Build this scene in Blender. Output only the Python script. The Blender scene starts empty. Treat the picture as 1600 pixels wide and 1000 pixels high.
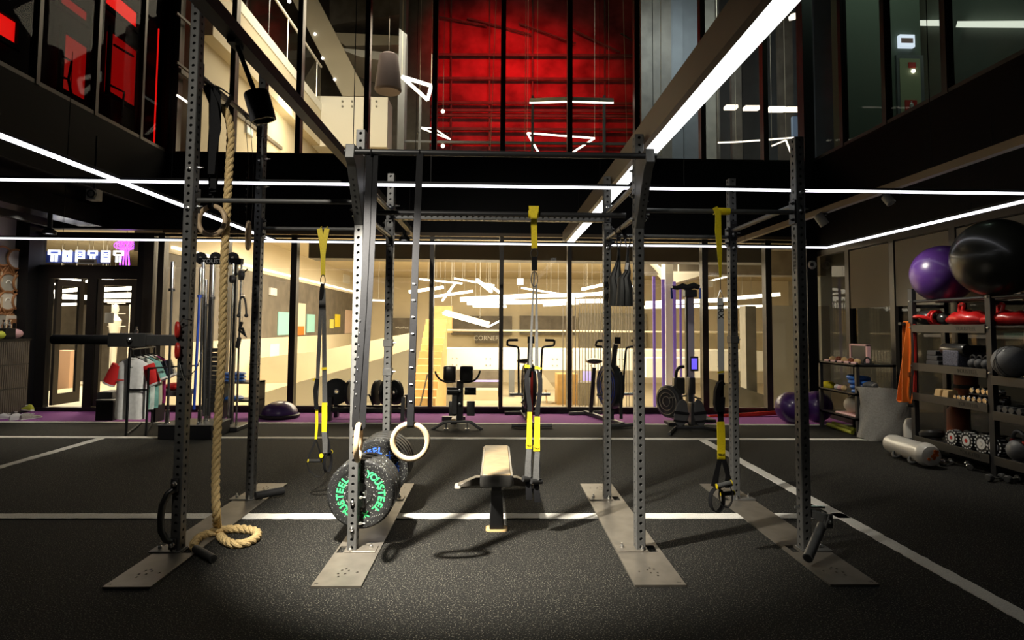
import bpy, bmesh, math, random
from mathutils import Vector, Matrix
random.seed(7)
S = bpy.context.scene
COL = S.collection
PI = math.pi
# ---------------------------------------------------------------- camera
FOC, EYE = 960.0, 1.45                      # focal length in pixels of a 1600 px frame, eye height
CX, CY = 800.0, 454.0
def _axes(p, y, r):
    f = Vector((math.sin(y)*math.cos(p), math.cos(y)*math.cos(p), math.sin(p)))
    r0 = Vector((math.cos(y), -math.sin(y), 0)); u0 = r0.cross(f)
    return r0*math.cos(r) + u0*math.sin(r), u0*math.cos(r) - r0*math.sin(r), f
RI, UP, FW = _axes(.0578, .0264, .0077)
cam_d = bpy.data.cameras.new('camera')
cam = bpy.data.objects.new('camera', cam_d); COL.objects.link(cam)
cam_d.sensor_width = 36; cam_d.lens = FOC/1600*36
cam_d.shift_y = -(500-CY)/1600
cam_d.clip_start = .05; cam_d.clip_end = 200
cam.matrix_world = Matrix(((RI.x, UP.x, -FW.x, 0), (RI.y, UP.y, -FW.y, 0), (RI.z, UP.z, -FW.z, EYE), (0, 0, 0, 1)))
S.camera = cam
S.view_settings.view_transform = 'Standard'; S.view_settings.look = 'None'
S.view_settings.gamma = 1; S.view_settings.exposure = 0.0; S.view_settings.use_curve_mapping = False
# ---------------------------------------------------------------- night outside
W = bpy.data.worlds.new('night'); S.world = W; W.use_nodes = True
W.node_tree.nodes['Background'].inputs[0].default_value = (.5, .55, .7, 1)
W.node_tree.nodes['Background'].inputs[1].default_value = .004
def ray(px, py):
    return FW + RI*((px-CX)/FOC) - UP*((py-CY)/FOC)
def at(px, py, Y):                           # the point of the depth plane Y seen at a pixel of the photo
    d = ray(px, py); k = Y/d.y
    return Vector((d.x*k, Y, EYE+d.z*k))
def gz(px, py, z=0.0):                       # the point of the level plane z
    d = ray(px, py); k = (z-EYE)/d.z
    return Vector((d.x*k, d.y*k, z))
def ax(px, py, X):                           # the point of the side plane X
    d = ray(px, py); k = X/d.x
    return Vector((X, d.y*k, EYE+d.z*k))
def ppm(Y): return FOC/Y                     # pixels per metre at depth Y
# ---------------------------------------------------------------- lamps of the room (only the track spots and downlight get fixtures further down)
def spot(name, loc, to, power, size, blend=.6, col=(1, .93, .8), rad=.05):
    l = bpy.data.lights.new(name, 'SPOT'); l.energy = power; l.spot_size = size; l.spot_blend = blend
    l.color = col; l.shadow_soft_size = rad
    o = bpy.data.objects.new(name, l); COL.objects.link(o); o.location = loc
    o.rotation_euler = (Vector(to)-Vector(loc)).to_track_quat('-Z', 'Y').to_euler()
    return o
def area(name, loc, to, power, sx, sy, col):
    l = bpy.data.lights.new(name, 'AREA'); l.energy = power; l.shape = 'RECTANGLE'; l.size = sx; l.size_y = sy; l.color = col
    o = bpy.data.objects.new(name, l); COL.objects.link(o); o.location = loc
    o.rotation_euler = (Vector(to)-Vector(loc)).to_track_quat('-Z', 'Y').to_euler()
    return o
spot('track_spot_light', tuple(at(406, 166, 3.0)+Vector((.25, .12, -.95)).normalized()*.10), (-.10, 4.65, 0), 1600, math.radians(76), .9)
spot('added_front_fill_light', (-1.9, .6, 4.3), (-.5, 5.0, 1.8), 560, math.radians(60), 1.0)  # added fill for the rig fronts, no fixture
spot('added_shirt_spot_light', (-1.22, 5.55, 2.68), (-4.9, 8.3, .9), 750, math.radians(46), .8)  # added to light the hanging shirts
spot('right_track_spot_light', (3.95, 6.9, 2.66), (5.0, 7.0, .7), 95, math.radians(110), .8)
spot('downlight_light', (-7.0, 9.3, 3.1), (-7.0, 9.3, 0), 60, math.radians(120), .8)
area('mall_ceiling_light', (0, 17.5, 3.35), (0, 17.5, 0), 1300, 9, 9, (1, .89, .70))
area('added_left_hall_fill', (-9.0, 14.0, 3.35), (-9.0, 14.0, 0), 420, 3, 4, (1, .89, .69))  # added fill for the hall behind the doors, no fixture
area('mall_near_light', (-1, 13.6, 3.3), (-1, 13.8, 0), 560, 8, 1.6, (1, .89, .69))
area('gallery_light', (-3.2, 13.5, 8.9), (-5.5, 14.5, 6), 290, 3, 5, (1, .89, .70))
area('gallery_low_light', (-4.4, 14.5, 6.2), (-5.6, 14.5, 5), 130, .8, 6, (1, .86, .6))
spot('red_light', (-.4, 18.0, 13.0), (-.2, 24, 10.6), 1300, math.radians(78), .9, (1, .012, .02), .3)
spot('red_light', (2.6, 18.0, 13.0), (2.2, 24, 10.4), 850, math.radians(70), 1, (1, .012, .02), .3)
area('grey_gallery_light', (4.6, 14.5, 9.5), (5.0, 18.5, 6), 90, 2, 2, (.75, .9, 1))
area('corridor_light', (6.7, 9.0, 8.8), (6.7, 10.6, 6.5), 26, 1.5, .6, (.75, 1, .8))

# ---------------------------------------------------------------- materials
def mat(name, col, rough=.5, metal=0.0, spec=.5, emit=None, es=0.0, noise=0.0, nscale=40, bump=0.0, bscale=60, coat=0.0, col2=None):
    m = bpy.data.materials.new(name); m.use_nodes = True
    nt = m.node_tree; b = nt.nodes['Principled BSDF']
    b.inputs['Base Color'].default_value = (*col, 1); b.inputs['Roughness'].default_value = rough
    b.inputs['Metallic'].default_value = metal; b.inputs['Specular IOR Level'].default_value = spec
    b.inputs['Coat Weight'].default_value = coat
    if emit: b.inputs['Emission Color'].default_value = (*emit, 1); b.inputs['Emission Strength'].default_value = es
    if noise or bump:
        tc = nt.nodes.new('ShaderNodeTexCoord')
        n = nt.nodes.new('ShaderNodeTexNoise'); n.inputs['Scale'].default_value = nscale; n.inputs['Detail'].default_value = 4
        nt.links.new(tc.outputs['Object'], n.inputs['Vector'])
        if noise:
            c2 = col2 or tuple(min(1, c*(1+noise)) for c in col); c1 = col if col2 else tuple(c*(1-noise) for c in col)
            r = nt.nodes.new('ShaderNodeValToRGB'); r.color_ramp.elements[0].position = .35; r.color_ramp.elements[1].position = .65
            r.color_ramp.elements[0].color = (*c1, 1); r.color_ramp.elements[1].color = (*c2, 1)
            nt.links.new(n.outputs['Fac'], r.inputs['Fac']); nt.links.new(r.outputs['Color'], b.inputs['Base Color'])
        if bump:
            n2 = nt.nodes.new('ShaderNodeTexNoise'); n2.inputs['Scale'].default_value = bscale; n2.inputs['Detail'].default_value = 3
            nt.links.new(tc.outputs['Object'], n2.inputs['Vector'])
            bp = nt.nodes.new('ShaderNodeBump'); bp.inputs['Strength'].default_value = bump; bp.inputs['Distance'].default_value = .01
            nt.links.new(n2.outputs['Fac'], bp.inputs['Height']); nt.links.new(bp.outputs['Normal'], b.inputs['Normal'])
    return m
def glow(name, col, s): return mat(name, (.6, .6, .6), .5, emit=col, es=s)
def glassm(name, tint=(.9, .9, .88), refl=1.0):
    m = bpy.data.materials.new(name); m.use_nodes = True; nt = m.node_tree
    nt.nodes.remove(nt.nodes['Principled BSDF'])
    t = nt.nodes.new('ShaderNodeBsdfTransparent'); t.inputs[0].default_value = (*tint, 1)
    g = nt.nodes.new('ShaderNodeBsdfGlossy'); g.inputs['Roughness'].default_value = .02
    lw = nt.nodes.new('ShaderNodeFresnel'); lw.inputs['IOR'].default_value = 1.45
    mx = nt.nodes.new('ShaderNodeMixShader')
    sc = nt.nodes.new('ShaderNodeMath'); sc.operation = 'MULTIPLY'; sc.inputs[1].default_value = refl; nt.links.new(lw.outputs[0], sc.inputs[0]); gm = nt.nodes.new('ShaderNodeNewGeometry'); fr_ = nt.nodes.new('ShaderNodeMath'); fr_.operation = 'SUBTRACT'; fr_.inputs[0].default_value = 1; nt.links.new(gm.outputs['Backfacing'], fr_.inputs[1]); s2 = nt.nodes.new('ShaderNodeMath'); s2.operation = 'MULTIPLY'; nt.links.new(sc.outputs[0], s2.inputs[0]); nt.links.new(fr_.outputs[0], s2.inputs[1]); nt.links.new(s2.outputs[0], mx.inputs[0]); nt.links.new(t.outputs[0], mx.inputs[1]); nt.links.new(g.outputs[0], mx.inputs[2])
    nt.links.new(mx.outputs[0], nt.nodes['Material Output'].inputs[0])
    return m
def speckle(name, base, fleck, scale, thr, rough=.8, bump=.0, base2=None):
    m = mat(name, base, rough); nt = m.node_tree; b = nt.nodes['Principled BSDF']
    tc = nt.nodes.new('ShaderNodeTexCoord'); v = nt.nodes.new('ShaderNodeTexNoise'); v.inputs['Scale'].default_value = scale
    v.inputs['Detail'].default_value = 2
    nt.links.new(tc.outputs['Object'], v.inputs['Vector'])
    b.inputs['Specular IOR Level'].default_value = .25
    r = nt.nodes.new('ShaderNodeValToRGB'); e = r.color_ramp.elements
    e[0].position = thr; e[0].color = (*base, 1); e[1].position = thr+.06; e[1].color = (*fleck, 1)
    if base2:
        e2 = r.color_ramp.elements.new(.3); e2.color = (*base2, 1)
    nt.links.new(v.outputs['Fac'], r.inputs['Fac']); nt.links.new(r.outputs['Color'], b.inputs['Base Color'])
    if bump:
        bp = nt.nodes.new('ShaderNodeBump'); bp.inputs['Strength'].default_value = bump; bp.inputs['Distance'].default_value = .006
        nt.links.new(v.outputs['Fac'], bp.inputs['Height']); nt.links.new(bp.outputs['Normal'], b.inputs['Normal'])
    return m
M = {}
M['rubber_floor'] = speckle('rubber_floor', (.012, .0115, .010), (.19, .18, .145), 130, .60, .85, .8, (.004, .004, .0036))
M['carpet'] = mat('purple_carpet', (.30, .085, .34), .95, noise=.35, nscale=300, bump=.4, bscale=400)
M['line'] = mat('white_turf_line', (.80, .78, .72), .9, noise=.12, nscale=120, bump=.5, bscale=300)
M['black'] = mat('black_paint', (.008, .008, .009), .5, spec=.2)
M['blackwall'] = mat('black_wall', (.004, .004, .0045), .7, spec=.08)
M['steel'] = mat('powder_coated_steel', (.090, .090, .087), .42, .15, noise=.1, nscale=25)
M['steel_dark'] = mat('dark_coated_steel', (.028, .028, .029), .38, .2)
M['plate_steel'] = mat('brown_grey_plate_steel', (.20, .18, .15), .42, .55, noise=.12, nscale=9)
M['chrome'] = mat('chrome', (.72, .72, .72), .16, 1)
M['zinc'] = mat('zinc_bolt', (.75, .75, .74), .28, 1)
M['rubber'] = mat('black_rubber', (.014, .014, .014), .55)
M['vinyl'] = mat('black_vinyl', (.024, .023, .021), .28, coat=.3)
M['plastic'] = mat('black_plastic', (.024, .024, .025), .4)
M['web'] = mat('black_webbing', (.010, .010, .011), .75, spec=.12, noise=.2, nscale=200)
M['web_grey'] = mat('grey_webbing', (.085, .085, .083), .6, noise=.2, nscale=150)
M['web_pale'] = mat('pale_grey_webbing', (.74, .74, .72), .6)
M['yellow'] = mat('yellow_webbing', (.80, .62, .008), .55, noise=.08, nscale=120)
M['wood'] = mat('birch_wood', (.52, .38, .23), .5, noise=.1, nscale=18)
M['rope'] = mat('manila_rope', (.66, .48, .22), .85, noise=.18, nscale=90, bump=.5, bscale=220)
M['bumper'] = speckle('flecked_bumper_rubber', (.016, .016, .016), (.5, .52, .47), 105, .635, .55)
M['bumper_plain'] = mat('bumper_rubber', (.020, .020, .019), .5, noise=.2, nscale=60)
M['green_ink'] = mat('green_lettering', (.05, .60, .18), .5)
M['blue_ink'] = mat('blue_lettering', (.03, .12, .62), .5)
M['pale_ink'] = mat('pale_lettering', (.65, .65, .63), .5)
M['dark_ink'] = mat('dark_lettering', (.006, .006, .006), .5)
M['vinyl_glare'] = mat('vinyl_glare', (.33, .235, .12), .38, noise=.12, nscale=14, bump=.15, bscale=30)  # the mall's warm reflection on black vinyl, painted as base colour
M['mullion'] = mat('bronze_mullion', (.055, .048, .04), .35, .5)
M['mullion_dark'] = mat('black_mullion', (.012, .011, .011), .4, .3)
M['glass'] = glassm('clear_glass', (.93, .92, .88), .8)
M['glass_smoke'] = glassm('smoked_glass', (.42, .42, .43), .5)
M['glass_dark'] = glassm('tinted_glass', (.72, .73, .72), .15)
M['led'] = glow('white_led', (.93, .93, 1.0), 2.7)
M['led_beam'] = glow('white_led_beam', (.97, 1.0, .98), 2.4)
M['lamp_house'] = mat('bronze_lamp_housing', (.16, .12, .075), .45, .3)
M['purple_ball'] = mat('purple_vinyl', (.058, .020, .135), .3, coat=.3)
M['black_ball'] = mat('black_ball_vinyl', (.022, .022, .016), .32, coat=.25)
M['grey_ball'] = mat('grey_rubber', (.16, .16, .16), .5, noise=.1, nscale=80)
M['red'] = mat('red_leather', (.55, .012, .012), .32, coat=.2, noise=.15, nscale=14, bump=.35, bscale=14)
M['red_plain'] = mat('red_plastic', (.62, .03, .02), .4)
M['orange'] = mat('orange_rubber', (.78, .17, .015), .55)
M['blue'] = mat('blue_rubber', (.02, .13, .50), .45)
M['blue_bar'] = mat('blue_anodised', (.02, .07, .45), .35, .3)
M['pink'] = mat('pink_plastic', (.70, .42, .44), .5)
M['white'] = mat('white_plastic', (.74, .74, .72), .4)
M['cream'] = mat('cream_plastic', (.62, .56, .46), .5)
M['lime'] = mat('lime_foam', (.55, .60, .06), .6)
M['yellow_plain'] = mat('yellow_plastic', (.75, .62, .01), .5)
M['grey_fabric'] = mat('grey_canvas', (.36, .345, .31), .9, noise=.12, nscale=60, bump=.4, bscale=180)
M['skin_tan'] = mat('tan_foam', (.62, .42, .19), .7)
M['dark_grey'] = mat('dark_grey_foam', (.06, .06, .062), .6)
M['clear'] = mat('cloudy_clear_vinyl', (.62, .60, .55), .25, coat=.3)
M['orange_dark'] = mat('rust_orange_vinyl', (.20, .045, .012), .6)
M['wall_white'] = mat('off_white_wall', (.62, .61, .62), .8)
M['cabinet'] = mat('ribbed_dark_cabinet', (.085, .072, .06), .6, noise=.08, nscale=30)
M['blind'] = mat('grey_brown_blind', (.20, .175, .13), .85, noise=.05, nscale=200)
# mall surfaces
M['m_cream'] = mat('mall_cream_plaster', (.70, .62, .46), .8, noise=.03, nscale=2)
M['m_white'] = mat('mall_white_panel', (.86, .84, .76), .6)
M['m_floor'] = mat('mall_pale_floor', (.66, .57, .40), .5, noise=.05, nscale=3)
M['m_ceil'] = mat('mall_ceiling', (.50, .42, .28), .8, noise=.05, nscale=2)
M['m_dark'] = mat('mall_dark_shopfront', (.15, .13, .105), .6, noise=.2, nscale=3)
M['m_grey'] = mat('mall_grey_duct', (.24, .23, .20), .6)
M['m_wood'] = mat('mall_oak', (.62, .40, .16), .6, noise=.08, nscale=6)
M['m_concrete'] = mat('mall_concrete', (.33, .31, .26), .8, noise=.1, nscale=4)
M['duct_dark'] = mat('mall_dark_duct', (.07, .066, .058), .5)
M['m_purple'] = mat('purple_film', (.26, .18, .62), .4, emit=(.25, .1, 1), es=.12)
M['stick'] = glow('stick_lamp', (1, .95, .82), 5)
M['stick_soft'] = glow('stick_lamp_soft', (1, .92, .78), 2.2)
M['m_redwall'] = mat('red_lit_wall', (.42, .07, .08), .8, noise=.45, nscale=1.2)
M['m_greyblue'] = mat('grey_blue_panel', (.17, .18, .19), .6, noise=.1, nscale=2)
M['red_glow'] = mat('red_backlit_window', (.3, .01, .01), .6, emit=(1, .008, .006), es=1.3)
M['red_dim'] = mat('red_dim_window', (.2, .01, .01), .6, emit=(1, .006, .006), es=.30)
M['purple_neon'] = glow('purple_neon', (.42, .02, 1), 4.0)
M['white_neon'] = glow('white_neon', (.80, .84, 1), 2.4)
M['sign_blue'] = mat('blue_sign_panel', (.03, .06, .30), .4)
M['exit_white'] = glow('exit_sign_face', (.75, .85, 1), 1.6)
M['exit_green'] = glow('exit_sign_green', (.2, .8, .55), .8)
M['screen'] = glow('violet_screen', (.10, .05, 1), 1.1)
M['copper'] = mat('copper_glow', (.30, .14, .06), .5, .2, emit=(1, .45, .15), es=.015)

# ---------------------------------------------------------------- mesh builder
WM = {}                                       # world offset of every parent
class MB:
    def __init__(s): s.bm = bmesh.new()
    def _v(s, L): return [s.bm.verts.new(Vector(p)) for p in L]
    def face(s, vs):
        try: return s.bm.faces.new(vs)
        except ValueError: return None
    def bx(s, x0, x1, y0, y1, z0, z1):
        v = s._v([(x, y, z) for z in (z0, z1) for y in (y0, y1) for x in (x0, x1)])
        for q in ((0, 2, 3, 1), (4, 5, 7, 6), (0, 1, 5, 4), (2, 6, 7, 3), (0, 4, 6, 2), (1, 3, 7, 5)): s.face([v[i] for i in q])
        return s
    def obox(s, c, sx, sy, sz, m=None):
        m = m or Matrix(); c = Vector(c)
        v = s._v([c + (m @ Vector((x*sx/2, y*sy/2, z*sz/2))) for z in (-1, 1) for y in (-1, 1) for x in (-1, 1)])
        for q in ((0, 2, 3, 1), (4, 5, 7, 6), (0, 1, 5, 4), (2, 6, 7, 3), (0, 4, 6, 2), (1, 3, 7, 5)): s.face([v[i] for i in q])
        return s
    def beam(s, a, b, w, h, up=(0, 0, 1)):   # box from a to b; w across, h along up
        a, b = Vector(a), Vector(b); d = (b-a).normalized(); u = Vector(up)
        x = d.cross(u)
        if x.length < 1e-4: x = d.cross(Vector((0, 1, 0)))
        x.normalize(); z = x.cross(d)
        v = s._v([p + x*i*w/2 + z*j*h/2 for p in (a, b) for j in (-1, 1) for i in (-1, 1)])
        for q in ((0, 1, 3, 2), (4, 6, 7, 5), (0, 4, 5, 1), (2, 3, 7, 6), (0, 2, 6, 4), (1, 5, 7, 3)): s.face([v[i] for i in q])
        return s
    def path(s, pts, r, n=8, closed=False, flat=1.0):
        pts = [Vector(p) for p in pts]; N = len(pts); rings = []
        ref = None
        for i, p in enumerate(pts):
            if closed: d = pts[(i+1) % N]-pts[i-1]
            else: d = pts[min(i+1, N-1)]-pts[max(i-1, 0)]
            d.normalize()
            if ref is None:
                ref = d.cross(Vector((0, 0, 1)) if abs(d.z) < .9 else Vector((1, 0, 0)))
            ref = (ref - d*ref.dot(d)).normalized(); o = d.cross(ref)
            rr = r[i] if isinstance(r, (list, tuple)) else r
            rings.append(s._v([p + ref*math.cos(2*PI*k/n)*rr + o*math.sin(2*PI*k/n)*rr*flat for k in range(n)]))
        for i in range(N if closed else N-1):
            A, B = rings[i], rings[(i+1) % N]
            for k in range(n): s.face([A[k], A[(k+1) % n], B[(k+1) % n], B[k]])
        if not closed: s.face(rings[0][::-1]); s.face(rings[-1])
        return s
    def tube(s, a, b, r, n=12, r2=None): return s.path([a, b], [r, r if r2 is None else r2], n)
    def ribbon(s, pts, w, t, side=(1, 0, 0)):
        pts = [Vector(p) for p in pts]; N = len(pts); rings = []
        for i, p in enumerate(pts):
            d = (pts[min(i+1, N-1)]-pts[max(i-1, 0)]).normalized()
            x = Vector(side[i] if isinstance(side, list) else side); x = (x-d*x.dot(d)).normalized(); o = d.cross(x)
            ww = w[i] if isinstance(w, (list, tuple)) else w
            rings.append(s._v([p+x*ww/2+o*t/2, p-x*ww/2+o*t/2, p-x*ww/2-o*t/2, p+x*ww/2-o*t/2]))
        for i in range(N-1):
            A, B = rings[i], rings[i+1]
            for k in range(4): s.face([A[k], A[(k+1) % 4], B[(k+1) % 4], B[k]])
        s.face(rings[0][::-1]); s.face(rings[-1])
        return s
    def lathe(s, prof, o=(0, 0, 0), axis=(0, 0, 1), n=32, close=False):
        o = Vector(o); a = Vector(axis).normalized()
        x = a.cross(Vector((0, 0, 1)) if abs(a.z) < .9 else Vector((1, 0, 0))).normalized(); y = a.cross(x)
        rings = []
        for r, h in prof:
            if r < 1e-6: rings.append(s._v([o+a*h]))
            else: rings.append(s._v([o+a*h+(x*math.cos(2*PI*k/n)+y*math.sin(2*PI*k/n))*r for k in range(n)]))
        R = list(zip(rings, rings[1:])) + ([(rings[-1], rings[0])] if close else [])
        for A, B in R:
            for k in range(n):
                k2 = (k+1) % n
                if len(A) == 1 and len(B) == 1: continue
                if len(A) == 1: s.face([A[0], B[k2], B[k]])
                elif len(B) == 1: s.face([A[k], A[k2], B[0]])
                else: s.face([A[k], A[k2], B[k2], B[k]])
        return s
    def ball(s, c, rx, ry=None, rz=None, u=24, v=14, m=None):
        ry = ry or rx; rz = rz or rx; c = Vector(c); m = m or Matrix.Identity(3); rings = []
        for j in range(v+1):
            t = PI*j/v
            if j in (0, v): rings.append(s._v([c+m @ Vector((0, 0, rz*math.cos(t)))]))
            else: rings.append(s._v([c+m @ Vector((rx*math.sin(t)*math.cos(2*PI*k/u), ry*math.sin(t)*math.sin(2*PI*k/u), rz*math.cos(t))) for k in range(u)]))
        for A, B in zip(rings, rings[1:]):
            for k in range(u):
                k2 = (k+1) % u
                if len(A) == 1: s.face([A[0], B[k], B[k2]])
                elif len(B) == 1: s.face([A[k], B[0], A[k2]])
                else: s.face([A[k], B[k], B[k2], A[k2]])
        return s
    def torus(s, c, R, r, axis=(0, 1, 0), n=40, k=10, a0=0, a1=2*PI, sx=1, sz=1):
        c = Vector(c); a = Vector(axis).normalized()
        x = a.cross(Vector((0, 0, 1)) if abs(a.z) < .9 else Vector((1, 0, 0))).normalized(); y = x.cross(a)
        full = abs(a1-a0-2*PI) < 1e-6
        pts = [c+x*math.cos(a0+(a1-a0)*i/(n if full else n-1))*R*sx+y*math.sin(a0+(a1-a0)*i/(n if full else n-1))*R*sz for i in range(n)]
        return s.path(pts, r, k, closed=full)
    def prism(s, pts, vec):
        vec = Vector(vec); A = s._v(pts); B = s._v([Vector(p)+vec for p in pts])
        s.face(A[::-1]); s.face(B)
        for i in range(len(A)): j = (i+1) % len(A); s.face([A[i], A[j], B[j], B[i]])
        return s
    def loft(s, rings, cap=True):
        R = [s._v(r) for r in rings]; n = len(R[0])
        for A, B in zip(R, R[1:]):
            for k in range(n): s.face([A[k], A[(k+1) % n], B[(k+1) % n], B[k]])
        if cap: s.face(R[0][::-1]); s.face(R[-1])
        return s
    def add(s, me, mtx):
        vs = s._v([mtx @ v.co for v in me.vertices])
        for p in me.polygons: s.face([vs[i] for i in p.vertices])
        return s
    def build(s, name, m, parent=None, bevel=0.0, smooth=True, seg=2):
        bmesh.ops.remove_doubles(s.bm, verts=s.bm.verts, dist=1e-5)
        bmesh.ops.recalc_face_normals(s.bm, faces=s.bm.faces)
        off = WM.get(parent.name, Vector()) if parent else Vector()
        if off.length: bmesh.ops.translate(s.bm, verts=s.bm.verts, vec=-off)
        me = bpy.data.meshes.new(name); s.bm.to_mesh(me); s.bm.free()
        me.materials.append(M[m] if isinstance(m, str) else m)
        if smooth:
            me.shade_smooth(); me.set_sharp_from_angle(angle=math.radians(38))
        o = bpy.data.objects.new(name, me); COL.objects.link(o)
        if parent: o.parent = parent; WM[o.name] = off.copy()
        else: WM[o.name] = Vector()
        if bevel:
            b = o.modifiers.new('bevel', 'BEVEL'); b.width = bevel; b.segments = seg; b.limit_method = 'ANGLE'; b.angle_limit = math.radians(40)
        return o
def tag(o, label, cat, group=None):
    o['label'] = label; o['category'] = cat
    if group: o['group'] = group
    return o
def thing(name, loc, label, cat, group=None):
    o = bpy.data.objects.new(name, None); COL.objects.link(o); o.location = loc; o.empty_display_size = .1
    WM[o.name] = Vector(loc)
    return tag(o, label, cat, group)
def struct(name, mb, m, parent=None, **k):
    o = mb.build(name, m, parent, **k)
    if parent is None: o['kind'] = 'structure'
    return o
def kids(o): return [c for c in bpy.data.objects if c.parent == o]
def copy_tree(o, parent=None, ch=None):
    if ch is None:
        ch = {}
        for c in bpy.data.objects:
            if c.parent: ch.setdefault(c.parent.name, []).append(c)
    c = o.copy(); COL.objects.link(c); c.parent = parent
    for k in ch.get(o.name, []): copy_tree(k, c, ch)
    return c
def dup(o, loc, label=None, rz=None):
    c = copy_tree(o); c.location = loc; WM[c.name] = Vector(loc)
    if label: c['label'] = label
    if rz is not None: c.rotation_euler = (0, 0, rz)
    return c
def text_me(body, size, ext=.001, off=.0):
    cu = bpy.data.curves.new('lettering', 'FONT'); cu.body = body; cu.size = size; cu.extrude = ext; cu.align_x = 'CENTER'; cu.align_y = 'CENTER'
    cu.resolution_u = 3; cu.offset = off
    ob = bpy.data.objects.new('lettering', cu); COL.objects.link(ob)
    dg = bpy.context.evaluated_depsgraph_get(); me = bpy.data.meshes.new_from_object(ob.evaluated_get(dg))
    bpy.data.objects.remove(ob); return me
def frame_m(o, x, y):                          # matrix taking text x,y onto world axes x,y at o
    x = Vector(x).normalized(); y = Vector(y).normalized(); z = x.cross(y)
    return Matrix(((x.x, y.x, z.x, o[0]), (x.y, y.y, z.y, o[1]), (x.z, y.z, z.z, o[2]), (0, 0, 0, 1)))
def lettering(body, size, o, x, y, m, parent, name='lettering', ext=.001):
    return MB().add(text_me(body, size, ext), frame_m(o, x, y)).build(name, m, parent, smooth=False)
def arc(c, R, a0, a1, n, plane='xz'):
    out = []
    for i in range(n):
        a = a0+(a1-a0)*i/(n-1); u, v = math.cos(a)*R, math.sin(a)*R
        out.append(Vector(c)+(Vector((u, 0, v)) if plane == 'xz' else Vector((u, v, 0)) if plane == 'xy' else Vector((0, u, v))))
    return out
def rbox(mb, x0, x1, y0, y1, z0, z1, r, n=4):  # box with rounded vertical edges, softened top and bottom
    def ring(z, ins):
        L = []
        for (cx, cy, a) in ((x1-r, y1-r, 0), (x0+r, y1-r, PI/2), (x0+r, y0+r, PI), (x1-r, y0+r, 1.5*PI)):
            for i in range(n+1):
                t = a+PI/2*i/n; L.append((cx+(r-ins)*math.cos(t), cy+(r-ins)*math.sin(t), z))
        return L
    e = r*.5
    return mb.loft([ring(z0, e), ring(z0+e*.3, e*.3), ring(z0+e, 0), ring(z1-e, 0), ring(z1-e*.3, e*.3), ring(z1, e)])
# ================================================================ the room
GY, XL, XR, ZU, ZG, XW, TOP = 10.34, -5.52, 5.42, 4.30, 2.93, -7.75, 9.4
struct('floor', MB().bx(XW-.2, XR+.3, -3.2, GY+.08, -.12, 0), 'rubber_floor')
struct('floor_carpet', MB().bx(XW, XR, 9.27, GY-.06, 0, .008), 'carpet')
n_tr = 0
def line(x0, x1, y0, y1):
    global n_tr; n_tr += 1
    mb = MB(); rnd = random.Random(n_tr)
    # ragged long edges like paint on granulate
    L = max(x1-x0, y1-y0); n = int(L/.05); hz = x1-x0 > y1-y0; lo = []; hi = []
    for i in range(n+1):
        t = i/n; j = rnd.uniform(-.006, .006); k = rnd.uniform(-.006, .006)
        if hz: lo.append((x0+(x1-x0)*t, y0+j, .001)); hi.append((x0+(x1-x0)*t, y1+k, .001))
        else: lo.append((x0+j, y0+(y1-y0)*t, .001)); hi.append((x1+k, y0+(y1-y0)*t, .001))
    a, b = mb._v(lo), mb._v(hi); c = mb._v([Vector(p)+Vector((0, 0, .006)) for p in lo]); d = mb._v([Vector(p)+Vector((0, 0, .006)) for p in hi])
    for i in range(n):
        mb.face([c[i], c[i+1], d[i+1], d[i]]); mb.face([a[i], a[i+1], c[i+1], c[i]]); mb.face([b[i], b[i+1], d[i+1], d[i]])
    struct('floor_line_%d' % n_tr, mb, 'line')
line(XW, XR, 9.17, 9.26)
line(XW, 4.85, 7.965, 8.075)
line(XW, 2.73, 4.715, 4.835)
line(-4.99, -4.89, 2.0, 7.96)
line(2.63, 2.735, 1.5, 7.96)
struct('wall_left', MB().bx(XW-.15, XW, -3, GY+.1, 0, 3.6), 'wall_white')
struct('wall_back', MB().bx(XW-.2, XR+.3, -3.3, -3.1, 0, TOP), 'blackwall')
struct('wall_right', MB().bx(XR, XR+.25, -3.1, 4.9, 0, TOP), 'blackwall')
struct('ceiling_left', MB().bx(XW-.1, XL-.06, -3.1, GY+.1, 3.5, 4.12), 'blackwall')
struct('ceiling', MB().bx(XW-.2, XR+.3, -3.3, GY+.1, TOP, TOP+.1), 'blackwall')
struct('trim_1', MB().bx(XW-.1, XR, GY-.05, GY+.13, ZG+.08, ZU), 'black')            # rear fascia
struct('trim_2', MB().bx(XL-.06, XL, -3.1, GY-.05, 3.3, ZU), 'blackwall')                # left fascia
struct('trim_3', MB().bx(XR, XR+.12, 4.9, GY+.1, 2.75, ZU), 'blackwall')                 # right fascia
struct('trim_4', MB().bx(XL, XR, GY-.10, GY-.051, ZG+.02, ZG+.075), 'lamp_house')    # transom rail
struct('trim_5', MB().bx(XW, XR, GY-.06, GY+.06, 0, .07), 'mullion_dark')            # sill
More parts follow.
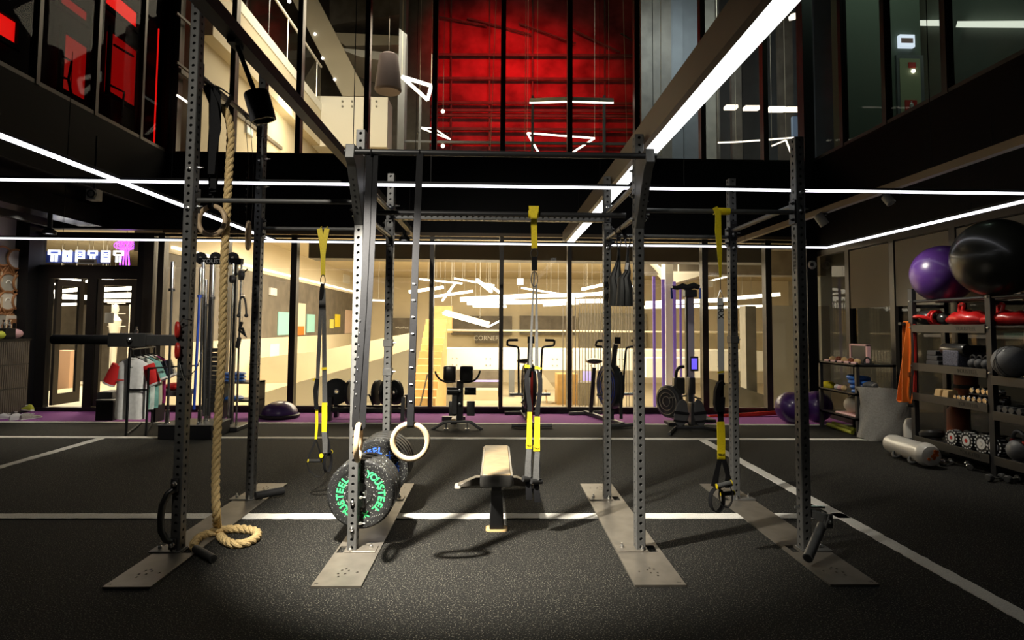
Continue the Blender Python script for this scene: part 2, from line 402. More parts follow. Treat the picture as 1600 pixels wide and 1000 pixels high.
# ---- rear glazing, lower and upper
mx = [at(p, 500, GY).x for p in (250, 352, 458, 566, 674, 783, 889.5, 996, 1101, 1200)] + [XR-.10]
wn = 0
def window(x0, x1, z0, z1, w0=.075):
    global wn; wn += 1
    f = MB().bx(x0-w0/2, x0+w0/2, GY-.05, GY+.10, z0, z1).bx(x0+w0/2, x1-.0375, GY-.03, GY+.05, z0, z0+.04).bx(x0+w0/2, x1-.0375, GY-.03, GY+.05, z1-.05, z1)
    o = struct('window_%d' % wn, f, 'mullion')
    MB().bx(x0+w0/2, x1-.0375, GY+.01, GY+.022, z0+.04, z1-.05).build('pane', 'glass', o, smooth=False)
for a, b in zip(mx, mx[1:]):
    window(a, b, .07, ZG+.02, .10 if a in (mx[0], mx[2], mx[8], mx[9]) else .07)
for a, b in zip([XL+.07]+mx[1:], mx[1:]+[XR-.1]) if False else zip([XL+.07]+mx[1:-1], mx[1:-1]+[XR-.07]):
    window(a, b, ZU, TOP, .13 if a < -5 else .085)
struct('trim_6', MB().bx(XR-.16, XR+.02, GY-.12, GY+.10, 0, TOP), 'mullion_dark')     # right corner post
struct('trim_7', MB().bx(XL-.1, XL+.02, GY-.1, GY+.1, ZU, TOP), 'mullion_dark')       # left corner post of the gallery
# narrow bay left of the glazing, beside the door
dx = [at(p, 500, GY).x for p in (60, 222)]
window(at(231, 500, GY).x, mx[0], .07, ZG+.02, .16)
struct('trim_8', MB().bx(XW, dx[0], GY-.28, GY+.1, 0, 3.5), 'black')                  # black column left of the door
# ---- the door
zt = at(140, 415, GY).z
d1 = struct('door_1', MB().bx(dx[0], dx[0]+.17, GY-.04, GY+.08, 0, zt).bx(dx[1]-.09, dx[1]+.04, GY-.04, GY+.08, 0, ZG+.02).bx(dx[0]+.17, dx[1]-.09, GY-.04, GY+.08, zt-.22, zt)
            .bx(at(137, 500, GY).x, at(151, 500, GY).x, GY-.05, GY+.08, 0, zt-.22).bx(dx[0], dx[1]-.09, GY-.04, GY+.08, ZG-.06, ZG+.02), 'mullion_dark')
xa, xb = at(152, 500, GY).x, at(211, 500, GY).x
l = MB().bx(xa, xa+.07, GY-.02, GY+.04, .09, zt-.23).bx(xb-.07, xb, GY-.02, GY+.04, .09, zt-.23).bx(xa+.07, xb-.07, GY-.02, GY+.04, .09, .26).bx(xa+.07, xb-.07, GY-.02, GY+.04, zt-.33, zt-.23).build('door_leaf', 'mullion', d1)
MB().bx(xa+.07, xb-.07, GY+.005, GY+.015, .26, zt-.33).build('pane', 'glass', l, smooth=False)
MB().bx(at(162, 500, GY).x, at(176, 500, GY).x, GY+.02, GY+.035, 1.45, 1.62).build('sticker', 'white', d1, smooth=False)
# open leaf swung away from the viewer
h0 = Vector((at(82, 500, GY).x, GY+.05, 0)); h1 = Vector((at(128, 500, 10.95).x, 10.95, 0)); dv = (h1-h0).normalized()
m = frame_m((0, 0, 0), dv, (0, 0, 1)).to_3x3()
lf = MB()
Lw = (h1-h0).length
def leafbox(mb, s0, s1, z0, z1, t): return mb.beam(h0+dv*s0+Vector((0, 0, (z0+z1)/2)), h0+dv*s1+Vector((0, 0, (z0+z1)/2)), t, z1-z0)
leafbox(lf, 0, .10, .09, zt-.23, .05); leafbox(lf, Lw-.10, Lw, .09, zt-.23, .05); leafbox(lf, .1, Lw-.1, .09, .27, .05); leafbox(lf, .1, Lw-.1, zt-.33, zt-.23, .05)
l = lf.build('door_leaf', 'mullion', d1); leafbox(MB(), .1, Lw-.1, .27, zt-.33, .01).build('pane', 'glass', l, smooth=False)
MB().bx(dx[0]+.02, dx[1]-.09, GY+.005, GY+.015, zt, ZG-.06).build('transom_pane', 'glass', d1, smooth=False)
# sign plate over the door
c0, c1 = at(122, 413, GY-.06), at(151, 405, GY-.06)
sp = tag(MB().bx(c0.x, c1.x, GY-.075, GY-.05, c0.z, c1.z).build('door_sign', 'white', bevel=.004), 'small grey rectangular sign plate fixed over the door frame', 'sign')
MB().bx(c0.x+.03, c1.x-.03, GY-.078, GY-.075, c0.z+.025, c1.z-.02).build('sign_face', 'm_grey', sp)
lettering('EXIT', .06, ((c0.x+c1.x)/2, GY-.079, (c0.z+c1.z)/2), (1, 0, 0), (0, 0, 1), 'dark_ink', sp) if False else None
struct('floor_landing', MB().bx(-9.5, -5.85, GY+.06, 15.5, -.10, -.004), 'm_floor')
# ---- backlit sign letters behind the transom pane
SY = GY+.45
z0, z1 = at(120, 409, SY).z, at(120, 391, SY).z
sign = thing('theatre_sign', (at(135, 400, SY).x, SY, z0), 'white and blue lit block letters above the glass door', 'sign')
MB().bx(at(66, 400, SY).x, at(168, 400, SY).x, SY+.04, SY+.07, z0-.02, z1-.02).build('backing', 'sign_blue', sign)
hh = z1-z0
def glyph(px0, px1, kind):
    x0, x1 = at(px0, 400, SY).x, at(px1, 400, SY).x; w = x1-x0; t = w*.17; mb = MB()
    def b(u0, u1, v0, v1): mb.bx(x0+u0*w, x0+u1*w, SY-.01, SY+.03, z0+v0*hh, z0+v1*hh)
    if kind == 'T':
        b(0, 1, .88, 1); b(0, 1, .58, .68); b(0, .1, .68, .88); b(.9, 1, .68, .88); b(.25, .38, 0, .58); b(.62, .75, 0, .58)
    elif kind == 'H':
        b(0, .13, 0, 1); b(.2, .3, 0, .95); b(.70, .8, 0, .95); b(.87, 1, 0, 1); b(.3, .70, .58, .64); b(.3, .7, .30, .36); b(.42, .58, .64, .95); b(.42, .58, 0, .3)
    else:
        b(0, 1, .9, 1); b(0, .13, 0, .9); b(.87, 1, 0, .9); b(.2, .8, .72, .78); b(.2, .8, .52, .58); b(.2, .8, .3, .36); b(.3, .42, 0, .3); b(.58, .7, 0, .3); b(.45, .55, .58, .72)
    b2 = mb.build('letter', 'white_neon', sign, smooth=False)
    return b2
for a, b, k in ((75, 93, 'T'), (98, 111, 'H'), (118, 131, 'A'), (137, 151, 'T'), (158, 171, 'A'), (177, 192, 'T')): glyph(a, b, k)
nc = at(196, 386, SY+.2)
neon = thing('neon_flower', nc, 'violet neon flower with a stem glowing beside the lit letters', 'neon sign')
mb = MB()
for k in range(4): mb.torus(nc+Vector((0, 0, .03)), .20-.045*k, .007, (0, 1, 0), 28, 6, sx=1, sz=.42)
mb.build('petal_tube', 'purple_neon', neon)
mb = MB()
for k in (-.09, -.03, .03, .09): mb.path([nc+Vector((k, 0, .1)), nc+Vector((k*.6, 0, -.1)), nc+Vector((k*.9, 0, -.32))], .011, 6)
mb.build('stem_tube', 'purple_neon', neon)
MB().tube(nc+Vector((0, .03, .1)), (nc.x, nc.y+.03, 3.5), .006, 6).build('hanger_rod', 'black', neon)
# ---- right wall: window bays with blinds, and the gallery glazing above them
ry = [ax(1324, 470, XR).y, ax(1394, 470, XR).y, ax(1490, 470, XR).y, 5.6, 4.9]
ry = [GY-.1]+ry
for i, (b, a) in enumerate(zip(ry, ry[1:])):
    wn += 1
    f = MB().bx(XR, XR+.12, a-.05, a+.05, 0, 2.75).bx(XR, XR+.1, a+.05, b-.05, 0, .12).bx(XR, XR+.1, a+.05, b-.05, 2.66, 2.75)
    o = struct('window_%d' % wn, f, 'mullion'); MB().bx(XR+.05, XR+.06, a+.05, b-.05, .12, 2.66).build('pane', 'glass_smoke', o, smooth=False)
    if i: tag(MB().bx(XR+.015, XR+.03, a+.06, b-.06, 1.76, 2.64).build('roller_blind', 'blind'),
              ('grey brown roller blind nearest the rear corner of the right wall', 'grey brown roller blind behind the big purple ball', 'grey brown roller blind behind the black ball', 'grey brown roller blind at the near end of the right wall')[i-1], 'blind', 'roller blinds on the right wall')
uy = [GY-.1, ax(1315, 200, XR).y, ax(1382, 170, XR).y, ax(1476, 120, XR).y, 5.0]
for a, b in zip(uy[1:], uy):
    wn += 1
    o = struct('window_%d' % wn, MB().bx(XR-.01, XR+.09, a-.045, a+.045, ZU, TOP).bx(XR, XR+.06, a+.045, b-.045, ZU, ZU+.05), 'mullion_dark')
    MB().bx(XR+.03, XR+.04, a+.045, b-.045, ZU+.05, TOP).build('pane', 'glass_dark', o, smooth=False)
ly = [GY-.1, ax(224, 130, XL).y, ax(152, 130, XL).y, ax(60, 100, XL).y, 3.6]
for a, b in zip(ly[1:], ly):
    wn += 1
    o = struct('window_%d' % wn, MB().bx(XL-.09, XL+.01, a-.03, a+.03, ZU, TOP).bx(XL-.06, XL, a+.03, b-.03, ZU, ZU+.05), 'mullion')
    MB().bx(XL-.04, XL-.03, a+.03, b-.03, ZU+.05, TOP).build('pane', 'glass_dark', o, smooth=False)

# ================================================================ LED lines hung below the ceiling
LZ = 2.56
def led(name, a, b, label, w=.024, hang=(), mat_='led'):
    a, b = Vector(a), Vector(b)
    o = thing(name, (a+b)/2, label, 'LED light', 'LED light lines')
    up = Vector((0, 0, w*.95))
    MB().beam(a+up, b+up, w*1.15, w*.95).build('profile', 'black', o)
    MB().beam(a, b, w, w*.92).build('diffuser', mat_, o, smooth=False)
    for t in hang:
        p = a.lerp(b, t)+up; MB().tube(p, p+Vector((0, 0, .75)), .0025, 5).build('hanger_wire', 'black', o)
    return o
led('led_line', (-6.9, 8.27, LZ), (4.55, 8.27, LZ), 'white LED line along the top of the rear glass wall', .024, (.1, .3, .5, .7, .9))
led('led_line', (-5.6, 4.84, LZ), (4.55, 4.84, LZ), 'white LED line crossing the whole view in front of the black fascia', .02, (.05, .3, .5, .7, .95))
led('led_line', (-2.96, 8.24, LZ), (-2.96, 1.6, LZ), 'white LED line slanting down from upper left to the rear glass', .026, (.1, .6))
led('led_line', (4.55, 8.24, LZ), (4.55, 3.2, LZ), 'white LED line slanting above the exercise balls on the right', .026, (.1, .5))
bp = thing('linear_lamp', (1.08, 5, 2.75), 'wide bright linear lamp in a bronze housing running toward the viewer', 'lamp')
MB().bx(1.033, 1.145, 1.2, 9.1, 2.69, 2.75).build('diffuser', 'led_beam', bp, smooth=False)
MB().bx(.993, 1.033, 1.18, 9.12, 2.685, 2.86).bx(1.033, 1.150, 1.18, 9.12, 2.75, 2.86).build('housing', 'lamp_house', bp)
for y in (2, 4.2, 6.4): MB().tube((1.09, y, 2.86), (1.09, y, 9.3), .0025, 5).build('hanger_wire', 'black', bp)
# ---- lighting tracks and their spotlights
def track(name, x, y0, y1, z, label):
    o = thing(name, (x, (y0+y1)/2, z), label, 'lighting track')
    MB().bx(x-.035, x+.035, y0, y1, z-.035, z+.035).build('rail', 'lamp_house' if x > 0 else 'black', o)
    for y in (y0+.4, (y0+y1)/2, y1-.4): MB().tube((x, y, z), (x, y, z+6.45 if x > XL else z+.55), .004, 5).build('hanger_rod', 'black', o)
    return o
track('lighting_track', -1.30, .9, 10.1, 2.88, 'long black lighting track crossing behind the racks from upper left')
track('lighting_track', 3.98, .8, 10.1, 2.88, 'bronze lighting track sloping down over the right wall')
def spotl(c, d, L, r, label, m_='plastic', z=2.85, tx=None):
    c, d = Vector(c), Vector(d).normalized()
    o = thing('spotlight', c, label, 'spotlight', 'spotlights under the ceiling')
    MB().lathe([(0, -L/2), (r*.9, -L/2), (r, -L/2+.01), (r, L/2), (r*.82, L/2), (r*.78, L/2-.02), (0, L/2-.03)], c, d, 24).build('body', m_, o)
    tx = c.x if tx is None else tx
    MB().tube(c-d*L*.1, (tx, c.y, z), .012, 8).bx(tx-.02, tx+.02, c.y-.05, c.y+.05, z-.03, z).build('arm', 'black', o)
    return o
spotl(at(406, 166, 3.0), (.25, .12, -.95), .145, .060, 'dark cylindrical spotlight hanging off the left track by the rope', tx=-1.3)
spotl((-1.24, 5.5, 2.72), (-.75, .55, -.36), .15, .055, 'added spotlight on the left track to light the shirts, behind the second front post', tx=-1.3)  # unseen fixture added for the shirt light
spotl(at(1283, 343, 7.3), (.5, -.1, -.8), .16, .055, 'grey cylindrical spotlight hanging under the bronze track', 'm_grey', tx=3.98)
spotl(at(1388, 312, 6.1), (.3, -.5, -.8), .10, .045, 'small grey spotlight hanging right of the bronze track', 'm_grey', tx=3.98)
def downlight(p, label):
    o = thing('downlight', p, label, 'downlight', 'glowing downlights')
    MB().lathe([(.07, .0), (.085, .0), (.085, .05), (.03, .09), (.03, .5)], p, (0, 0, 1), 20).build('shade', 'black', o)
    MB().lathe([(0, .012), (.068, .012), (.068, .02), (0, .02)], p, (0, 0, 1), 20).build('lamp', 'led', o, smooth=False)
downlight(at(77, 366, 8.9), 'small glowing downlight above the door on the left')
downlight(at(632, 376, 9.4), 'small glowing downlight at the end of the left track')
# projector-like box on the left, duct and beams of the low ceiling
c = at(147, 305, 6.6)
o = thing('ceiling_speaker', c, 'small grey box speaker hanging under the left ceiling', 'speaker')
rbox(MB(), c.x-.055, c.x+.055, c.y-.06, c.y+.06, c.z-.06, c.z+.06, .015).build('body', 'm_grey', o)
MB().lathe([(.03, 0), (.045, 0), (.045, .03), (.03, .03)], c+Vector((.02, -.085, 0)), (0, 1, 0), 16).build('lens_ring', 'black', o)
MB().tube(c, (c.x, c.y, 3.45), .01, 8).build('bracket', 'black', o)
dk = thing('ceiling_duct', (-6.3, 8, 2.9), 'dark polished duct under the left ceiling catching violet light', 'duct')
MB().bx(-6.7, -6.35, 3.0, 10.0, 3.0, 3.3).build('body', mat('polished_duct', (.05, .05, .055), .22, .8), dk)
for x, z, y0 in ((-7.2, 3.05, 4.0),):
    o = tag(MB().bx(x-.05, x+.05, y0, 10.0, z-.06, z+.06).build('ceiling_beam', 'steel_dark'), 'thin dark beam under the left ceiling by the white wall', 'beam')

# ================================================================ gallery rooms above, left (red) and right
struct('wall_red_room_end', MB().bx(-8.4, XL-.11, 12.1, 12.2, 4.12, TOP), 'blackwall')
struct('wall_red_room', MB().bx(-8.4, -8.3, 1.5, 12.2, 4.12, TOP), 'blackwall')
struct('wall_red_partition', MB().bx(-6.75, -6.66, 3.0, 12.1, 4.12, TOP), 'blackwall')
def redwin(px0, py0, px1, py1, X, label, m_, bars=()):
    a, b = ax(px0, py0, X), ax(px1, py1, X)
    y0, y1 = sorted((a.y, b.y)); z0, z1 = sorted((a.z, b.z))
    o = tag(MB().bx(X-.05, X, y0, y1, z0, z1).build('red_window', m_, smooth=False), label, 'lit window', 'red lit windows upstairs')
    mb = MB().bx(X, X+.05, y0-.07, y0, z0-.07, z1+.07).bx(X, X+.05, y1, y1+.07, z0-.07, z1+.07).bx(X, X+.05, y0, y1, z1, z1+.07).bx(X, X+.05, y0, y1, z0-.07, z0)
    mb.build('surround', 'blackwall', o)
    if bars:
        mb = MB()
        for q in bars: mb.path([ax(u, v, X+.15) for u, v in q], .02, 6)
        mb.build('chair_silhouette', 'blackwall', o)
    return o
redwin(98, 50, 131, 158, -6.6, 'tall red glowing window upstairs with a chair behind it', 'red_dim', [[(98, 88), (112, 96), (107, 124), (95, 120)], [(107, 124), (112, 150)]])
redwin(172, 49, 209, 168, -6.6, 'tall red glowing window upstairs nearest the corner mullion', 'red_dim', [[(172, 133), (194, 144), (190, 182)], [(178, 70), (208, 88)]])
redwin(91, 4, 135, 20, -6.6, 'low red transom window upstairs over the window with the chair', 'red_dim')
redwin(161, 4, 213, 21, -6.6, 'low red transom window upstairs nearest the corner', 'red_glow')
redwin(-10, 14, 22, 70, -6.6, 'bright red glowing window upstairs at the left border', 'red_glow')
a = ax(248, 45, -6.0); b = ax(243, 228, -6.0)
tag(MB().tube((-6.0, a.y, a.z), (-6.0, a.y, 4.12), .012, 6).build('red_light_line', 'red_glow'), 'thin vertical red light line beside the cream lit corner', 'light line')
struct('wall_gallery', MB().bx(8.2, 8.3, 4.9, GY+2.2, ZU-.2, TOP), mat('green_grey_wall', (.10, .12, .10), .8))
struct('floor_gallery', MB().bx(XR+.13, 8.2, 4.9, GY+2.2, ZU-.25, ZU-.2), 'blackwall')
# lower corridor beyond the right wall
struct('wall_corridor', MB().bx(8.6, 8.7, 3.0, GY+6, 0, 3.4), mat('corridor_wall', (.11, .11, .085), .8))
struct('floor_corridor', MB().bx(XR+.3, 8.6, 3.0, GY+.1, -.1, 0), 'm_concrete')
struct('ceiling_corridor', MB().bx(XR+.13, 8.6, 3.0, GY+.1, 3.3, 3.4), 'blackwall')
tag(MB().bx(8.5, 8.56, 4.0, 12, 1.30, 1.36).build('corridor_rail', 'white'), 'pale handrail along the corridor seen through the right shelves', 'handrail')
tag(MB().bx(6.9, 7.1, 5, 9.6, 3.22, 3.28).build('corridor_lamp', glow('corridor_lamp', (.95, 1, .9), 3)), 'dim strip lamp over the corridor beyond the right windows', 'lamp')
# door panel, exit sign and fire sign on the gallery wall (right)
PYW = 10.6
xl_, xr_ = at(1316, 150, PYW).x, at(1441, 150, PYW).x
struct('wall_gallery_pier', MB().bx(xl_, xr_, PYW, PYW+.3, ZU-.2, TOP), mat('pier_green_grey', (.16, .19, .15), .8))
a, b = at(1405, 190, PYW), at(1434, 94, PYW)
dr = struct('door_2', MB().bx(a.x-.05, b.x+.07, PYW-.05, PYW, ZU-.2, b.z+.07), 'm_greyblue')
MB().bx(a.x, b.x, PYW-.06, PYW-.05, ZU-.2, b.z).build('door_leaf', mat('pale_green_door', (.42, .46, .28), .7), dr)
a, b = at(1402, 76, PYW), at(1425, 57, PYW)
ex = tag(MB().bx(a.x, b.x, PYW-.08, PYW, a.z, b.z).build('exit_sign', 'exit_white', bevel=.01), 'small lit white exit sign over the upstairs door on the right', 'sign')
MB().bx(a.x+.02, b.x-.04, PYW-.083, PYW-.08, a.z+.07, b.z-.07).build('sign_band', 'pink', ex)
a, b = at(1414, 175, PYW-.06), at(1432, 157, PYW-.06)
fs = tag(MB().bx(a.x, b.x, PYW-.075, PYW-.06, a.z, b.z).build('fire_sign', 'red_plain'), 'red fire extinguisher sign on the pale upstairs door', 'sign')
xm, zm = (a.x+b.x)/2, (a.z+b.z)/2
MB().lathe([(0, -.07), (.035, -.07), (.035, .03), (.012, .05), (.012, .08), (0, .08)], (xm, PYW-.08, zm), (0, 0, 1), 12).build('extinguisher_mark', 'white', fs)
a, b = at(1419, 106, PYW-.06), at(1430, 98, PYW-.06)
tag(MB().bx(a.x, b.x, PYW-.075, PYW-.06, a.z, b.z).build('notice_sign', 'red_plain'), 'small dark red notice near the top of the pale upstairs door', 'sign')
p = at(1427, 111, PYW-.07)
tag(MB().ball(p, .035, u=12, v=8).build('door_lamp', 'stick'), 'tiny warm lamp spot high on the pale upstairs door', 'lamp')
for (p0, p1, yl) in (((1440, 36), (1472, 36), 0), ((1500, 38), (1610, 38), 0)):
    a, b = ax(p0[0], p0[1], 8.1), ax(p1[0], p1[1], 8.1)
    o = tag(MB().beam(a, b, .12, .10).build('ceiling_strip', glow('strip_panel_%d' % p0[0], (.95, 1, .85), 1.3)), 'lit ceiling panel strip upstairs ' + ('just right of the upstairs door' if p0[0] < 1480 else 'running to the right border'), 'lamp', 'lit ceiling strips upstairs')
# ================================================================ the mall beyond the glass
FZ = -.95
struct('floor_mall', MB().bx(-15, 13, GY+.09, 30, FZ-.12, FZ), 'm_floor')
struct('wall_mall_edge', MB().bx(-15, 13, GY+.1, GY+.3, FZ, -.002), 'm_concrete')
struct('ceiling_mall', MB().bx(-15, 13, GY+.14, 30, 3.5, 4.15), 'm_ceil')
struct('wall_mall_rear', MB().bx(-15, 13, 26.5, 26.7, FZ-.1, 3.5), 'm_cream')
struct('wall_mall_left', MB().bx(-15.2, -15, GY, 30, FZ, 3.5), 'm_dark')
struct('wall_mall_right', MB().bx(12.8, 13, GY, 30, FZ, 16), 'm_concrete')
def mbox(name, p0, p1, Y, d, m, label, cat, kind=None, group=None, bev=0):
    a, b = at(p0[0], p0[1], Y), at(p1[0], p1[1], Y); zl, zh = sorted((a.z, b.z))
    if p0[1] >= 597: zl = FZ
    o = MB().bx(min(a.x, b.x), max(a.x, b.x), Y, Y+d, zl, zh).build(name, m, bevel=bev)
    if kind: o['kind'] = kind; return o
    return tag(o, label, cat, group)
# left: dark shop wall running back, cream bulkhead above, cream parapet below
SX = -5.8
struct('wall_shop', MB().bx(SX-.3, SX, 10.8, 26.4, 1.10, 2.70), 'm_dark')
struct('wall_bulkhead', MB().bx(SX-.5, SX+.02, 10.8, 26.4, 2.70, 3.5), 'm_cream')
struct('wall_parapet', MB().bx(SX-.3, SX+.03, 10.8, 26.4, FZ, 1.10), 'm_cream')
tag(MB().beam((SX+.06, 11.0, 2.8), (SX+.06, 26, 2.8), .05, .05).build('cove_lamp', 'stick_soft'), 'thin lit cove line along the cream bulkhead in the mall', 'lamp')
for i, (x0, y0, x1, y1, m_, lab) in enumerate(((435, 487, 451, 523, (.30, .62, .62), 'teal poster on the dark shop wall, nearest the wide mullion'), (463, 473, 476, 523, (.72, .66, .52), 'tall pale poster with orange figures on the shop wall'),
        (480, 491, 491, 519, (.30, .62, .60), 'small teal poster on the shop wall right of the pale one'), (516, 499, 521, 513, (.75, .72, .15), 'small yellow green note on the shop wall'),
        (524, 491, 531, 511, (.85, .68, .03), 'yellow poster on the dark shop wall'), (540, 484, 550, 522, (.78, .58, .48), 'pale pink poster on the shop wall beside the front post'))):
    a, b = ax(x0, y0, SX+.02), ax(x1, y1, SX+.02)
    zz0, zz1 = sorted((a.z, b.z)); ya, yb = sorted((a.y, b.y))
    o = tag(MB().bx(SX+.005, SX+.03, ya, yb, max(zz0, 1.12), max(zz1, 1.3)).build('poster', mat('poster_paper_%d' % i, m_, .6)), lab, 'poster', 'posters on the shop wall')
    if i == 1: MB().bx(SX+.03, SX+.034, ya+.1, yb-.1, 1.14, 1.4).build('print', 'orange', o)
a, b = ax(421, 569, SX+.05), ax(436, 537, SX+.05)
tag(MB().bx(SX+.03, SX+.06, min(a.y, b.y), max(a.y, b.y), min(a.z, b.z), max(a.z, b.z)).build('notice', 'm_white'), 'blank white notice behind the glass above the dome trainer', 'notice')
# ramp parapet sweeping down on the left
Y = 13.2
poly = [at(x, y, Y) for x, y in ((398, 690), (398, 618), (470, 596), (560, 571), (642, 545), (642, 690))]
tag(MB().prism(poly, (0, .25, 0)).build('ramp_parapet', 'm_white'), 'cream sloping ramp parapet beyond the glass on the left', 'parapet')
Y = 14.6
poly = [at(x, y, Y) for x, y in ((398, 600), (398, 560), (500, 548), (642, 520), (642, 545), (560, 571), (470, 597))]
tag(MB().prism(poly, (0, .3, 0)).build('ramp_wall', 'm_cream'), 'cream ramp wall behind the sloping parapet', 'wall')
# oak stair and counter
st = thing('oak_stair', (-1.6, 14.0, FZ), 'pale oak staircase beyond the glass beside the mullion', 'stairs')
for k in range(12):
    a, b = at(642, 640, 13.6+.2*k), at(674, 640, 13.6+.2*k)
    MB().bx(-1.85, -1.30, 13.6+.25*k, 13.86+.25*k, FZ, -.3+.16*(k+1)).build('step', 'm_wood', st)
tag(MB().tube(at(655, 640, 13.4), at(668, 585, 13.4), .018, 8).build('leaning_pole', 'm_dark'), 'thin dark pole leaning in front of the oak stair', 'pole')
mbox('oak_wall', (676, 478), (706, 520), 22, .3, 'm_wood', 'oak panelled wall behind the pale hanging lamp', 'wall')
# bridge with glass balustrade
br = thing('mall_bridge', (.5, 17, .4), 'white bridge slab with a glass balustrade across the mall', 'bridge')
a, b = at(676, 577, 17), at(1192, 549, 17)
MB().bx(a.x, b.x, 17, 18.6, a.z, b.z).build('slab', 'm_white', br)
MB().bx(a.x, b.x, 17.02, 17.04, b.z, b.z+.5).build('balustrade_glass', 'glass', br, smooth=False)
MB().tube((a.x, 17.03, b.z+.52), (b.x, 17.03, b.z+.52), .025, 8).build('handrail', 'm_cream', br)
mb = MB()
for k in range(10):
    for s in (-.06, .06):
        for zz in (.12, .3): mb.lathe([(0, 0), (.018, 0), (.018, .02), (0, .02)], (a.x+.6+k*.92+s, 16.985, a.z+zz), (0, 1, 0), 8)
mb.build('glass_fixing', 'm_grey', br)
MB().bx(a.x+.3, a.x+.5, 17.6, 18.0, FZ, a.z).bx(b.x-.6, b.x-.4, 17.6, 18.0, FZ, a.z).bx(3, 3.2, 17.6, 18.0, FZ, a.z).build('pier', 'm_concrete', br)
# far shopfronts
mbox('shopfront', (705, 523), (800, 494), 26.2, .28, 'm_dark', 'dark shopfront far across the mall behind the pale lamp', 'shopfront')
mbox('shopfront', (812, 523), (900, 494), 26.2, .28, 'm_dark', 'dark shopfront far across the mall behind the middle strap', 'shopfront')
mbox('shopfront', (905, 545), (1010, 490), 26.2, .28, 'm_concrete', 'grey shopfront far across the mall behind the rod screen', 'shopfront')
sg = mbox('shop_sign', (742, 536), (778, 521), 26.1, .4, 'm_dark', 'dark shop sign with pale lettering far across the mall', 'sign')
c = at(760, 528.5, 26.09); lettering('CORNER', .27, c, (1, 0, 0), (0, 0, 1), 'white', sg)
sg = mbox('shop_sign', (612, 524), (642, 497), 26.1, .4, 'm_dark', 'black shop sign with pale lettering behind the hanging strap', 'sign')
c = at(628, 512, 19.98); lettering('Fairwood', .12, c, (1, 0, 0), (0, 0, 1), 'white', sg) if False else None
mb = MB(); mbl = at(628, 512, 26.07)
for k in range(7): mb.obox(mbl+Vector((-.24+.08*k, 0, .02*math.sin(k*2))), .06, .01, .05)
mb.build('script_mark', 'white', sg)
# things under the bridge
mbox('oak_block', (871, 615), (903, 585), 19, .8, 'm_wood', 'brown oak block standing under the mall bridge', 'block')
mbox('dark_kiosk', (676, 597), (779, 580), 21, .6, 'm_dark', 'long dark kiosk under the bridge on the left', 'kiosk')
mbox('low_counter', (676, 622), (778, 610), 20, .8, 'm_cream', 'low cream counter in front of the dark kiosk', 'counter')
mbox('grey_stand', (795, 611), (804, 578), 21, .2, 'm_greyblue', 'narrow grey blue display stand under the bridge', 'display stand')
mbox('kiosk_screen', (911, 596), (924, 580), 20, .1, 'screen', 'small blue screen glowing under the mall bridge', 'screen')
mbox('blue_light_bar', (740, 596.5), (779, 594), 19.95, .05, 'screen', 'violet light bar on the low counter in the mall', 'light')
mbox('grey_machine', (903, 618), (930, 598), 18.9, .6, 'm_concrete', 'grey round-topped machine beside the oak block', 'machine')
p = at(850, 608, 19.2)
pl = thing('white_armchair', (p.x, 19.2, FZ), 'white lounge chair under the bridge left of the oak block', 'chair')
MB().loft([[(p.x-.15+.0, 19.1, FZ+.45), (p.x+.35, 19.1, FZ+.45), (p.x+.35, 19.7, FZ+.45), (p.x-.15, 19.7, FZ+.45)], [(p.x-.25, 19.1, FZ+.95), (p.x-.1, 19.1, FZ+1.0), (p.x-.1, 19.7, FZ+1.0), (p.x-.25, 19.7, FZ+.95)]]).build('shell', 'm_white', pl)
MB().tube((p.x+.1, 19.4, FZ), (p.x+.05, 19.4, FZ+.5), .03, 8).lathe([(0, 0), (.25, 0), (.25, .03), (0, .03)], (p.x+.1, 19.4, FZ), (0, 0, 1), 16).build('pedestal', 'chrome', pl)
# rods, purple films, columns, white wall on the right
rs = MB(); rr = random.Random(3)
for k in range(26):
    q = at(880+k*4.9+rr.uniform(-1, 1), 640, 14.0); top = at(880, 465+rr.uniform(-6, 14), 14.0).z
    rs.tube((q.x, 14.0, FZ), (q.x, 14.0, top), .011, 5)
tag(rs.build('rod_screen', 'm_dark'), 'screen of thin vertical metal rods beyond the glass right of centre', 'screen')
for k, (p0, p1) in enumerate(((1021, 1024), (1035, 1039), (1053, 1056), (1063, 1065))):
    mbox('violet_film', (p0, 645), (p1, 432+k*4), 13.2, .02, 'm_purple', ('violet strip left of the ski machine, first from the black post', 'violet strip second from the black post', 'violet strip third from the black post', 'thinnest violet strip right beside the ski machine mast')[k], 'light strip', group='violet strips beyond the glass')
mbox('pale_column', (1041, 640), (1052, 400), 13.25, .3, 'm_white', 'pale square column between the violet strips', 'column')
tag(MB().prism([at(1012, 400, 15), at(1052, 443, 15), at(1098, 430, 15), at(1098, 424, 15), at(1040, 424, 15)], (0, .6, 0)).tube(at(1060, 424, 15.3), (at(1060, 424, 15.3).x, 15.3, 3.49), .02, 6).build('angled_soffit', 'm_white'), 'white angular soffit above the violet strips', 'soffit')
mbox('concrete_column', (1167, 645), (1181, 478), 12.2, .3, 'm_concrete', 'grey concrete column behind the right rear post', 'column')
mbox('white_partition', (1208, 648), (1296, 478), 12.6, .2, 'm_white', 'bright white wall panel seen between the right posts', 'wall panel')
tag(MB().prism([at(x, y, 12.0) for x, y in ((1100, 700), (1100, 590), (1150, 602), (1208, 622), (1208, 700))], (0, .2, 0)).build('grey_ramp', 'm_concrete'), 'grey sloping ramp wall behind the right straps', 'ramp')
mbox('white_beam', (1010, 590), (1100, 560), 15.5, .5, 'm_white', 'white low beam behind the ski machine', 'beam')
gd = mbox('grey_duct', (482, 403), (1205, 384), 12.2, .5, 'duct_dark', 'long grey duct under the mall ceiling', 'duct')
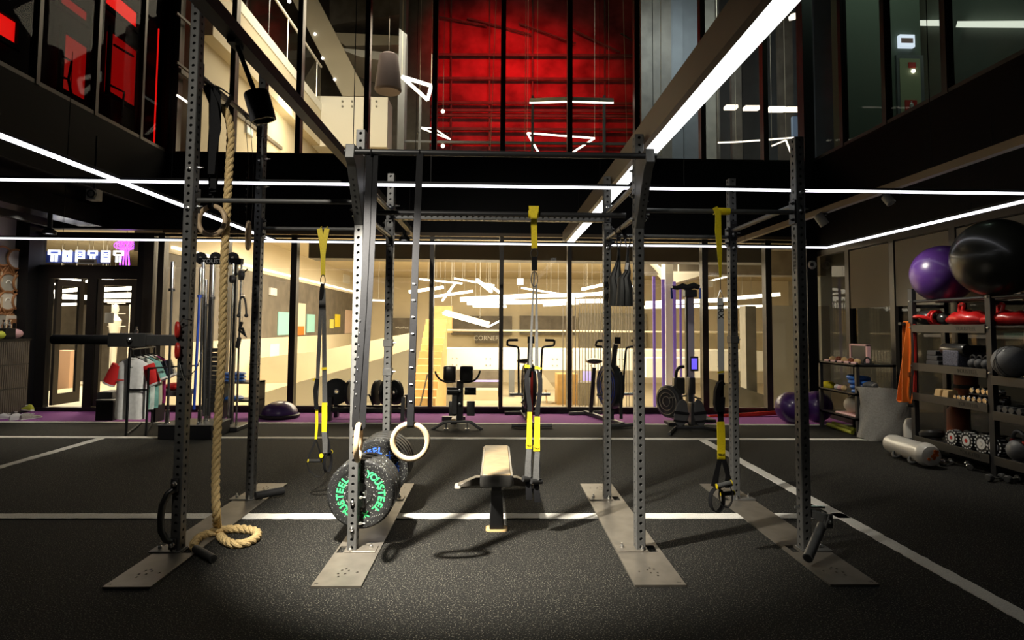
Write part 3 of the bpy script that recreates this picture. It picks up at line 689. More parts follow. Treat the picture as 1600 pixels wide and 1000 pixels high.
for px in (500, 700, 900, 1100): MB().tube(at(px, 386, 12.4), (at(px, 386, 12.4).x, 12.4, 3.499), .008, 5).build('hanger_rod', 'm_grey', gd)
mbox('dark_soffit', (1000, 428), (1290, 392), 15.4, .5, 'm_dark', 'dark soffit of the mall ceiling on the right', 'soffit')
for k, (px, py) in enumerate(((542, 436), (428, 456), (813, 440), (1109, 443))):
    lab = ('small white square plate on the cream bulkhead', 'small cream square plate near the wide left mullion', 'small white square plate hanging near the middle strap', 'small white square plate left of the yellow strap on the right')[k]
    if k < 2:
        a, b = ax(px-5, py+5, SX+.05), ax(px+5, py-5, SX+.05)
        tag(MB().bx(SX+.0, SX+.05, min(a.y, b.y), max(a.y, b.y), min(a.z, b.z), max(a.z, b.z)).build('wall_plate', 'white'), lab, 'plate', 'white square plates in the mall')
    else:
        a, b = at(px-5, py+5, 15.8), at(px+5, py-5, 15.8)
        o = tag(MB().bx(a.x, b.x, 15.8, 15.86, a.z, b.z).build('wall_plate', 'white'), lab, 'plate', 'white square plates in the mall')
        MB().tube(((a.x+b.x)/2, 15.83, b.z), ((a.x+b.x)/2, 15.83, 3.499), .006, 5).build('hanger_rod', 'm_grey', o)
# lamps: sticks hung in a cloud
sticks = [((640, 456), (692, 449), 16, 6), ((675, 464), (738, 455), 17, 5), ((720, 468), (832, 462), 16, 9), ((730, 473), (960, 470), 18, 8), ((830, 463), (948, 459), 17, 7),
          ((850, 476), (902, 473), 16, 7), ((655, 436), (722, 443), 15, 3), ((710, 435), (772, 446), 16, 3), ((745, 437), (768, 456), 16, 5), ((762, 444), (781, 457), 15, 4),
          ((691, 470), (711, 443), 15, 3), ((815, 450), (886, 461), 17, 3), ((910, 452), (946, 444), 15, 5), ((1010, 474), (1142, 468), 18, 8), ((1145, 466), (1217, 460), 18, 7),
          ((1100, 481), (1192, 478), 17, 5), ((1000, 480), (1092, 478), 17, 6), ((1105, 440), (1218, 412), 16, 2.5), ((740, 478), (790, 479), 16, 5), ((555, 468), (600, 470), 18, 3),  # the thin slanting stick at the right is an LED reflection built as a lamp
          ((890, 466), (1000, 446), 16, 4)]
door_sticks = [((88, 434), (126, 438), 15, 3), ((86, 444), (128, 443), 16, 4), ((86, 456), (126, 452), 15, 7), ((86, 463), (140, 465), 16, 9), ((88, 476), (125, 475), 17, 5), ((135, 440), (146, 434), 15, 3),
               ((153, 434), (186, 440), 14, 4), ((153, 444), (210, 442), 16, 5), ((153, 453), (210, 450), 15, 7), ((156, 462), (210, 461), 16, 10), ((160, 470), (208, 470), 17, 5), ((238, 462), (284, 462), 17, 6), ((240, 442), (282, 445), 16, 3), ((244, 473), (280, 472), 16, 5)]
def stick(a, b, Y, th, label, group):
    a, b = at(a[0], a[1], Y), at(b[0], b[1], Y+.6); w = th/ppm(Y)
    o = thing('stick_lamp', (a+b)/2, label, 'lamp', group)
    MB().beam(a, b, w*.8, w*.8).build('tube', 'stick', o, smooth=False)
    for t in (.2, .8): MB().tube(a.lerp(b, t), (a.lerp(b, t).x, a.lerp(b, t).y, 3.499), .004, 4).build('wire', 'm_grey', o)
for a, b, Y, th in sticks: stick(a, b, Y, th, 'warm white stick lamp of the glowing cloud over the mall bridge', 'stick lamps over the mall bridge')
for a, b, Y, th in door_sticks: stick(a, b, Y, th, 'warm white stick lamp seen through the left doors', 'stick lamps beyond the doors')
pl = thing('slab_lamp', at(728, 498, 14.5), 'pale angular slab lamp with a glowing lower edge hanging in the mall', 'lamp')
for px in (705, 750): MB().tube(at(px, 497, 14.65), (at(px, 497, 14.65).x, 14.65, 3.499), .004, 4).build('wire', 'm_grey', pl)
MB().prism([at(x, y, 14.5) for x, y in ((690, 489), (697, 484), (766, 503), (762, 511))], (0, .35, 0)).build('body', 'm_white', pl)
MB().beam(at(692, 491, 14.5), at(762, 511, 14.5), .02, .02).beam(at(762, 511, 14.5), at(782, 501, 14.8), .03, .03).build('lit_edge', 'stick', pl)
# behind the left doors: dark shop interior
mbox('shop_interior', (62, 640), (290, 478), 19, .3, 'm_dark', 'dark shop interior seen through the left doors', 'shop')
mbox('pale_bench', (86, 618), (222, 600), 16, .6, 'm_cream', 'pale low bench beyond the left doors', 'bench')
mbox('pale_shelf', (82, 600), (110, 548), 14, .3, mat('salmon_panel', (.6, .38, .26), .7), 'salmon coloured panel reflected beyond the open door', 'panel')
o = thing('mannequin', (at(178, 640, 15).x, 15, FZ), 'white mannequin bust in a wire cage beyond the right door leaf', 'mannequin')
q = at(179, 520, 15)
MB().lathe([(.0, -.9), (.05, -.85), (.07, -.4), (.09, -.1), (.12, .1), (.14, .3), (.06, .4), (.05, .46), (.08, .55), (.06, .66), (0, .7)], q, (0, 0, 1), 16).build('bust', 'm_white', o)
MB().tube((q.x, q.y, FZ), (q.x, q.y, q.z-.85), .02, 8).build('stand', 'm_grey', o)
mb = MB()
for px in (168, 196):
    u = at(px, 640, 15.0); mb.tube((u.x, 15, FZ), (u.x, 15, at(0, 474, 15).z), .012, 6)
for py in (474, 490, 510, 530):
    mb.tube(at(168, py, 15), at(196, py, 15), .01, 6)
mb.build('cage', 'm_white', o)
# ---------------------------------------------------------------- upper mall
SX = -5.3
struct('wall_gallery_left', MB().bx(SX-.3, SX, GY+.3, 21, 4.15, 6.55), 'm_cream')
gb = thing('gallery_balcony', (SX, 14, 6.5), 'cream gallery balcony with glass balustrade running back on the left', 'balcony')
MB().bx(SX-.25, SX+.25, GY+.4, 17.4, 6.55, 7.75).build('fascia', 'm_cream', gb)
MB().bx(SX+.2, SX+.27, GY+.4, 17.4, 7.55, 7.78).build('edge_profile', 'm_white', gb)
MB().bx(SX+.21, SX+.225, GY+.4, 17.4, 7.78, 8.8).build('balustrade_glass', 'glass', gb, smooth=False)
MB().tube((SX+.22, GY+.4, 8.85), (SX+.22, 17.4, 8.85), .035, 8).build('handrail', 'm_white', gb)
for k in range(6): MB().tube((SX+.22, 11+k*1.2, 7.78), (SX+.22, 11+k*1.2, 8.85), .018, 6).build('baluster', 'chrome', gb)
wb = thing('white_balcony', at(545, 235, 17.4), 'white box balcony front at the end of the left gallery', 'balcony')
a, b = at(487, 228, 17.4), at(606, 152, 17.4)
MB().bx(a.x, b.x, 17.4, 18.2, a.z, b.z).build('front', 'm_white', wb)
mb = MB()
for px in (535, 550, 588):
    for py in (158, 166): mb.lathe([(0, 0), (.03, 0), (.03, .03), (0, .03)], at(px, py, 17.37), (0, 1, 0), 8)
mb.build('glass_fixing', 'm_grey', wb)
struct('wall_upper_rear', MB().bx(-15, -2.6, 19.5, 19.7, 4.1, 6.6), mat('tan_wall', (.60, .42, .22), .8))
struct('wall_upper_dark', MB().bx(-15, -2.4, 21.5, 21.7, 6.6, 16), 'm_dark')
tag(MB().prism([at(x, y, 18.6) for x, y in ((452, -10), (492, -10), (575, 150), (535, 150))], (0, .5, 0)).build('sloping_band', 'm_cream'), 'cream sloping escalator underside above the white balcony', 'escalator')
tag(MB().prism([at(x, y, 20) for x, y in ((515, 40), (625, 22), (625, -8), (515, -8))], (0, 1.47, 0)).build('dark_soffit', 'm_dark'), 'dark soffit panel above the tapered pendant lamp', 'soffit')
tag(MB().prism([at(x, y, 19.8) for x, y in ((510, 50), (625, 56), (625, 70), (540, 72))], (0, 1.67, 0)).build('cream_truss', 'm_cream'), 'cream beam behind the tapered pendant lamp', 'beam')
tag(MB().prism([at(x, y, 19.4) for x, y in ((525, 74), (625, 84), (625, 100), (560, 88))], (0, 2.07, 0)).build('slotted_truss', 'm_white'), 'white slotted truss behind the tapered pendant lamp', 'truss')
mbox('grey_column', (620, 245), (636, -60), 14.5, .4, 'm_greyblue', 'blue grey column between the cream gallery and the red wall', 'column')
tag(MB().beam(ax(281, 110, SX+.03), ax(440, 232, SX+.03), .05, .08).build('gallery_rail', 'm_dark'), 'thin dark rail line sloping across the cream gallery wall', 'rail')
tag(MB().beam(ax(277, 149, SX+.04), ax(302, 166, SX+.04), .025, .03).build('gallery_lamp', 'stick_soft'), 'slanting lit line low on the cream gallery wall', 'lamp')
for k, (x0, y0, x1, y1) in enumerate(((276, 20, 470, 190), (276, 97, 415, 205))):
    tag(MB().beam(ax(x0, y0, SX+.02), ax(x1, y1, SX+.02), .03, .04).build('wall_groove', 'm_dark'), ('upper dark groove across the cream gallery wall', 'lower dark groove across the cream gallery wall')[k], 'groove', 'grooves on the cream wall')
a = ax(391, 205, SX+.05)
ex = tag(MB().bx(SX, SX+.05, a.y-.17, a.y+.17, a.z-.085, a.z+.085).build('exit_sign', 'wall_white'), 'small lit green exit sign on the cream gallery wall behind the spotlight', 'sign')
MB().bx(SX+.05, SX+.055, a.y-.14, a.y+.14, a.z-.06, a.z+.05).build('running_figure', 'exit_green', ex)
# ceiling spots under the gallery
for k, (px, py) in enumerate(((452, 2), (483, 53), (508, 91), (529, 124))):
    p = ax(px, py, SX+.28) if k < 1 else at((0, 492, 504, 523)[k], py, 18.58)
    tag(MB().ball(p, .045, u=12, v=8).build('gallery_spot', 'led'), 'tiny white spot glowing along the left gallery edge', 'lamp', 'gallery edge spots')
# tapered pendant
p = at(607, 115, 12.2)
pd = thing('pendant_lamp', p, 'large mauve grey tapered pendant lamp hanging behind the upper glass', 'pendant lamp')
MB().lathe([(0, .40), (.14, .40), (.19, .36), (.27, -.34), (.24, -.38), (0, -.32)], p, (0, 0, 1), 28).build('shade', mat('mauve_shade', (.24, .19, .20), .7), pd)
MB().tube(p+Vector((0, 0, .38)), p+Vector((0, 0, 5)), .006, 6).build('cord', 'm_dark', pd)
# red zone
struct('wall_red', MB().bx(-2.9, 5.6, 24, 24.2, 4.1, 18), 'm_redwall')
mb = MB()
for py in (85, 122, 160, 172, 180, 201, 223): mb.beam(at(626, py, 23.8), at(1000, py+2, 23.8), .08, .10)
for px in (656, 705, 765, 832, 945): mb.beam(at(px, -30, 23.85), at(px, 240, 23.85), .05, .06)
for k in range(5): mb.beam(at(650+k*80, 20+k*8, 23.8), at(760+k*70, 40+k*14, 23.8), .05, .06)
tag(mb.build('red_truss_grid', 'm_dark'), 'dark truss grid in front of the red lit wall', 'truss')
gr = thing('grey_railing', at(800, 245, 14.7), 'long thin grey rail on slim posts low across the red zone', 'railing')
MB().beam(at(630, 221, 14.7), at(990, 225, 14.7), .05, .05).build('rail', 'm_greyblue', gr)
for px in (656, 832, 944): MB().bx(at(px, 200, 14.7).x-.03, at(px, 200, 14.7).x+.03, 14.67, 14.73, 4.15, at(px, 150, 14.7).z).build('post', 'm_greyblue', gr)
def neon(name, pts, Y, th, label, closed=True, m_='stick', dY=0.0):
    P = [at(x, y, Y+dY*i) for i, (x, y) in enumerate(pts)]
    mb = MB(); w = th/ppm(Y)
    for a, b in list(zip(P, P[1:]))+([(P[-1], P[0])] if closed else []): mb.beam(a, b, w, w)
    o = thing(name, P[0], label, 'pendant lamp'); mb.build('light_bar', m_, o, smooth=False)
    for a in P[:2]: MB().tube(a, a+Vector((0, 0, 7)), .005, 4).build('cord', 'm_cream', o)
    return o
neon('triangle_pendant', [(628, 120), (674, 134), (668, 156)], 14.0, 4.5, 'bright triangular pendant lamp beside the mauve pendant')
neon('triangle_pendant', [(655, 199), (679, 201), (704, 218)], 16.5, 1.6, 'thin small triangular pendant lamp low in the red zone', dY=.3)
neon('triangle_pendant', [(824, 208), (929, 216), (892, 240), (846, 246)], 16.0, 2.2, 'wide thin triangular pendant lamp under the chevron pendant', dY=.3)
ch = thing('chevron_pendant', at(893, 157, 13.5), 'pale chevron bar pendant with a lit lower edge before the red wall', 'pendant lamp')
P = [at(828, 157, 13.5), at(888, 155, 13.0), at(958, 157, 13.5)]
for a, b in ((P[0], P[1]), (P[1], P[2])):
    MB().beam(a, b, .05, .09).build('arm', 'm_white', ch); MB().beam(a-Vector((0, 0, .055)), b-Vector((0, 0, .055)), .04, .025).build('lit_edge', 'stick', ch, smooth=False)
for q in (P[0].lerp(P[1], .2), P[1].lerp(P[2], .9)): MB().tube(q, q+Vector((0, 0, 5)), .005, 4).build('cord', 'm_cream', ch)
for k, (x0, x1) in enumerate(((822, 820), (776, 766), (973, 980), (1032, 1033))):
    tag(MB().tube(at(x0, -20, 12.5), at(x1, 243, 12.5), .006, 5).build('hanging_cord', 'm_cream'), ('thin pale cord left of the chevron pendant', 'thin pale cord right of the left red mullion', 'thin pale cord right of the chevron pendant', 'thin pale cord before the dark grey panels')[k], 'cord', 'thin hanging cords in the atrium')
for k, (px, py) in enumerate(((692, 174), (692, 228))):  # glare reflections on the glass, built as glowing balls on cords
    rl = tag(MB().ball(at(px, py, 14.8), .05, u=12, v=8).build('glare_ball', 'stick_soft'), ('round glass glare built as a glowing ball in the red zone, upper of two', 'round glass glare built as a glowing ball in the red zone, lower of two')[k], 'lamp'); MB().tube(at(px, py, 14.8)+Vector((0, 0, .05)), at(px, py, 14.8)+Vector((0, 0, 6)), .003, 4).build('cord', 'm_dark', rl)
# grey zone right
struct('wall_grey_panels', MB().bx(5.55, 12.8, 19, 19.2, 4.1, 16), 'm_greyblue')
for k, (x0, x1, m_) in enumerate(((1003, 1048, 'm_dark'), (1050, 1066, 'm_greyblue'), (1068, 1090, 'm_greyblue'), (1104, 1116, 'm_concrete'), (1118, 1122, 'm_dark'), (1146, 1156, 'm_dark'), (1221, 1236, 'm_dark'))):
    mbox('partition_screen', (x0, 340), (x1, -60), 16.5+.1*k, .15, m_, ('dark panel right of the red wall', 'grey blue panel second from the red wall', 'grey blue panel third from the red wall', 'concrete panel right of the upper mullion', 'thin dark post right of the concrete panel', 'dark slim post behind the bright linear lamp', 'dark slim post nearest the right corner')[k], 'panel', group='grey panels behind the upper glass')
for k, (x0, y0, x1, y1, th) in enumerate(((1133, 26, 1150, 24, 7), (1200, 28, 1222, 28, 7), (1235, 27, 1248, 24, 6), (1133, 168, 1151, 168, 5), (1163, 169, 1186, 169, 5), (1200, 171, 1226, 171, 6), (1228, 171, 1262, 171, 5))):
    a, b = at(x0, y0, 16.2), at(x1, y1, 16.2)
    tag(MB().beam(a, b, .2, th/ppm(16.2)).build('ceiling_panel_lamp', 'stick_soft'), ('lit panel left of the linear lamp near the top', 'lit panel just right of the linear lamp near the top', 'lit panel in the upper right corner pane', 'lit panel first in the low row', 'lit panel second in the low row', 'lit panel third in the low row', 'lit panel last in the low row by the corner')[k], 'lamp', 'lit panels behind the right upper glass')
neon('line_pendant', [(1122, 223), (1150, 222), (1205, 218), (1240, 215)], 15.2, 2, 'thin orange lit line pendant low behind the right upper glass', closed=False, m_='stick_soft')
neon('line_pendant', [(1206, 228), (1228, 219), (1240, 250)], 15.0, 2, 'thin angled pendant behind the right front post top', closed=False, m_='stick_soft')
mbox('pale_blue_panel', (1242, 358), (1262, 182), 15.9, .1, mat('pale_blue', (.30, .38, .48), .6, emit=(.4, .6, 1), es=.1), 'pale blue lit panel in the right corner pane', 'panel')
mbox('red_indicator', (1036, 167), (1043, 162), 16.4, .1, 'orange', 'tiny orange indicator lamp before the grey panels', 'lamp')
# ================================================================ the training rig
Y1, Y2, PW, PD = 4.02, 5.19, .06, .08
PXS = [-2.011, -.902, .950, 2.036]
PLX = [(-2.133, -1.873), (-1.004, -.728), (.791, 1.081), (1.898, 2.180)]
YF, YB, TB = 3.50, 5.715, .012
HT, HS = 3.63, 2.74
def perforated(w, d, h, pitch=.05, r=.0105, ch=.004, dep=.02, shadow=None):
    mb = MB()
    n = int(round(h/pitch)); hp = h/n
    K = 12
    for (ux, uy, half, off) in (((1, 0), (0, -1), w/2, d/2), ((0, 1), (1, 0), d/2, w/2), ((-1, 0), (0, 1), w/2, d/2), ((0, -1), (-1, 0), d/2, w/2)):
        hw = half-ch
        def P(u, v, dd=0): return (ux[0]*u+uy[0]*(off-dd), ux[1]*u+uy[1]*(off-dd), v) if False else (ux*1 if False else 0)
        def Q(u, v, dd=0.0): return Vector((ux*0, 0, 0)) if False else Vector((u*U[0]+N[0]*(off-dd), u*U[1]+N[1]*(off-dd), v))
        U, N = (ux, uy), None
        U = ux if isinstance(ux, tuple) else ux; N = uy
        for i in range(n):
            zc = (i+.5)*hp; step = 1
            sq = []; ci = []; cb = []
            for k in range(K):
                a = 2*PI*(k+.5)/K; c, s_ = math.cos(a), math.sin(a)
                # point on the cell's border in the same direction
                t = min(hw/abs(c) if abs(c) > 1e-6 else 1e9, hp/2/abs(s_) if abs(s_) > 1e-6 else 1e9)
                sq.append([c*t, s_*t]); ci.append(Q(c*r, zc+s_*r)); cb.append(Q(c*r, zc+s_*r, dep))
            # snap the four directions nearest the corners on to the corners
            for (sx, sz) in ((1, 1), (-1, 1), (-1, -1), (1, -1)):
                j = min(range(K), key=lambda k: (sq[k][0]-sx*hw)**2+(sq[k][1]-sz*hp/2)**2); sq[j] = [sx*hw, sz*hp/2]
            A = mb._v([Q(x, zc+z) for x, z in sq]); B = mb._v(ci); C = mb._v(cb)
            for k in range(K):
                k2 = (k+1) % K
                mb.face([A[k], A[k2], B[k2], B[k]]); mb.face([B[k], B[k2], C[k2], C[k]])
            mb.face(C)
    # chamfers and ends
    for sx in (-1, 1):
        for sy in (-1, 1):
            v = mb._v([(sx*(w/2-ch), sy*d/2, 0), (sx*w/2, sy*(d/2-ch), 0), (sx*w/2, sy*(d/2-ch), h), (sx*(w/2-ch), sy*d/2, h)]); mb.face(v)
    for z in (0, h):
        mb.face(mb._v([(-w/2+ch, -d/2, z), (w/2-ch, -d/2, z), (w/2, -d/2+ch, z), (w/2, d/2-ch, z), (w/2-ch, d/2, z), (-w/2+ch, d/2, z), (-w/2, d/2-ch, z), (-w/2, -d/2+ch, z)]))
    return mb
rig = thing('workout_rig', (0, 4.6, 0), 'big dark steel training rig of eight perforated posts on four floor plates', 'training rig')
def upright_mesh(h):
    o = perforated(PW, PD, h-TB).build('upright', 'steel', None)
    me = o.data; bpy.data.objects.remove(o); return me
ME_T, ME_S = upright_mesh(HT), upright_mesh(HS)
UPR = {}
def bolt(mb, p, ax_, r=.012, h=.012):
    mb.lathe([(0, 0), (r, 0), (r, h), (r*.5, h*1.3), (r*.5, h*2.2), (0, h*2.2)], p, ax_, 8)
for i, x in enumerate(PXS):
    for row, y in enumerate((Y1+PD/2, Y2+PD/2)):
        o = bpy.data.objects.new('upright', ME_T if i == 0 else ME_S); COL.objects.link(o); o.parent = rig
        o.location = (x, y-4.6, TB); WM[o.name] = Vector((x, y, TB)); UPR[(i, row)] = o
        s = -1 if i in (0, 2) else 1
        xs_ = sorted((x-s*.042, x+s*.155))
        f = MB().bx(xs_[0], xs_[1], y-.062, y+.05, TB, TB+.008).build('foot_flange', 'plate_steel' if i in (1, 2) else 'steel', o, bevel=.003)
        for (bx_, by_) in ((x-s*.005, y-.052), (x+s*.115, y+.005)):
            b = MB(); bolt(b, (bx_, by_, TB+.008), (0, 0, 1), .012, .014); b.build('flange_bolt', 'zinc', o)
# floor plates with slots and drilled holes
def plate(x0, x1, y0, y1, z0, z1, holes, m):
    xs = sorted({x0, x1, *[h[0] for h in holes], *[h[1] for h in holes]}); ys = sorted({y0, y1, *[h[2] for h in holes], *[h[3] for h in holes]})
    mb = MB()
    def hole(x, y): return any(h[0] < x < h[1] and h[2] < y < h[3] for h in holes)
    G = {}
    def V(i, j, z):
        k = (i, j, z)
        if k not in G: G[k] = mb.bm.verts.new((xs[i], ys[j], z))
        return G[k]
    nx, ny = len(xs)-1, len(ys)-1
    S_ = {(i, j): not hole((xs[i]+xs[i+1])/2, (ys[j]+ys[j+1])/2) for i in range(nx) for j in range(ny)}
    for (i, j), ok in S_.items():
        if not ok: continue
        for z in (z0, z1): mb.face([V(i, j, z), V(i+1, j, z), V(i+1, j+1, z), V(i, j+1, z)])
        for (di, dj, a, b) in ((-1, 0, (i, j), (i, j+1)), (1, 0, (i+1, j), (i+1, j+1)), (0, -1, (i, j), (i+1, j)), (0, 1, (i, j+1), (i+1, j+1))):
            if not S_.get((i+di, j+dj), False): mb.face([V(*a, z0), V(*b, z0), V(*b, z1), V(*a, z1)])
    return mb
for i, (x0, x1) in enumerate(PLX):
    hs = []
    sgn = 1 if i in (0, 2) else -1
    for yy in (Y1+.04, Y2+.04):
        sx = PXS[i]+sgn*.078; sx0, sx1 = sx-.028, sx+.028
        sx0, sx1 = max(sx0, x0+.012), min(sx1, x1-.012)
        hs.append((sx0, sx1, yy-.06, yy+.06))
    for yc, fl in ((YF+.15, 1), (YB-.12, -1)):
        xc = (x0+x1)/2
        for (dx_, dy_) in ((-.02, .07), (.0, .09), (.02, .065), (-.03, .02), (.01, .02), (-.02, -.02), (.075, .04)):
            a = xc+dx_*(1 if i < 2 else -1); b = yc+dy_*fl; hs.append((a-.006, a+.006, b-.009, b+.009))
    o = plate(x0, x1, YF, YB, .001, TB, hs, 0).build('base_plate', 'plate_steel', rig, smooth=False)
    c = (x0+.02 if i < 2 else x1-.03, YF+.03, TB+.0008)
    lettering('YS', .022, c, (1, 0, 0), (0, 1, 0), 'dark_ink', o, ext=.0003)
# cross bars
def bar(name, a, b, r, m='steel', end=True):
    o = MB().tube(a, b, r, 16).build(name, m, rig)
    if end:
        for p in (a, b):
            p = Vector(p); mb = MB().obox(p+(Vector(b)-Vector(a)).normalized()*(.006 if p == Vector(a) else -.006), .012 if abs(b[0]-a[0]) > abs(b[1]-a[1]) else PW, PD if abs(b[0]-a[0]) > abs(b[1]-a[1]) else .012, .16)
            for dz in (-.055, .055):
                d = (Vector(b)-Vector(a)).normalized()*(-1 if p == Vector(a) else 1)
                bolt(mb, p-d*.012+Vector((0, -.02 if abs(d.x) > .5 else 0, dz)), -d, .011, .010)
            mb.build('end_bracket', 'steel_dark', o)
    return o
h = PW/2; ym1, ym2 = Y1+PD/2, Y2+PD/2
bar('pull_up_bar', (PXS[0]+h, ym1, 2.262), (PXS[1]-h, ym1, 2.262), .016)
bar('pull_up_bar', (PXS[0]+h, ym2, 2.262), (PXS[1]-h, ym2, 2.262), .016)
bar('pull_up_bar', (PXS[2]+h, ym1, 2.232), (PXS[3]-h, ym1, 2.232), .016)
bar('pull_up_bar', (PXS[2]+h, ym2, 2.232), (PXS[3]-h, ym2, 2.232), .016)
for i, z in ((0, 3.12), (1, 2.41), (1, 2.20), (2, 2.42), (2, 2.20), (3, 2.285)):
    bar('depth_bar', (PXS[i], Y1+PD, z), (PXS[i], Y2, z), .019, 'steel_dark' if i < 2 else 'steel')
# perforated rear beam and the tube in front of it
bm_ = perforated(.05, .08, PXS[2]-PXS[1]-PW)
o = bm_.build('rear_beam', 'steel', None); me = o.data; bpy.data.objects.remove(o)
me.transform(Matrix.Rotation(PI/2, 4, 'Y')); me.update()
o = bpy.data.objects.new('rear_beam', me); COL.objects.link(o); o.parent = rig; o.location = (PXS[1]+h, ym2-4.6, 2.375)
mb = MB()
for px in (686, 714, 752, 779): bolt(mb, (at(px, 336, Y2).x, ym2-.041, 2.375), (0, -1, 0), .014, .01)
mb.build('beam_bolt', 'zinc', o)
bar('pull_up_tube', (PXS[1]+.02, 4.37, 2.252), (PXS[2]-.02, 4.37, 2.252), .019, 'steel_dark', False)
# cantilever brackets and the front ring bar
for i in (1, 2):
    x = PXS[i]; s = 1 if i == 1 else -1
    g = MB().prism([(x-.028, Y1, 2.10), (x-.028, Y1, 2.56), (x-.028, 3.74, 2.56), (x-.028, 3.72, 2.47), (x-.028, 3.78, 2.44)], (.056, 0, 0)).build('ring_bar_bracket', 'steel', rig, bevel=.004)
    mb = MB()
    for k in range(9): mb.lathe([(0, 0), (.007, 0), (.007, .002), (0, .002)], (x, 3.795+.021*k, 2.424-.031*k), (0, -.82, -.56), 8)
    mb.build('bracket_slot', 'dark_ink', g)
    for z in (2.5, 2.33, 2.17):
        for q in (1, -1): mb = MB(); bolt(mb, (x+q*.03, Y1+.05, z), (q, 0, 0)); mb.build('bracket_bolt', 'zinc', g)
bar('ring_bar', (PXS[1]-.035, 3.755, 2.515), (PXS[2]+.045, 3.755, 2.515), .019, 'steel_dark', False)
# bolts on the posts
def post_bolts(i, row, zs, fr=True):
    x = PXS[i]; y = (Y1, Y2)[row]
    for z in zs: mb = MB(); bolt(mb, (x, y, z), (0, -1, 0), .0145, .012); mb.build('post_bolt', 'zinc', UPR[(i, row)])
    for z in zs: mb = MB(); bolt(mb, (x+PW/2, y+.04, z+.02), (1, 0, 0), .009, .02); mb.build('side_bolt', 'zinc', UPR[(i, row)])
post_bolts(0, 0, (2.46, 2.20)); post_bolts(1, 0, (.32, .155, 2.30)); post_bolts(2, 0, (2.185,)); post_bolts(3, 0, (2.36, 2.235))
post_bolts(0, 1, (2.84, 2.6)); post_bolts(1, 1, (2.45, 2.2)); post_bolts(2, 1, (2.47, 2.12)); post_bolts(3, 1, (2.25, 2.13))
# joints of the tall posts
for row, y in ((0, Y1), (1, Y2)):
    z = 1.115
    MB().bx(PXS[0]-PW/2-.001, PXS[0]+PW/2+.001, y-.001, y+PD+.001, z-.003, z+.003).build('joint_seam', 'dark_ink', UPR[(0, row)], smooth=False)
# vertical lettering on the posts, length marks on the left rear post
for i, row, z in ((3, 0, 1.95), (0, 0, 1.7)):
    x = PXS[i]-PW/2-.0008 if i == 3 else PXS[i]+PW/2+.0008
    y = (Y1, Y2)[row]+PD/2
    lettering('YOUSTEEL', .05, (x, y, z), (0, 0, -1), (0, -1 if i == 3 else 1, 0), 'dark_ink', UPR[(i, row)])
# clamp sleeves on the rear posts
for i, z in ((1, 1.30), (1, 1.06), (3, 1.35)):
    x = PXS[i]; o = MB().bx(x-.036, x+.036, Y2-.006, Y2+PD+.006, z-.03, z+.03).build('clamp_sleeve', 'steel', rig, bevel=.003)
    b = MB(); bolt(b, (x+.036, Y2+.04, z), (1, 0, 0), .01, .012); b.build('sleeve_knob', 'zinc', o)
# jammer arm on the left front post
az = at(275, 532, Y1).z; xl = at(72, 532, Y1-.02).x; xm = at(172, 532, Y1-.02).x
arm = MB().bx(xm-.02, PXS[0]-PW/2, Y1+.005, Y1+PD-.005, az-.035, az+.035).bx(xm-.03, at(228, 530, Y1).x, Y1, Y1+PD, az-.044, az+.044).build('jammer_arm', 'steel', rig, bevel=.004)
MB().tube((xl, ym1, az), (xm, ym1, az), .031, 20).build('arm_roller', 'rubber', arm)
b = MB(); bolt(b, (at(203, 530, Y1).x, Y1, az), (0, -1, 0), .016, .014); b.build('arm_bolt', 'zinc', arm); b = MB(); bolt(b, (at(207, 522, Y1).x, ym1, az+.044), (0, 0, 1), .012, .02); b.build('arm_bolt', 'zinc', arm)
for py in (515, 548):
    p = at(277, py, Y1-.02)
    k = MB().torus(p, .042, .011, (.75, .66, 0), 20, 8, sx=.55, sz=1).build('pull_pin', 'red_plain', rig)
    MB().path([p+Vector((0, 0, -.03)), p+Vector((.03, -.02, -.09)), p+Vector((.045, -.01, -.16)), p+Vector((.05, .02, -.20))] if py > 530 else [p+Vector((0, 0, .02)), p+Vector((.05, -.03, .07)), p+Vector((.09, 0, .06))], .003, 6).build('pin_cable', 'chrome', k)
p = at(290, 590, Y1-.01)
MB().path([(PXS[0]+.03, Y1+.03, p.z), (PXS[0]+.10, Y1-.02, p.z+.05), (PXS[0]+.12, Y1, p.z+.13), (PXS[0]+.11, Y1+.02, p.z+.17)], .003, 6).build('pin_cable', 'chrome', rig)
# grip handle near the foot of the left front post
gx, gy = PXS[0]-.035, Y1-.012
hg = MB().bx(gx+.005, gx+.05, gy-.012, gy+.012, .385, .47).bx(gx+.005, gx+.05, gy-.012, gy+.012, .03, .10).build('grip_mount', 'steel_dark', rig, bevel=.004)
MB().path([(gx+.02, gy-.01, .40), (gx+.0, gy-.03, .385), (gx-.02, gy-.05, .32), (gx-.027, gy-.05, .25), (gx-.02, gy-.05, .16), (gx+.0, gy-.03, .10), (gx+.02, gy-.01, .085)], .021, 12).build('grip_handle', 'vinyl', hg)
b = MB(); bolt(b, (gx+.03, gy-.012, .44), (0, -1, 0), .017, .012); b.build('grip_bolt', 'zinc', hg); b = MB(); bolt(b, (gx+.03, gy-.012, .065), (0, -1, 0), .017, .012); b.build('grip_bolt', 'zinc', hg)
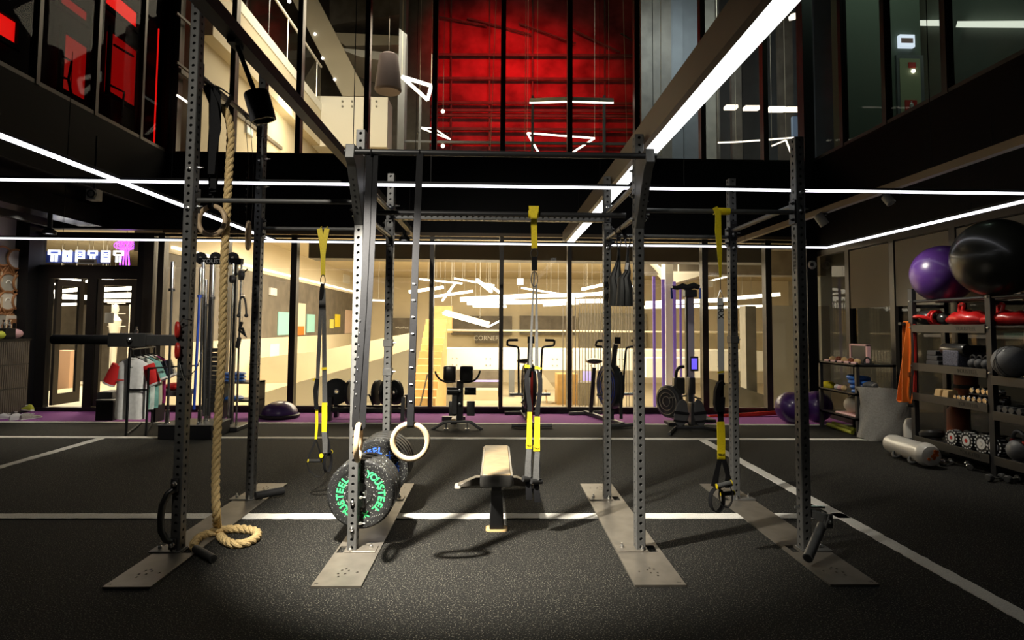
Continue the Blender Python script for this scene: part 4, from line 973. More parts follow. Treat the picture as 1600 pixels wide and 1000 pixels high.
# landmine sleeve on the right front post and another folded down on the left rear plate
q0, q1 = at(1284, 822, Y1-.03), at(1262, 872, Y1-.28)
lm = MB().tube(q0, q1, .030, 20).build('landmine_sleeve', 'steel', rig)
mb = MB().obox(q0+Vector((.015, 0, .035)), .012, .09, .10, Matrix.Rotation(.3, 3, 'Y')).obox(q0+Vector((.03, -.03, .04)), .05, .012, .09)
mb.beam((PXS[3]+.03, Y1+.03, q0.z+.07), q0+Vector((.02, 0, .05)), .03, .05).build('landmine_hinge', 'steel', lm, bevel=.003)
b = MB(); bolt(b, q0+Vector((.03, -.04, .045)), (0, -1, 0), .017, .012); b.tube((PXS[3]-.06, Y1+.04, q0.z+.10), (PXS[3]+.14, Y1+.04, q0.z+.10), .009, 8); b.build('hinge_pin', 'zinc', lm)
MB().tube(q1, q1+(q1-q0).normalized()*.004, .024, 20).build('sleeve_bore', 'dark_ink', lm)
q0, q1 = Vector((PXS[0]+.06, Y2-.02, .05)), Vector((PXS[0]+.24, Y2+.12, .055))
l2 = MB().tube(q0, q1, .032, 20).build('landmine_sleeve', 'steel_dark', rig)
MB().tube(q1, q1+(q1-q0).normalized()*.004, .025, 20).build('sleeve_bore', 'dark_ink', l2)
# storage horns for the bumper plates
PZ = at(563, 773, Y1+.09).z
MB().tube((PXS[1]+.03, Y1+PD, PZ), (PXS[1]+.03, Y1+PD+.34, PZ), .0245, 20).bx(PXS[1]-.03, PXS[1]+.06, Y1+PD, Y1+PD+.01, PZ-.08, PZ+.08).build('storage_horn', 'chrome', rig)
MB().tube((PXS[1]+.03, Y2-.50, PZ+.03), (PXS[1]+.03, Y2, PZ+.03), .0245, 20).bx(PXS[1]-.03, PXS[1]+.06, Y2-.01, Y2, PZ-.05, PZ+.11).build('storage_horn', 'chrome', rig)

# ================================================================ bumper plates
def bumper(y, T, z, label, m_, ink=None, ringm=None):
    R = .223; x = PXS[1]+.03
    o = thing('bumper_plate', (x, y, z), label, 'weight plate', 'bumper plates stored between the second pair of posts')
    MB().lathe([(.026, 0), (.07, 0), (.075, .004), (.105, .006), (.160, .006), (.166, .002), (.178, 0), (R-.012, 0), (R, .012), (R, T-.012), (R-.012, T), (.026, T)], (x, y, z), (0, 1, 0), 64, close=True).build('body', m_, o)
    MB().lathe([(.0255, -.001), (.042, -.001), (.042, T+.001), (.0255, T+.001)], (x, y, z), (0, 1, 0), 32, close=True).build('steel_bush', 'zinc', o)
    if ink:
        mb = MB(); Rt = .135
        for base in (PI*.5, -PI*.5):
            s = 'YOUSTEEL'; st = .275
            for k, chh in enumerate(s):
                a = base-(k-(len(s)-1)/2)*st*1.02
                if base > 0: a += -0.05
                c = Vector((x+math.cos(a)*Rt, y+.0045, z+math.sin(a)*Rt))
                up = Vector((math.cos(a), 0, math.sin(a))); rt = Vector((math.sin(a), 0, -math.cos(a)))
                me = text_me(chh, .062, .001, .0022); mb.add(me, frame_m(c, rt, up) @ Matrix.Scale(1.0, 4))
        mb.build('lettering', ink, o, smooth=False)
        mb = MB()
        for a in (PI*.5-1.62+.05 if False else 0.0, PI):
            c = Vector((x+math.cos(a)*Rt, y+.0045, z+math.sin(a)*Rt))
            up = Vector((math.cos(a), 0, math.sin(a))); rt = Vector((math.sin(a), 0, -math.cos(a)))
            F_ = frame_m(c, rt, up)
            for k in range(4):
                r_ = Matrix.Rotation(k*PI/2+PI/4, 4, 'Z')
                me = text_me('I', .036, .001, .002); mb.add(me, F_ @ r_ @ Matrix.Translation((0, .012, 0)))
        mb.build('star_mark', ink, o, smooth=False)
    return o
y = Y1+PD+.015
g1 = bumper(y, .085, PZ, 'black flecked bumper plate with green lettering, front of its stack', 'bumper', 'green_ink')
# turn the lettering so that it starts beside the post as in the photograph
g1.rotation_euler = (0, math.radians(75), 0)
bumper(y+.092, .085, PZ, 'black flecked bumper plate right behind the green lettered one', 'bumper')
bumper(y+.184, .085, PZ, 'black flecked bumper plate at the back of the green lettered stack', 'bumper')
y = Y2-.50
b1 = bumper(y, .075, PZ+.03, 'black flecked bumper plate with blue lettering, front of the rear stack', 'bumper', 'blue_ink')
b1.rotation_euler = (0, math.radians(130), 0)
for k, lab in enumerate(('black bumper plate right behind the blue lettered one', 'black bumper plate third in the blue lettered stack', 'black bumper plate fourth in the blue lettered stack', 'black bumper plate last in the blue lettered stack')):
    bumper(y+.085+.08*k, .074, PZ+.03, lab, 'bumper_plain')

# ================================================================ gymnastic rings
def ring(c, rot, top, strap_w, label, toppts, wood='wood', twist=0.0, marks=True):
    c = Vector(c); R, r = .1025, .0168
    o = thing('gymnastic_ring', c, label, 'gymnastic ring', 'wooden rings on black straps')
    axis = (math.sin(rot), math.cos(rot), 0)
    MB().torus(c, R, r, axis, 56, 14).build('ring', wood, o)
    side = Vector((math.cos(rot+twist), -math.sin(rot+twist), 0))
    pts = [c+Vector((0, 0, R-r-.004))]+[Vector(p) for p in toppts]
    # strap runs round the ring and up to the bar
    n = Vector(axis)*(r+.004)
    MB().ribbon([c+Vector((0, 0, R-r-.004))+n*.2, c+Vector((0, 0, R-.006))+n, c+Vector((0, 0, R+r+.02))+n]+[Vector(p)+n for p in toppts], strap_w, .0025, side).build('strap', 'web', o)
    MB().ribbon([c+Vector((0, 0, R-r-.004))-n*.2, c+Vector((0, 0, R-.006))-n, c+Vector((0, 0, R+r+.02))-n]+[Vector(p)-n*.8+Vector((.004, 0, 0)) for p in toppts], strap_w, .0025, side).build('strap', 'web', o)
    mb = MB(); a = c+Vector((0, 0, R+r+.02)); b = Vector(toppts[0])
    if marks:
        N = 9
        for k in range(1, N): mb.obox(a.lerp(b, k/N)-n*1.25 if n.y > 0 else a.lerp(b, k/N)+n*1.25, strap_w*.4, .002, .006, Matrix.Rotation(-rot, 3, 'Z'))
        mb.build('length_mark', 'pale_ink', o, smooth=False)
    t = Vector(toppts[-1])
    MB().torus(t+Vector((0, 0, -.002)), .024, .004, (1, 0, 0), 20, 6).build('bar_loop', 'web', o)
    return o
YR = 3.755
c = at(641, 690, 3.69)
ring(c, 0, 0, .040, 'pale wooden ring hanging face on in front of the blue lettered plates', [(c.x+.005, YR-.03, 1.8), (c.x+.02, YR-.012, 2.49), (c.x+.02, YR-.0, 2.51)])
c = at(560, 691, 3.72)
ring(c, math.radians(84), 0, .040, 'pale wooden ring hanging edge on against the second front post', [(c.x+.02, YR-.02, 1.55), (c.x+.03, YR-.012, 2.0), (c.x+.035, YR, 2.51)], twist=math.radians(-80))
c = at(331, 345, 4.32)
ring(c, math.radians(12), 0, .045, 'wooden ring half hidden by the climbing rope', [(c.x-.01, 4.33, 2.7), (PXS[0]+.01, 4.34, 3.11)])
c = at(388, 368, 4.88)
ring(c, math.radians(72), 0, .040, 'wooden ring hanging almost edge on beside the left rear post', [(c.x, 4.88, 2.7), (PXS[0]+.01, 4.88, 3.11)])
p0 = at(334, 115, 4.2)
sb = thing('black_band', (PXS[0], 4.2, 3.1), 'wide black slit band hanging above the half hidden ring', 'band')
MB().ribbon([(PXS[0]-.01, 4.22, 3.10), at(333, 160, 4.22), at(336, 200, 4.22), at(331, 240, 4.22), at(330, 272, 4.22)], [.05, .06, .085, .06, .045], .004).build('front_strip', 'web', sb)
MB().ribbon([(PXS[0]+.01, 4.26, 3.10), at(341, 150, 4.26), at(340, 190, 4.26), at(334, 240, 4.26), at(333, 300, 4.26)], [.03, .035, .05, .05, .04], .004).build('rear_strip', 'web', sb)

# ================================================================ climbing rope
YRo = 4.36
rp = thing('climbing_rope', gz(350, 845), 'thick twisted cream climbing rope coiled once on the floor', 'rope')
top = Vector((PXS[0]+.0, YRo, 3.10))
xb = at(339, 820, YRo)
cl = [top+Vector((.045, 0, -.10))]
for py in (200, 300, 420, 540, 650, 740, 800):
    px = {200: 360, 300: 356, 420: 350, 540: 347, 650: 341, 740: 337, 800: 338}[py]
    cl.append(at(px, py, YRo-(.0 if py < 700 else (py-700)*.0012)))
r0 = .027
# the coil on the floor
for px, py in ((341, 830), (350, 843), (366, 850), (385, 848), (400, 840), (402, 832), (392, 828), (374, 826), (356, 827), (338, 830), (322, 835), (310, 841), (303, 850), (304, 856)):
    cl.append(gz(px, py, r0+(.02 if 326 <= px <= 345 and py == 830 and px == 338 else 0)))
def smooth(P, n):
    P = [Vector(p) for p in P]
    out = []
    for i in range(len(P)-1):
        a, b, c, d = P[max(i-1, 0)], P[i], P[i+1], P[min(i+2, len(P)-1)]
        for k in range(n):
            t = k/n; out.append(.5*((2*b)+(c-a)*t+(2*a-5*b+4*c-d)*t*t+(3*b-a-3*c+d)*t*t*t))
    return out+[P[-1]]
cs = smooth(cl, 8)
# resample evenly and lay three twisted strands
def resample(P, d):
    out = [P[0]]; acc = 0
    for a, b in zip(P, P[1:]):
        L = (b-a).length; t = d-acc
        while t <= L: out.append(a.lerp(b, t/L)); t += d
        acc = (acc+L) % d
    return out
rs_ = resample(cs, .022)
mb = MB()
for s in range(3):
    pts = []; ref = None
    for i, p in enumerate(rs_):
        d = (rs_[min(i+1, len(rs_)-1)]-rs_[max(i-1, 0)]).normalized()
        if ref is None: ref = d.cross(Vector((0, 1, 0)))
        ref = (ref-d*ref.dot(d)).normalized(); o_ = d.cross(ref); a = s*2*PI/3+i*.022/.15*2*PI
        pts.append(p+ref*math.cos(a)*.0135+o_*math.sin(a)*.0135)
    mb.path(pts, .0165, 8)
mb.build('strand', 'rope', rp)
e0 = gz(305, 857, .027); e1 = gz(333, 873, .027)
MB().path([e0, e0.lerp(e1, .15), e1], [.022, .026, .024], 16).tube(e1, e1+(e1-e0).normalized()*.004, .024, 16).build('end_sleeve', 'rubber', rp)
MB().tube(e1+(e1-e0).normalized()*.003, e1+(e1-e0).normalized()*.006, .013, 10).build('sleeve_hole', 'dark_ink', rp)
MB().ribbon([top+Vector((.05, 0, -.12)), top+Vector((-.02, 0, -.04)), top+Vector((-.03, 0, .03)), top+Vector((.0, 0, .045)), top+Vector((.035, 0, .03)), top+Vector((.11, 0, -.02)), top+Vector((.05, 0, -.14))], .045, .008, (0, 1, 0)).build('hanging_sling', 'web', rp)

# ================================================================ suspension trainers
def ribpx(mb, pts, t=.003, side=(1, 0, 0)):      # pts: (px, py, width in px, Y)
    P = [at(x, y, Y) for x, y, w, Y in pts]; mb.ribbon(P, [w/ppm(Y) for x, y, w, Y in pts], t, side); return mb
def biner(px, py, Y, w, h, parent, rot=0):
    c = at(px, py, Y); MB().torus(c, h/2/ppm(Y), .004, (math.sin(rot), math.cos(rot), 0), 24, 6, sx=w/h).build('carabiner', 'plastic', parent)
def foot_loop(px, py, Y, w, h, parent, rot=0.0, name='foot_cradle'):
    c = at(px, py, Y); k = 1/ppm(Y)
    pts = [c+Vector((math.cos(a)*w/2*k*math.cos(rot), math.cos(a)*w/2*k*math.sin(rot), math.sin(a)*h/2*k)) for a in [PI*2*i/20 for i in range(21)]]
    MB().ribbon(pts, .035, .004, (-math.sin(rot), math.cos(rot), 0)).build(name, 'web', parent)
def grip(px0, py0, px1, py1, Y0, Y1_, parent, r=.016, m_='rubber', ring=True):
    a, b = at(px0, py0, Y0), at(px1, py1, Y1_)
    g = MB().tube(a, b, r, 14).build('grip', m_, parent)
    d = (b-a).normalized()
    for q in ((a, b) if ring else ()): MB().tube(q-d*.003, q+d*.003, r*1.08, 14).build('end_ring', 'yellow', g)
    return g
def trainer(loc, label): return thing('suspension_trainer', loc, label, 'suspension trainer', 'yellow and black suspension trainers')
# left one, on the rear bar between the first two posts
Y = 5.19
t = trainer((at(505, 357, Y).x, Y+.04, 2.26), 'yellow and black suspension trainer on the left rear bar, handles apart')
mb = MB(); ribpx(mb, [(505-6, 357, 8, Y+.02), (502, 372, 8, Y+.01), (504, 398, 6, Y), (504.5, 430, 6, Y)]); ribpx(mb, [(511, 357, 8, Y+.02), (508, 372, 8, Y+.01), (505.5, 398, 6, Y), (505, 430, 6, Y)])
mb.torus((at(504, 357, Y).x-.02, Y+.04, 2.262), .021, .004, (1, 0, 0), 20, 6).torus((at(504, 357, Y).x+.03, Y+.04, 2.262), .021, .004, (1, 0, 0), 20, 6).build('anchor_strap', 'yellow', t)
biner(504.5, 438, Y, 7, 17, t)
ribpx(MB(), [(504, 443, 5, Y), (503, 456, 7, Y), (502, 470, 6, Y), (503, 478, 4, Y)], .012).build('lock_loop', 'web', t)
ribpx(MB(), [(502, 455, 5, Y), (499.5, 520, 5.5, Y-.02), (497.5, 560, 6, Y-.03), (496, 600, 5, Y-.03), (494, 640, 5, Y-.03)]).build('strap', 'web_grey', t)
ribpx(MB(), [(506, 452, 5, Y), (506.5, 520, 6.5, Y-.02), (507, 580, 7, Y-.03), (507.5, 632, 7.5, Y-.03)]).build('strap', 'web_grey', t)
ribpx(MB(), [(496, 592, 6, Y-.05), (492.5, 610, 6, Y-.05), (494, 632, 6, Y-.05), (495, 640, 5, Y-.05)], .012).build('strap_fold', 'web', t)
ribpx(MB(), [(506.5, 574, 8, Y-.04), (506.8, 578, 8, Y-.04)]).build('adjuster', 'yellow', t); ribpx(MB(), [(490, 592, 6, Y-.04), (492, 594, 3, Y-.04)], .006).build('adjuster', 'yellow', t)
ribpx(MB(), [(495, 640, 4, Y-.04), (495, 662, 4.5, Y-.04), (493.5, 687, 3.5, Y-.04)]).build('length_tab', 'yellow', t)
ribpx(MB(), [(507, 629, 8, Y-.045), (507, 652, 8.5, Y-.045), (506.5, 675, 7.5, Y-.045)]).build('length_tab', 'yellow', t)
hd = ribpx(MB(), [(494, 686, 3, Y-.04), (487, 703, 3, Y-.05), (480, 720, 3, Y-.06)]).build('handle', 'web', t); ribpx(MB(), [(494, 686, 2, Y-.04), (499, 703, 2.5, Y-.02), (503, 717, 2.5, Y)]).build('handle_strap', 'web', hd)
grip(481, 720, 503, 720, Y-.06, Y, hd, .013); ribpx(MB(), [(479, 722, 4, Y-.06), (483, 735, 5, Y-.05), (493, 744, 5, Y-.03), (502, 745, 5, Y-.01), (508, 738, 5, Y), (504, 722, 4, Y)], .004, (0, 1, 0)).build('foot_cradle', 'web', hd)
hd = ribpx(MB(), [(506.5, 675, 8, Y-.045), (508, 690, 8, Y-.05), (508, 708, 7, Y-.05)]).build('handle', 'web_grey', t); ribpx(MB(), [(509, 675, 5, Y-.03), (513, 695, 6, Y), (514, 712, 6, Y)]).build('handle_strap', 'web', hd)
grip(502, 712, 517, 706, Y-.06, Y+.08, hd, .017); foot_loop(512, 722, Y-.02, 13, 30, hd, .9)
# middle one, on the tube
Y = 4.33
t = trainer((at(834, 323, Y).x, 4.37, 2.25), 'yellow and black suspension trainer on the middle tube behind the bench')
mb = MB(); ribpx(mb, [(834, 322, 16, Y), (834, 330, 15, Y), (834, 338, 10, Y), (834.5, 360, 9, Y), (835, 388, 9.5, Y)], .01); mb.tube((at(826, 323, Y).x, 4.37, 2.252), (at(842, 323, Y).x, 4.37, 2.252), .028, 16).build('anchor_strap', 'yellow', t)
biner(835, 396, Y, 11, 15, t)
ribpx(MB(), [(835, 401, 9, Y), (835, 423, 8.5, Y)], .010).build('lock_loop', 'web', t); MB().torus(at(835, 436, Y), 12/ppm(Y), .004, (0, 1, 0), 24, 6, sx=.42).build('wire_loop', 'plastic', t)
ribpx(MB(), [(835, 425, 2.5, Y), (832, 480, 3, Y), (828.5, 560, 4, Y), (828, 590, 5, Y-.01)]).build('strap', 'web_grey', t); ribpx(MB(), [(838, 445, 3, Y), (838.5, 520, 4.5, Y), (838.5, 580, 6, Y-.01)]).build('strap', 'web_grey', t)
for s, (x, y0) in enumerate(((828, 576), (840, 580))):
    ribpx(MB(), [(x-1 if s == 0 else x+1, y0, 4, Y-.02), (x-5 if s == 0 else x+4, y0+12, 7, Y-.03), (x-4 if s == 0 else x+4, y0+30, 7, Y-.03), (x, y0+60, 7, Y-.02), (x-1, y0+75, 7, Y-.02)], .014).build('strap_fold', 'web', t)
    ribpx(MB(), [((820, 572, 5, Y-.03), (826, 570, 3, Y-.03))[0], (828, 573, 4, Y-.03)] if s == 0 else [(836, 574, 5, Y-.03), (846, 576, 3, Y-.03)], .006, (0, 0, 1)).build('adjuster', 'yellow', t)
lp = MB(); ribpx(lp, [(827.5, 644, 6.5, Y-.03), (827, 675, 8, Y-.035), (826.5, 701, 8.5, Y-.04)]); lp.build('length_tab', 'yellow', t)
ribpx(MB(), [(839.5, 651, 8.5, Y-.03), (839, 680, 9, Y-.035), (838.5, 705, 9.5, Y-.04)]).build('length_tab', 'yellow', t)
for x, y, w, wl in ((826.5, 694, 9, '1'), (838.5, 698, 10, '2')):
    lb = ribpx(MB(), [(x, y-2, w, Y-.043), (x, y+7, w, Y-.043)], .002).build('brand_label', 'yellow', t); lettering('TRX', .018, at(x, y+3, Y-.0455), (1, 0, 0), (0, 0, 1), 'dark_ink', lb)
for x, y0 in ((825, 702), (838, 706)):
    hd = ribpx(MB(), [(x+1.5, y0, 8, Y-.04), (x, y0+25, 9, Y-.05), (x-.5, y0+44, 10, Y-.05)]).build('handle', 'web_grey', t)
    ribpx(MB(), [(x+3, y0, 5, Y-.02), (x+3, y0+25, 6, Y), (x+2.5, y0+44, 6, Y)]).build('handle_strap', 'web', hd)
    grip(x-8, y0+46, x+8, y0+46, Y-.06, Y-.02, hd, .019, ring=False); ribpx(MB(), [(x, y0+50, 8, Y-.03), (x+1, y0+64, 9, Y-.03), (x+2, y0+78, 10, Y-.02)], .018).build('foot_cradle', 'web', hd)
# right one, on the right front bar
Y = 4.0
t = trainer((at(1130, 324, Y).x, ym1, 2.23), 'yellow and black suspension trainer on the right front bar with a white strap')
mb = MB(); mb.tube((at(1120, 324, Y).x, ym1, 2.232), (at(1145, 326, Y).x, ym1, 2.232), .024, 16)
ribpx(mb, [(1117, 324, 8, Y), (1122, 334, 9, Y), (1122, 360, 10, Y), (1124, 390, 8, Y), (1125, 415, 5, Y), (1125.5, 433, 3, Y)], .006); mb.build('anchor_strap', 'yellow', t)
MB().tube(at(1125.5, 431, Y), at(1125.5, 453, Y), .003, 6).build('cord', 'plastic', t)
c = at(1125.5, 460, Y); k = 1/ppm(Y); P = [c+Vector((0, 0, 7*k)), c+Vector((4.5*k, 0, -6*k)), c+Vector((-4.5*k, 0, -6*k))]
MB().path([P[0], P[1], P[2], P[0]], .0035, 6).build('triangle_link', 'chrome', t)
st_ = ribpx(MB(), [(1125.5, 466, 9, Y), (1126, 500, 10, Y), (1126.5, 560, 10, Y), (1127, 592, 9, Y)]).build('strap', 'web_pale', t)
lettering('TRX', .055, at(1126, 486, Y-.003), (0, 0, -1), (1, 0, 0), 'dark_ink', st_)
ribpx(MB(), [(1127, 585, 9, Y-.01), (1126, 640, 9, Y-.01), (1126.5, 662, 9, Y-.01)]).build('strap', 'web', t)
ribpx(MB(), [(1126, 580, 10, Y-.02), (1126.5, 583, 10, Y-.02)]).build('adjuster', 'yellow', t)
rb = [at(x, y, Y-.03) for x, y in ((1130, 597), (1124, 600), (1120, 612), (1119, 632), (1121, 641), (1127, 641), (1128, 620))]
MB().ribbon(rb, .04, .03, (0, 1, 0)).build('strap_fold', 'web', t)
ribpx(MB(), [(1126, 659, 12, Y-.03), (1127, 690, 12.5, Y-.03), (1127, 717, 12, Y-.03)], .006).build('length_tab', 'yellow', t)
lb = ribpx(MB(), [(1127, 707, 12, Y-.036), (1127, 715, 12, Y-.036)], .002).build('brand_label', 'yellow', t); lettering('TRX', .022, at(1127, 711, Y-.0385), (1, 0, 0), (0, 0, 1), 'dark_ink', lb)
for (x0, x1, s) in ((1125, 1114, 0), (1130, 1142, 1)):
    hd = ribpx(MB(), [(x0, 716, 7, Y-.03), ((x0+x1)/2, 738, 7, Y-.03), (x1, 760, 7, Y-.03)]).build('handle', 'web', t)
    ribpx(MB(), [(x0+1, 716, 6, Y), ((x0+x1)/2+1, 738, 7, Y+.03), (x1+(4 if s == 0 else -6), 762, 7, Y+.04)]).build('handle_strap', 'web', hd)
    if s == 0: grip(1120, 760, 1143, 754, Y-.06, Y-.06, hd, .016, 'web_grey')
    else: grip(1128, 772, 1146, 770, Y, Y+.03, hd, .015)
    foot_loop(1120 if s == 0 else 1134, 781 if s == 0 else 774, Y-.03, 25 if s == 0 else 20, 36, hd, .3-.5*s)
# ================================================================ ab slings
for k, (px, pt, pb, Y, lab, topx) in enumerate(((964, 412, 478, 4.72, 'grey black hanging ab sling, left one behind the third front post', 967), (976, 417, 478, 4.55, 'grey black hanging ab sling, right one with a small white tag', 981))):
    o = thing('ab_sling', at(px, 478, Y), lab, 'ab sling', 'hanging ab slings')
    tp = Vector((PXS[2], Y, 2.19)); q = at(topx, 384, Y)
    MB().ribbon([tp+Vector((0, 0, -.01)), tp.lerp(q, .6), q+Vector((0, 0, .07))], .03, .004).build('hanging_strap', 'web', o)
    MB().torus(tp, .024, .004, (0, 1, 0), 20, 6).build('bar_loop', 'web', o)
    MB().torus(q+Vector((0, 0, .03)), .042, .005, (.3, 1, 0), 24, 6, sx=.4).build('carabiner', 'chrome', o)
    xb0, xb1 = (950, 983) if k == 0 else (963, 991)
    rings = []
    for (py, hw, xc, dp) in ((388, 2.2, topx, .012), (405, 3.0, topx-.5, .014), (pt+8, 6, topx-3 if k == 0 else topx-.5, .03), (435, 11, (topx+xb0+10)/2-2, .05), (455, 14.5, (xb0+xb1)/2, .06), (470, 16, (xb0+xb1)/2, .06), (pb, 16.3, (xb0+xb1)/2, .055)):
        hw = hw if k == 0 else hw*.9
        c = at(xc, py, Y); rr_ = []
        for i in range(24):
            a = 2*PI*i/24; f = 1+.10*math.cos(5*a)
            rr_.append(c+Vector((math.cos(a)*hw/ppm(Y), math.sin(a)*dp*f, 0)))
        rings.append(rr_)
    MB().loft(rings).build('pad', mat('sling_nylon_%d' % k, (.035, .036, .033), .55), o)
    for i in (7, 17): MB().path([r[i]+Vector((0, -.003 if i == 17 else .003, 0)) for r in rings], .004, 6).build('edge_binding', 'web', o)
    if k: MB().obox(at(979.5, 416, Y-.03), .022, .004, .05, Matrix.Rotation(.2, 3, 'Y')).build('tag', 'white', o)
# ================================================================ flat bench
o = thing('flat_bench', gz(776, 825), 'flat bench, black pad with a painted warm reflection on top, under the rig', 'bench')
f0, r0_ = gz(776, 828), gz(778, 762)
xc = at(776, 745, 4.30).x; zt_ = at(776, 741, 4.26).z
pa = at(752, 752, 4.24); pb_ = at(803, 752, 4.24); w0 = (pb_.x-pa.x)/2
y0, y1 = 4.24, at(776, 690, 5.30).y
pad = rbox(MB(), xc-w0-.004, xc+w0+.004, y0, y1, zt_-.085, zt_-.006, .03).build('pad', 'vinyl', o)
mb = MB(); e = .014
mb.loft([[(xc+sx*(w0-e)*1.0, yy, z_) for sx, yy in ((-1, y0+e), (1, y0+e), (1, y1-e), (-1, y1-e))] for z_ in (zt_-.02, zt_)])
mb.build('pad_top_glare', 'vinyl_glare', pad, bevel=.006)  # reflection on the pad top, painted in
MB().bx(xc-.035, xc+.035, y0+.06, y1-.06, zt_-.13, zt_-.066).build('spine_beam', 'steel_dark', o, bevel=.005)
MB().loft([[(f0.x+sx*.052, f0.y+sy*.035, .012) for sx, sy in ((-1, -1), (1, -1), (1, 1), (-1, 1))], [(xc+sx*.040, y0+.10+sy*.04, zt_-.12) for sx, sy in ((-1, -1), (1, -1), (1, 1), (-1, 1))]]).build('front_leg', 'steel_dark', o, bevel=.008)
rbox(MB(), f0.x-.078, f0.x+.078, f0.y-.045, f0.y+.055, .0, .016, .03).build('foot_pad', 'skin_tan', o)
mb = MB(); q = at(776, 800, f0.y-.05); mb.loft([[(f0.x+s_*.013, f0.y-.045+.02*u, zz) for s_, u in ((-1, 0), (1, 0), (1, 1), (-1, 1))] for u_, zz in ((0, .10), (1, .24))]).build('pull_grip', 'steel', o, bevel=.004)
r0_.x = xc
MB().loft([[(r0_.x+s_*.18, r0_.y-.05, .10), (r0_.x+s_*.18, r0_.y+.05, .10), (r0_.x+s_*.18, r0_.y+.05, .03), (r0_.x+s_*.18, r0_.y-.05, .03)] for s_ in (-1, 1)]).prism([(r0_.x-.18, r0_.y-.05, .10), (r0_.x-.18, r0_.y-.05, .03), (r0_.x-.34, r0_.y-.05, .012), (r0_.x-.34, r0_.y-.05, .035)], (0, .10, 0)).prism([(r0_.x+.18, r0_.y-.05, .10), (r0_.x+.18, r0_.y-.05, .03), (r0_.x+.34, r0_.y-.05, .012), (r0_.x+.34, r0_.y-.05, .035)], (0, .10, 0)).build('rear_foot', 'plate_steel', o, bevel=.006)
for s_ in (-1, 1): rbox(MB(), r0_.x+s_*.34-.03, r0_.x+s_*.34+.03, r0_.y-.055, r0_.y+.055, 0, .03, .02).build('foot_pad', 'cream', o)
MB().bx(r0_.x-.04, r0_.x+.04, r0_.y-.04, r0_.y+.04, .06, zt_-.12).build('rear_leg', 'steel_dark', o, bevel=.006)
# ================================================================ left side: door zone, wall discs, cabinet, clothes, barbells
# cabinet along the left wall, facing the room
cx = -7.35
ca = ax(45, 590, cx); zc = ax(40, 529, cx).z
yb_ = min(ca.y, GY-.35)
cab = thing('ribbed_cabinet', (cx-.15, 9.2, 0), 'tall dark brown ribbed cabinet with three drawers against the left wall', 'cabinet')
MB().bx(XW+.01, cx-.02, 7.6, yb_, .06, zc-.03).build('body', 'steel_dark', cab)
MB().bx(XW+.01, cx+.01, 7.58, yb_+.02, zc-.03, zc).build('top', 'black', cab)
MB().bx(XW+.06, cx-.06, 7.65, yb_-.05, 0, .06).build('plinth', 'black', cab)
dz = (zc-.03-.08)/3
for k in range(3):
    mb = MB(); z0_ = .08+k*dz; n = int((yb_-7.62)/.04)
    for j in range(n):
        y = 7.62+j*.04; mb.bx(cx-.02, cx+.004, y, y+.028, z0_+.006, z0_+dz-.012).bx(cx-.02, cx-.003, y+.028, y+.04, z0_+.006, z0_+dz-.012)
    mb.build('drawer', 'cabinet', cab, smooth=False)
# things standing on the cabinet
p = ax(23, 517, cx-.2)
o = tag(MB().ball((cx-.2, p.y, zc+.075), .10, .13, .075).build('pink_cushion_ball', 'pink'), 'pink soft oval ball on the ribbed cabinet', 'ball')
p = ax(2, 520, cx-.15)
tag(MB().ball((cx-.15, p.y, zc+.06), .07, .09, .06).build('lime_ball', 'lime'), 'lime yellow ball on the cabinet at the left border', 'ball')
p = ax(24, 512, cx-.3)
fr = thing('framed_photo', (cx-.33, p.y, zc), 'pale framed picture with a red patch standing on the cabinet', 'picture frame')
yy = p.y
MB().bx(cx-.34, cx-.32, yy-.16, yy+.16, zc, zc+.36).build('frame', 'cream', fr, bevel=.006); MB().bx(cx-.32, cx-.316, yy-.12, yy+.12, zc+.05, zc+.31).build('print', 'copper', fr); MB().bx(cx-.316, cx-.314, yy-.04, yy+.03, zc+.16, zc+.24).build('print_mark', 'dark_ink', fr)
p = ax(44, 513, cx-.15)
tag(MB().bx(cx-.22, cx-.08, 9.55, 9.75, zc, zc+.16).build('black_box', 'black', bevel=.008), 'small black box at the far end of the cabinet top', 'box')
for k, yy in enumerate((9.60, 9.70)):
    tag(MB().lathe([(0, 0), (.03, 0), (.035, .05), (.02, .07), (.02, .11), (.03, .13), (0, .13)], (cx-.15, yy, zc+.16), (0, 0, 1), 14).build('silver_cup', 'chrome'), ('small silver cup on the black box, nearer one', 'small silver cup on the black box, farther one')[k], 'cup')
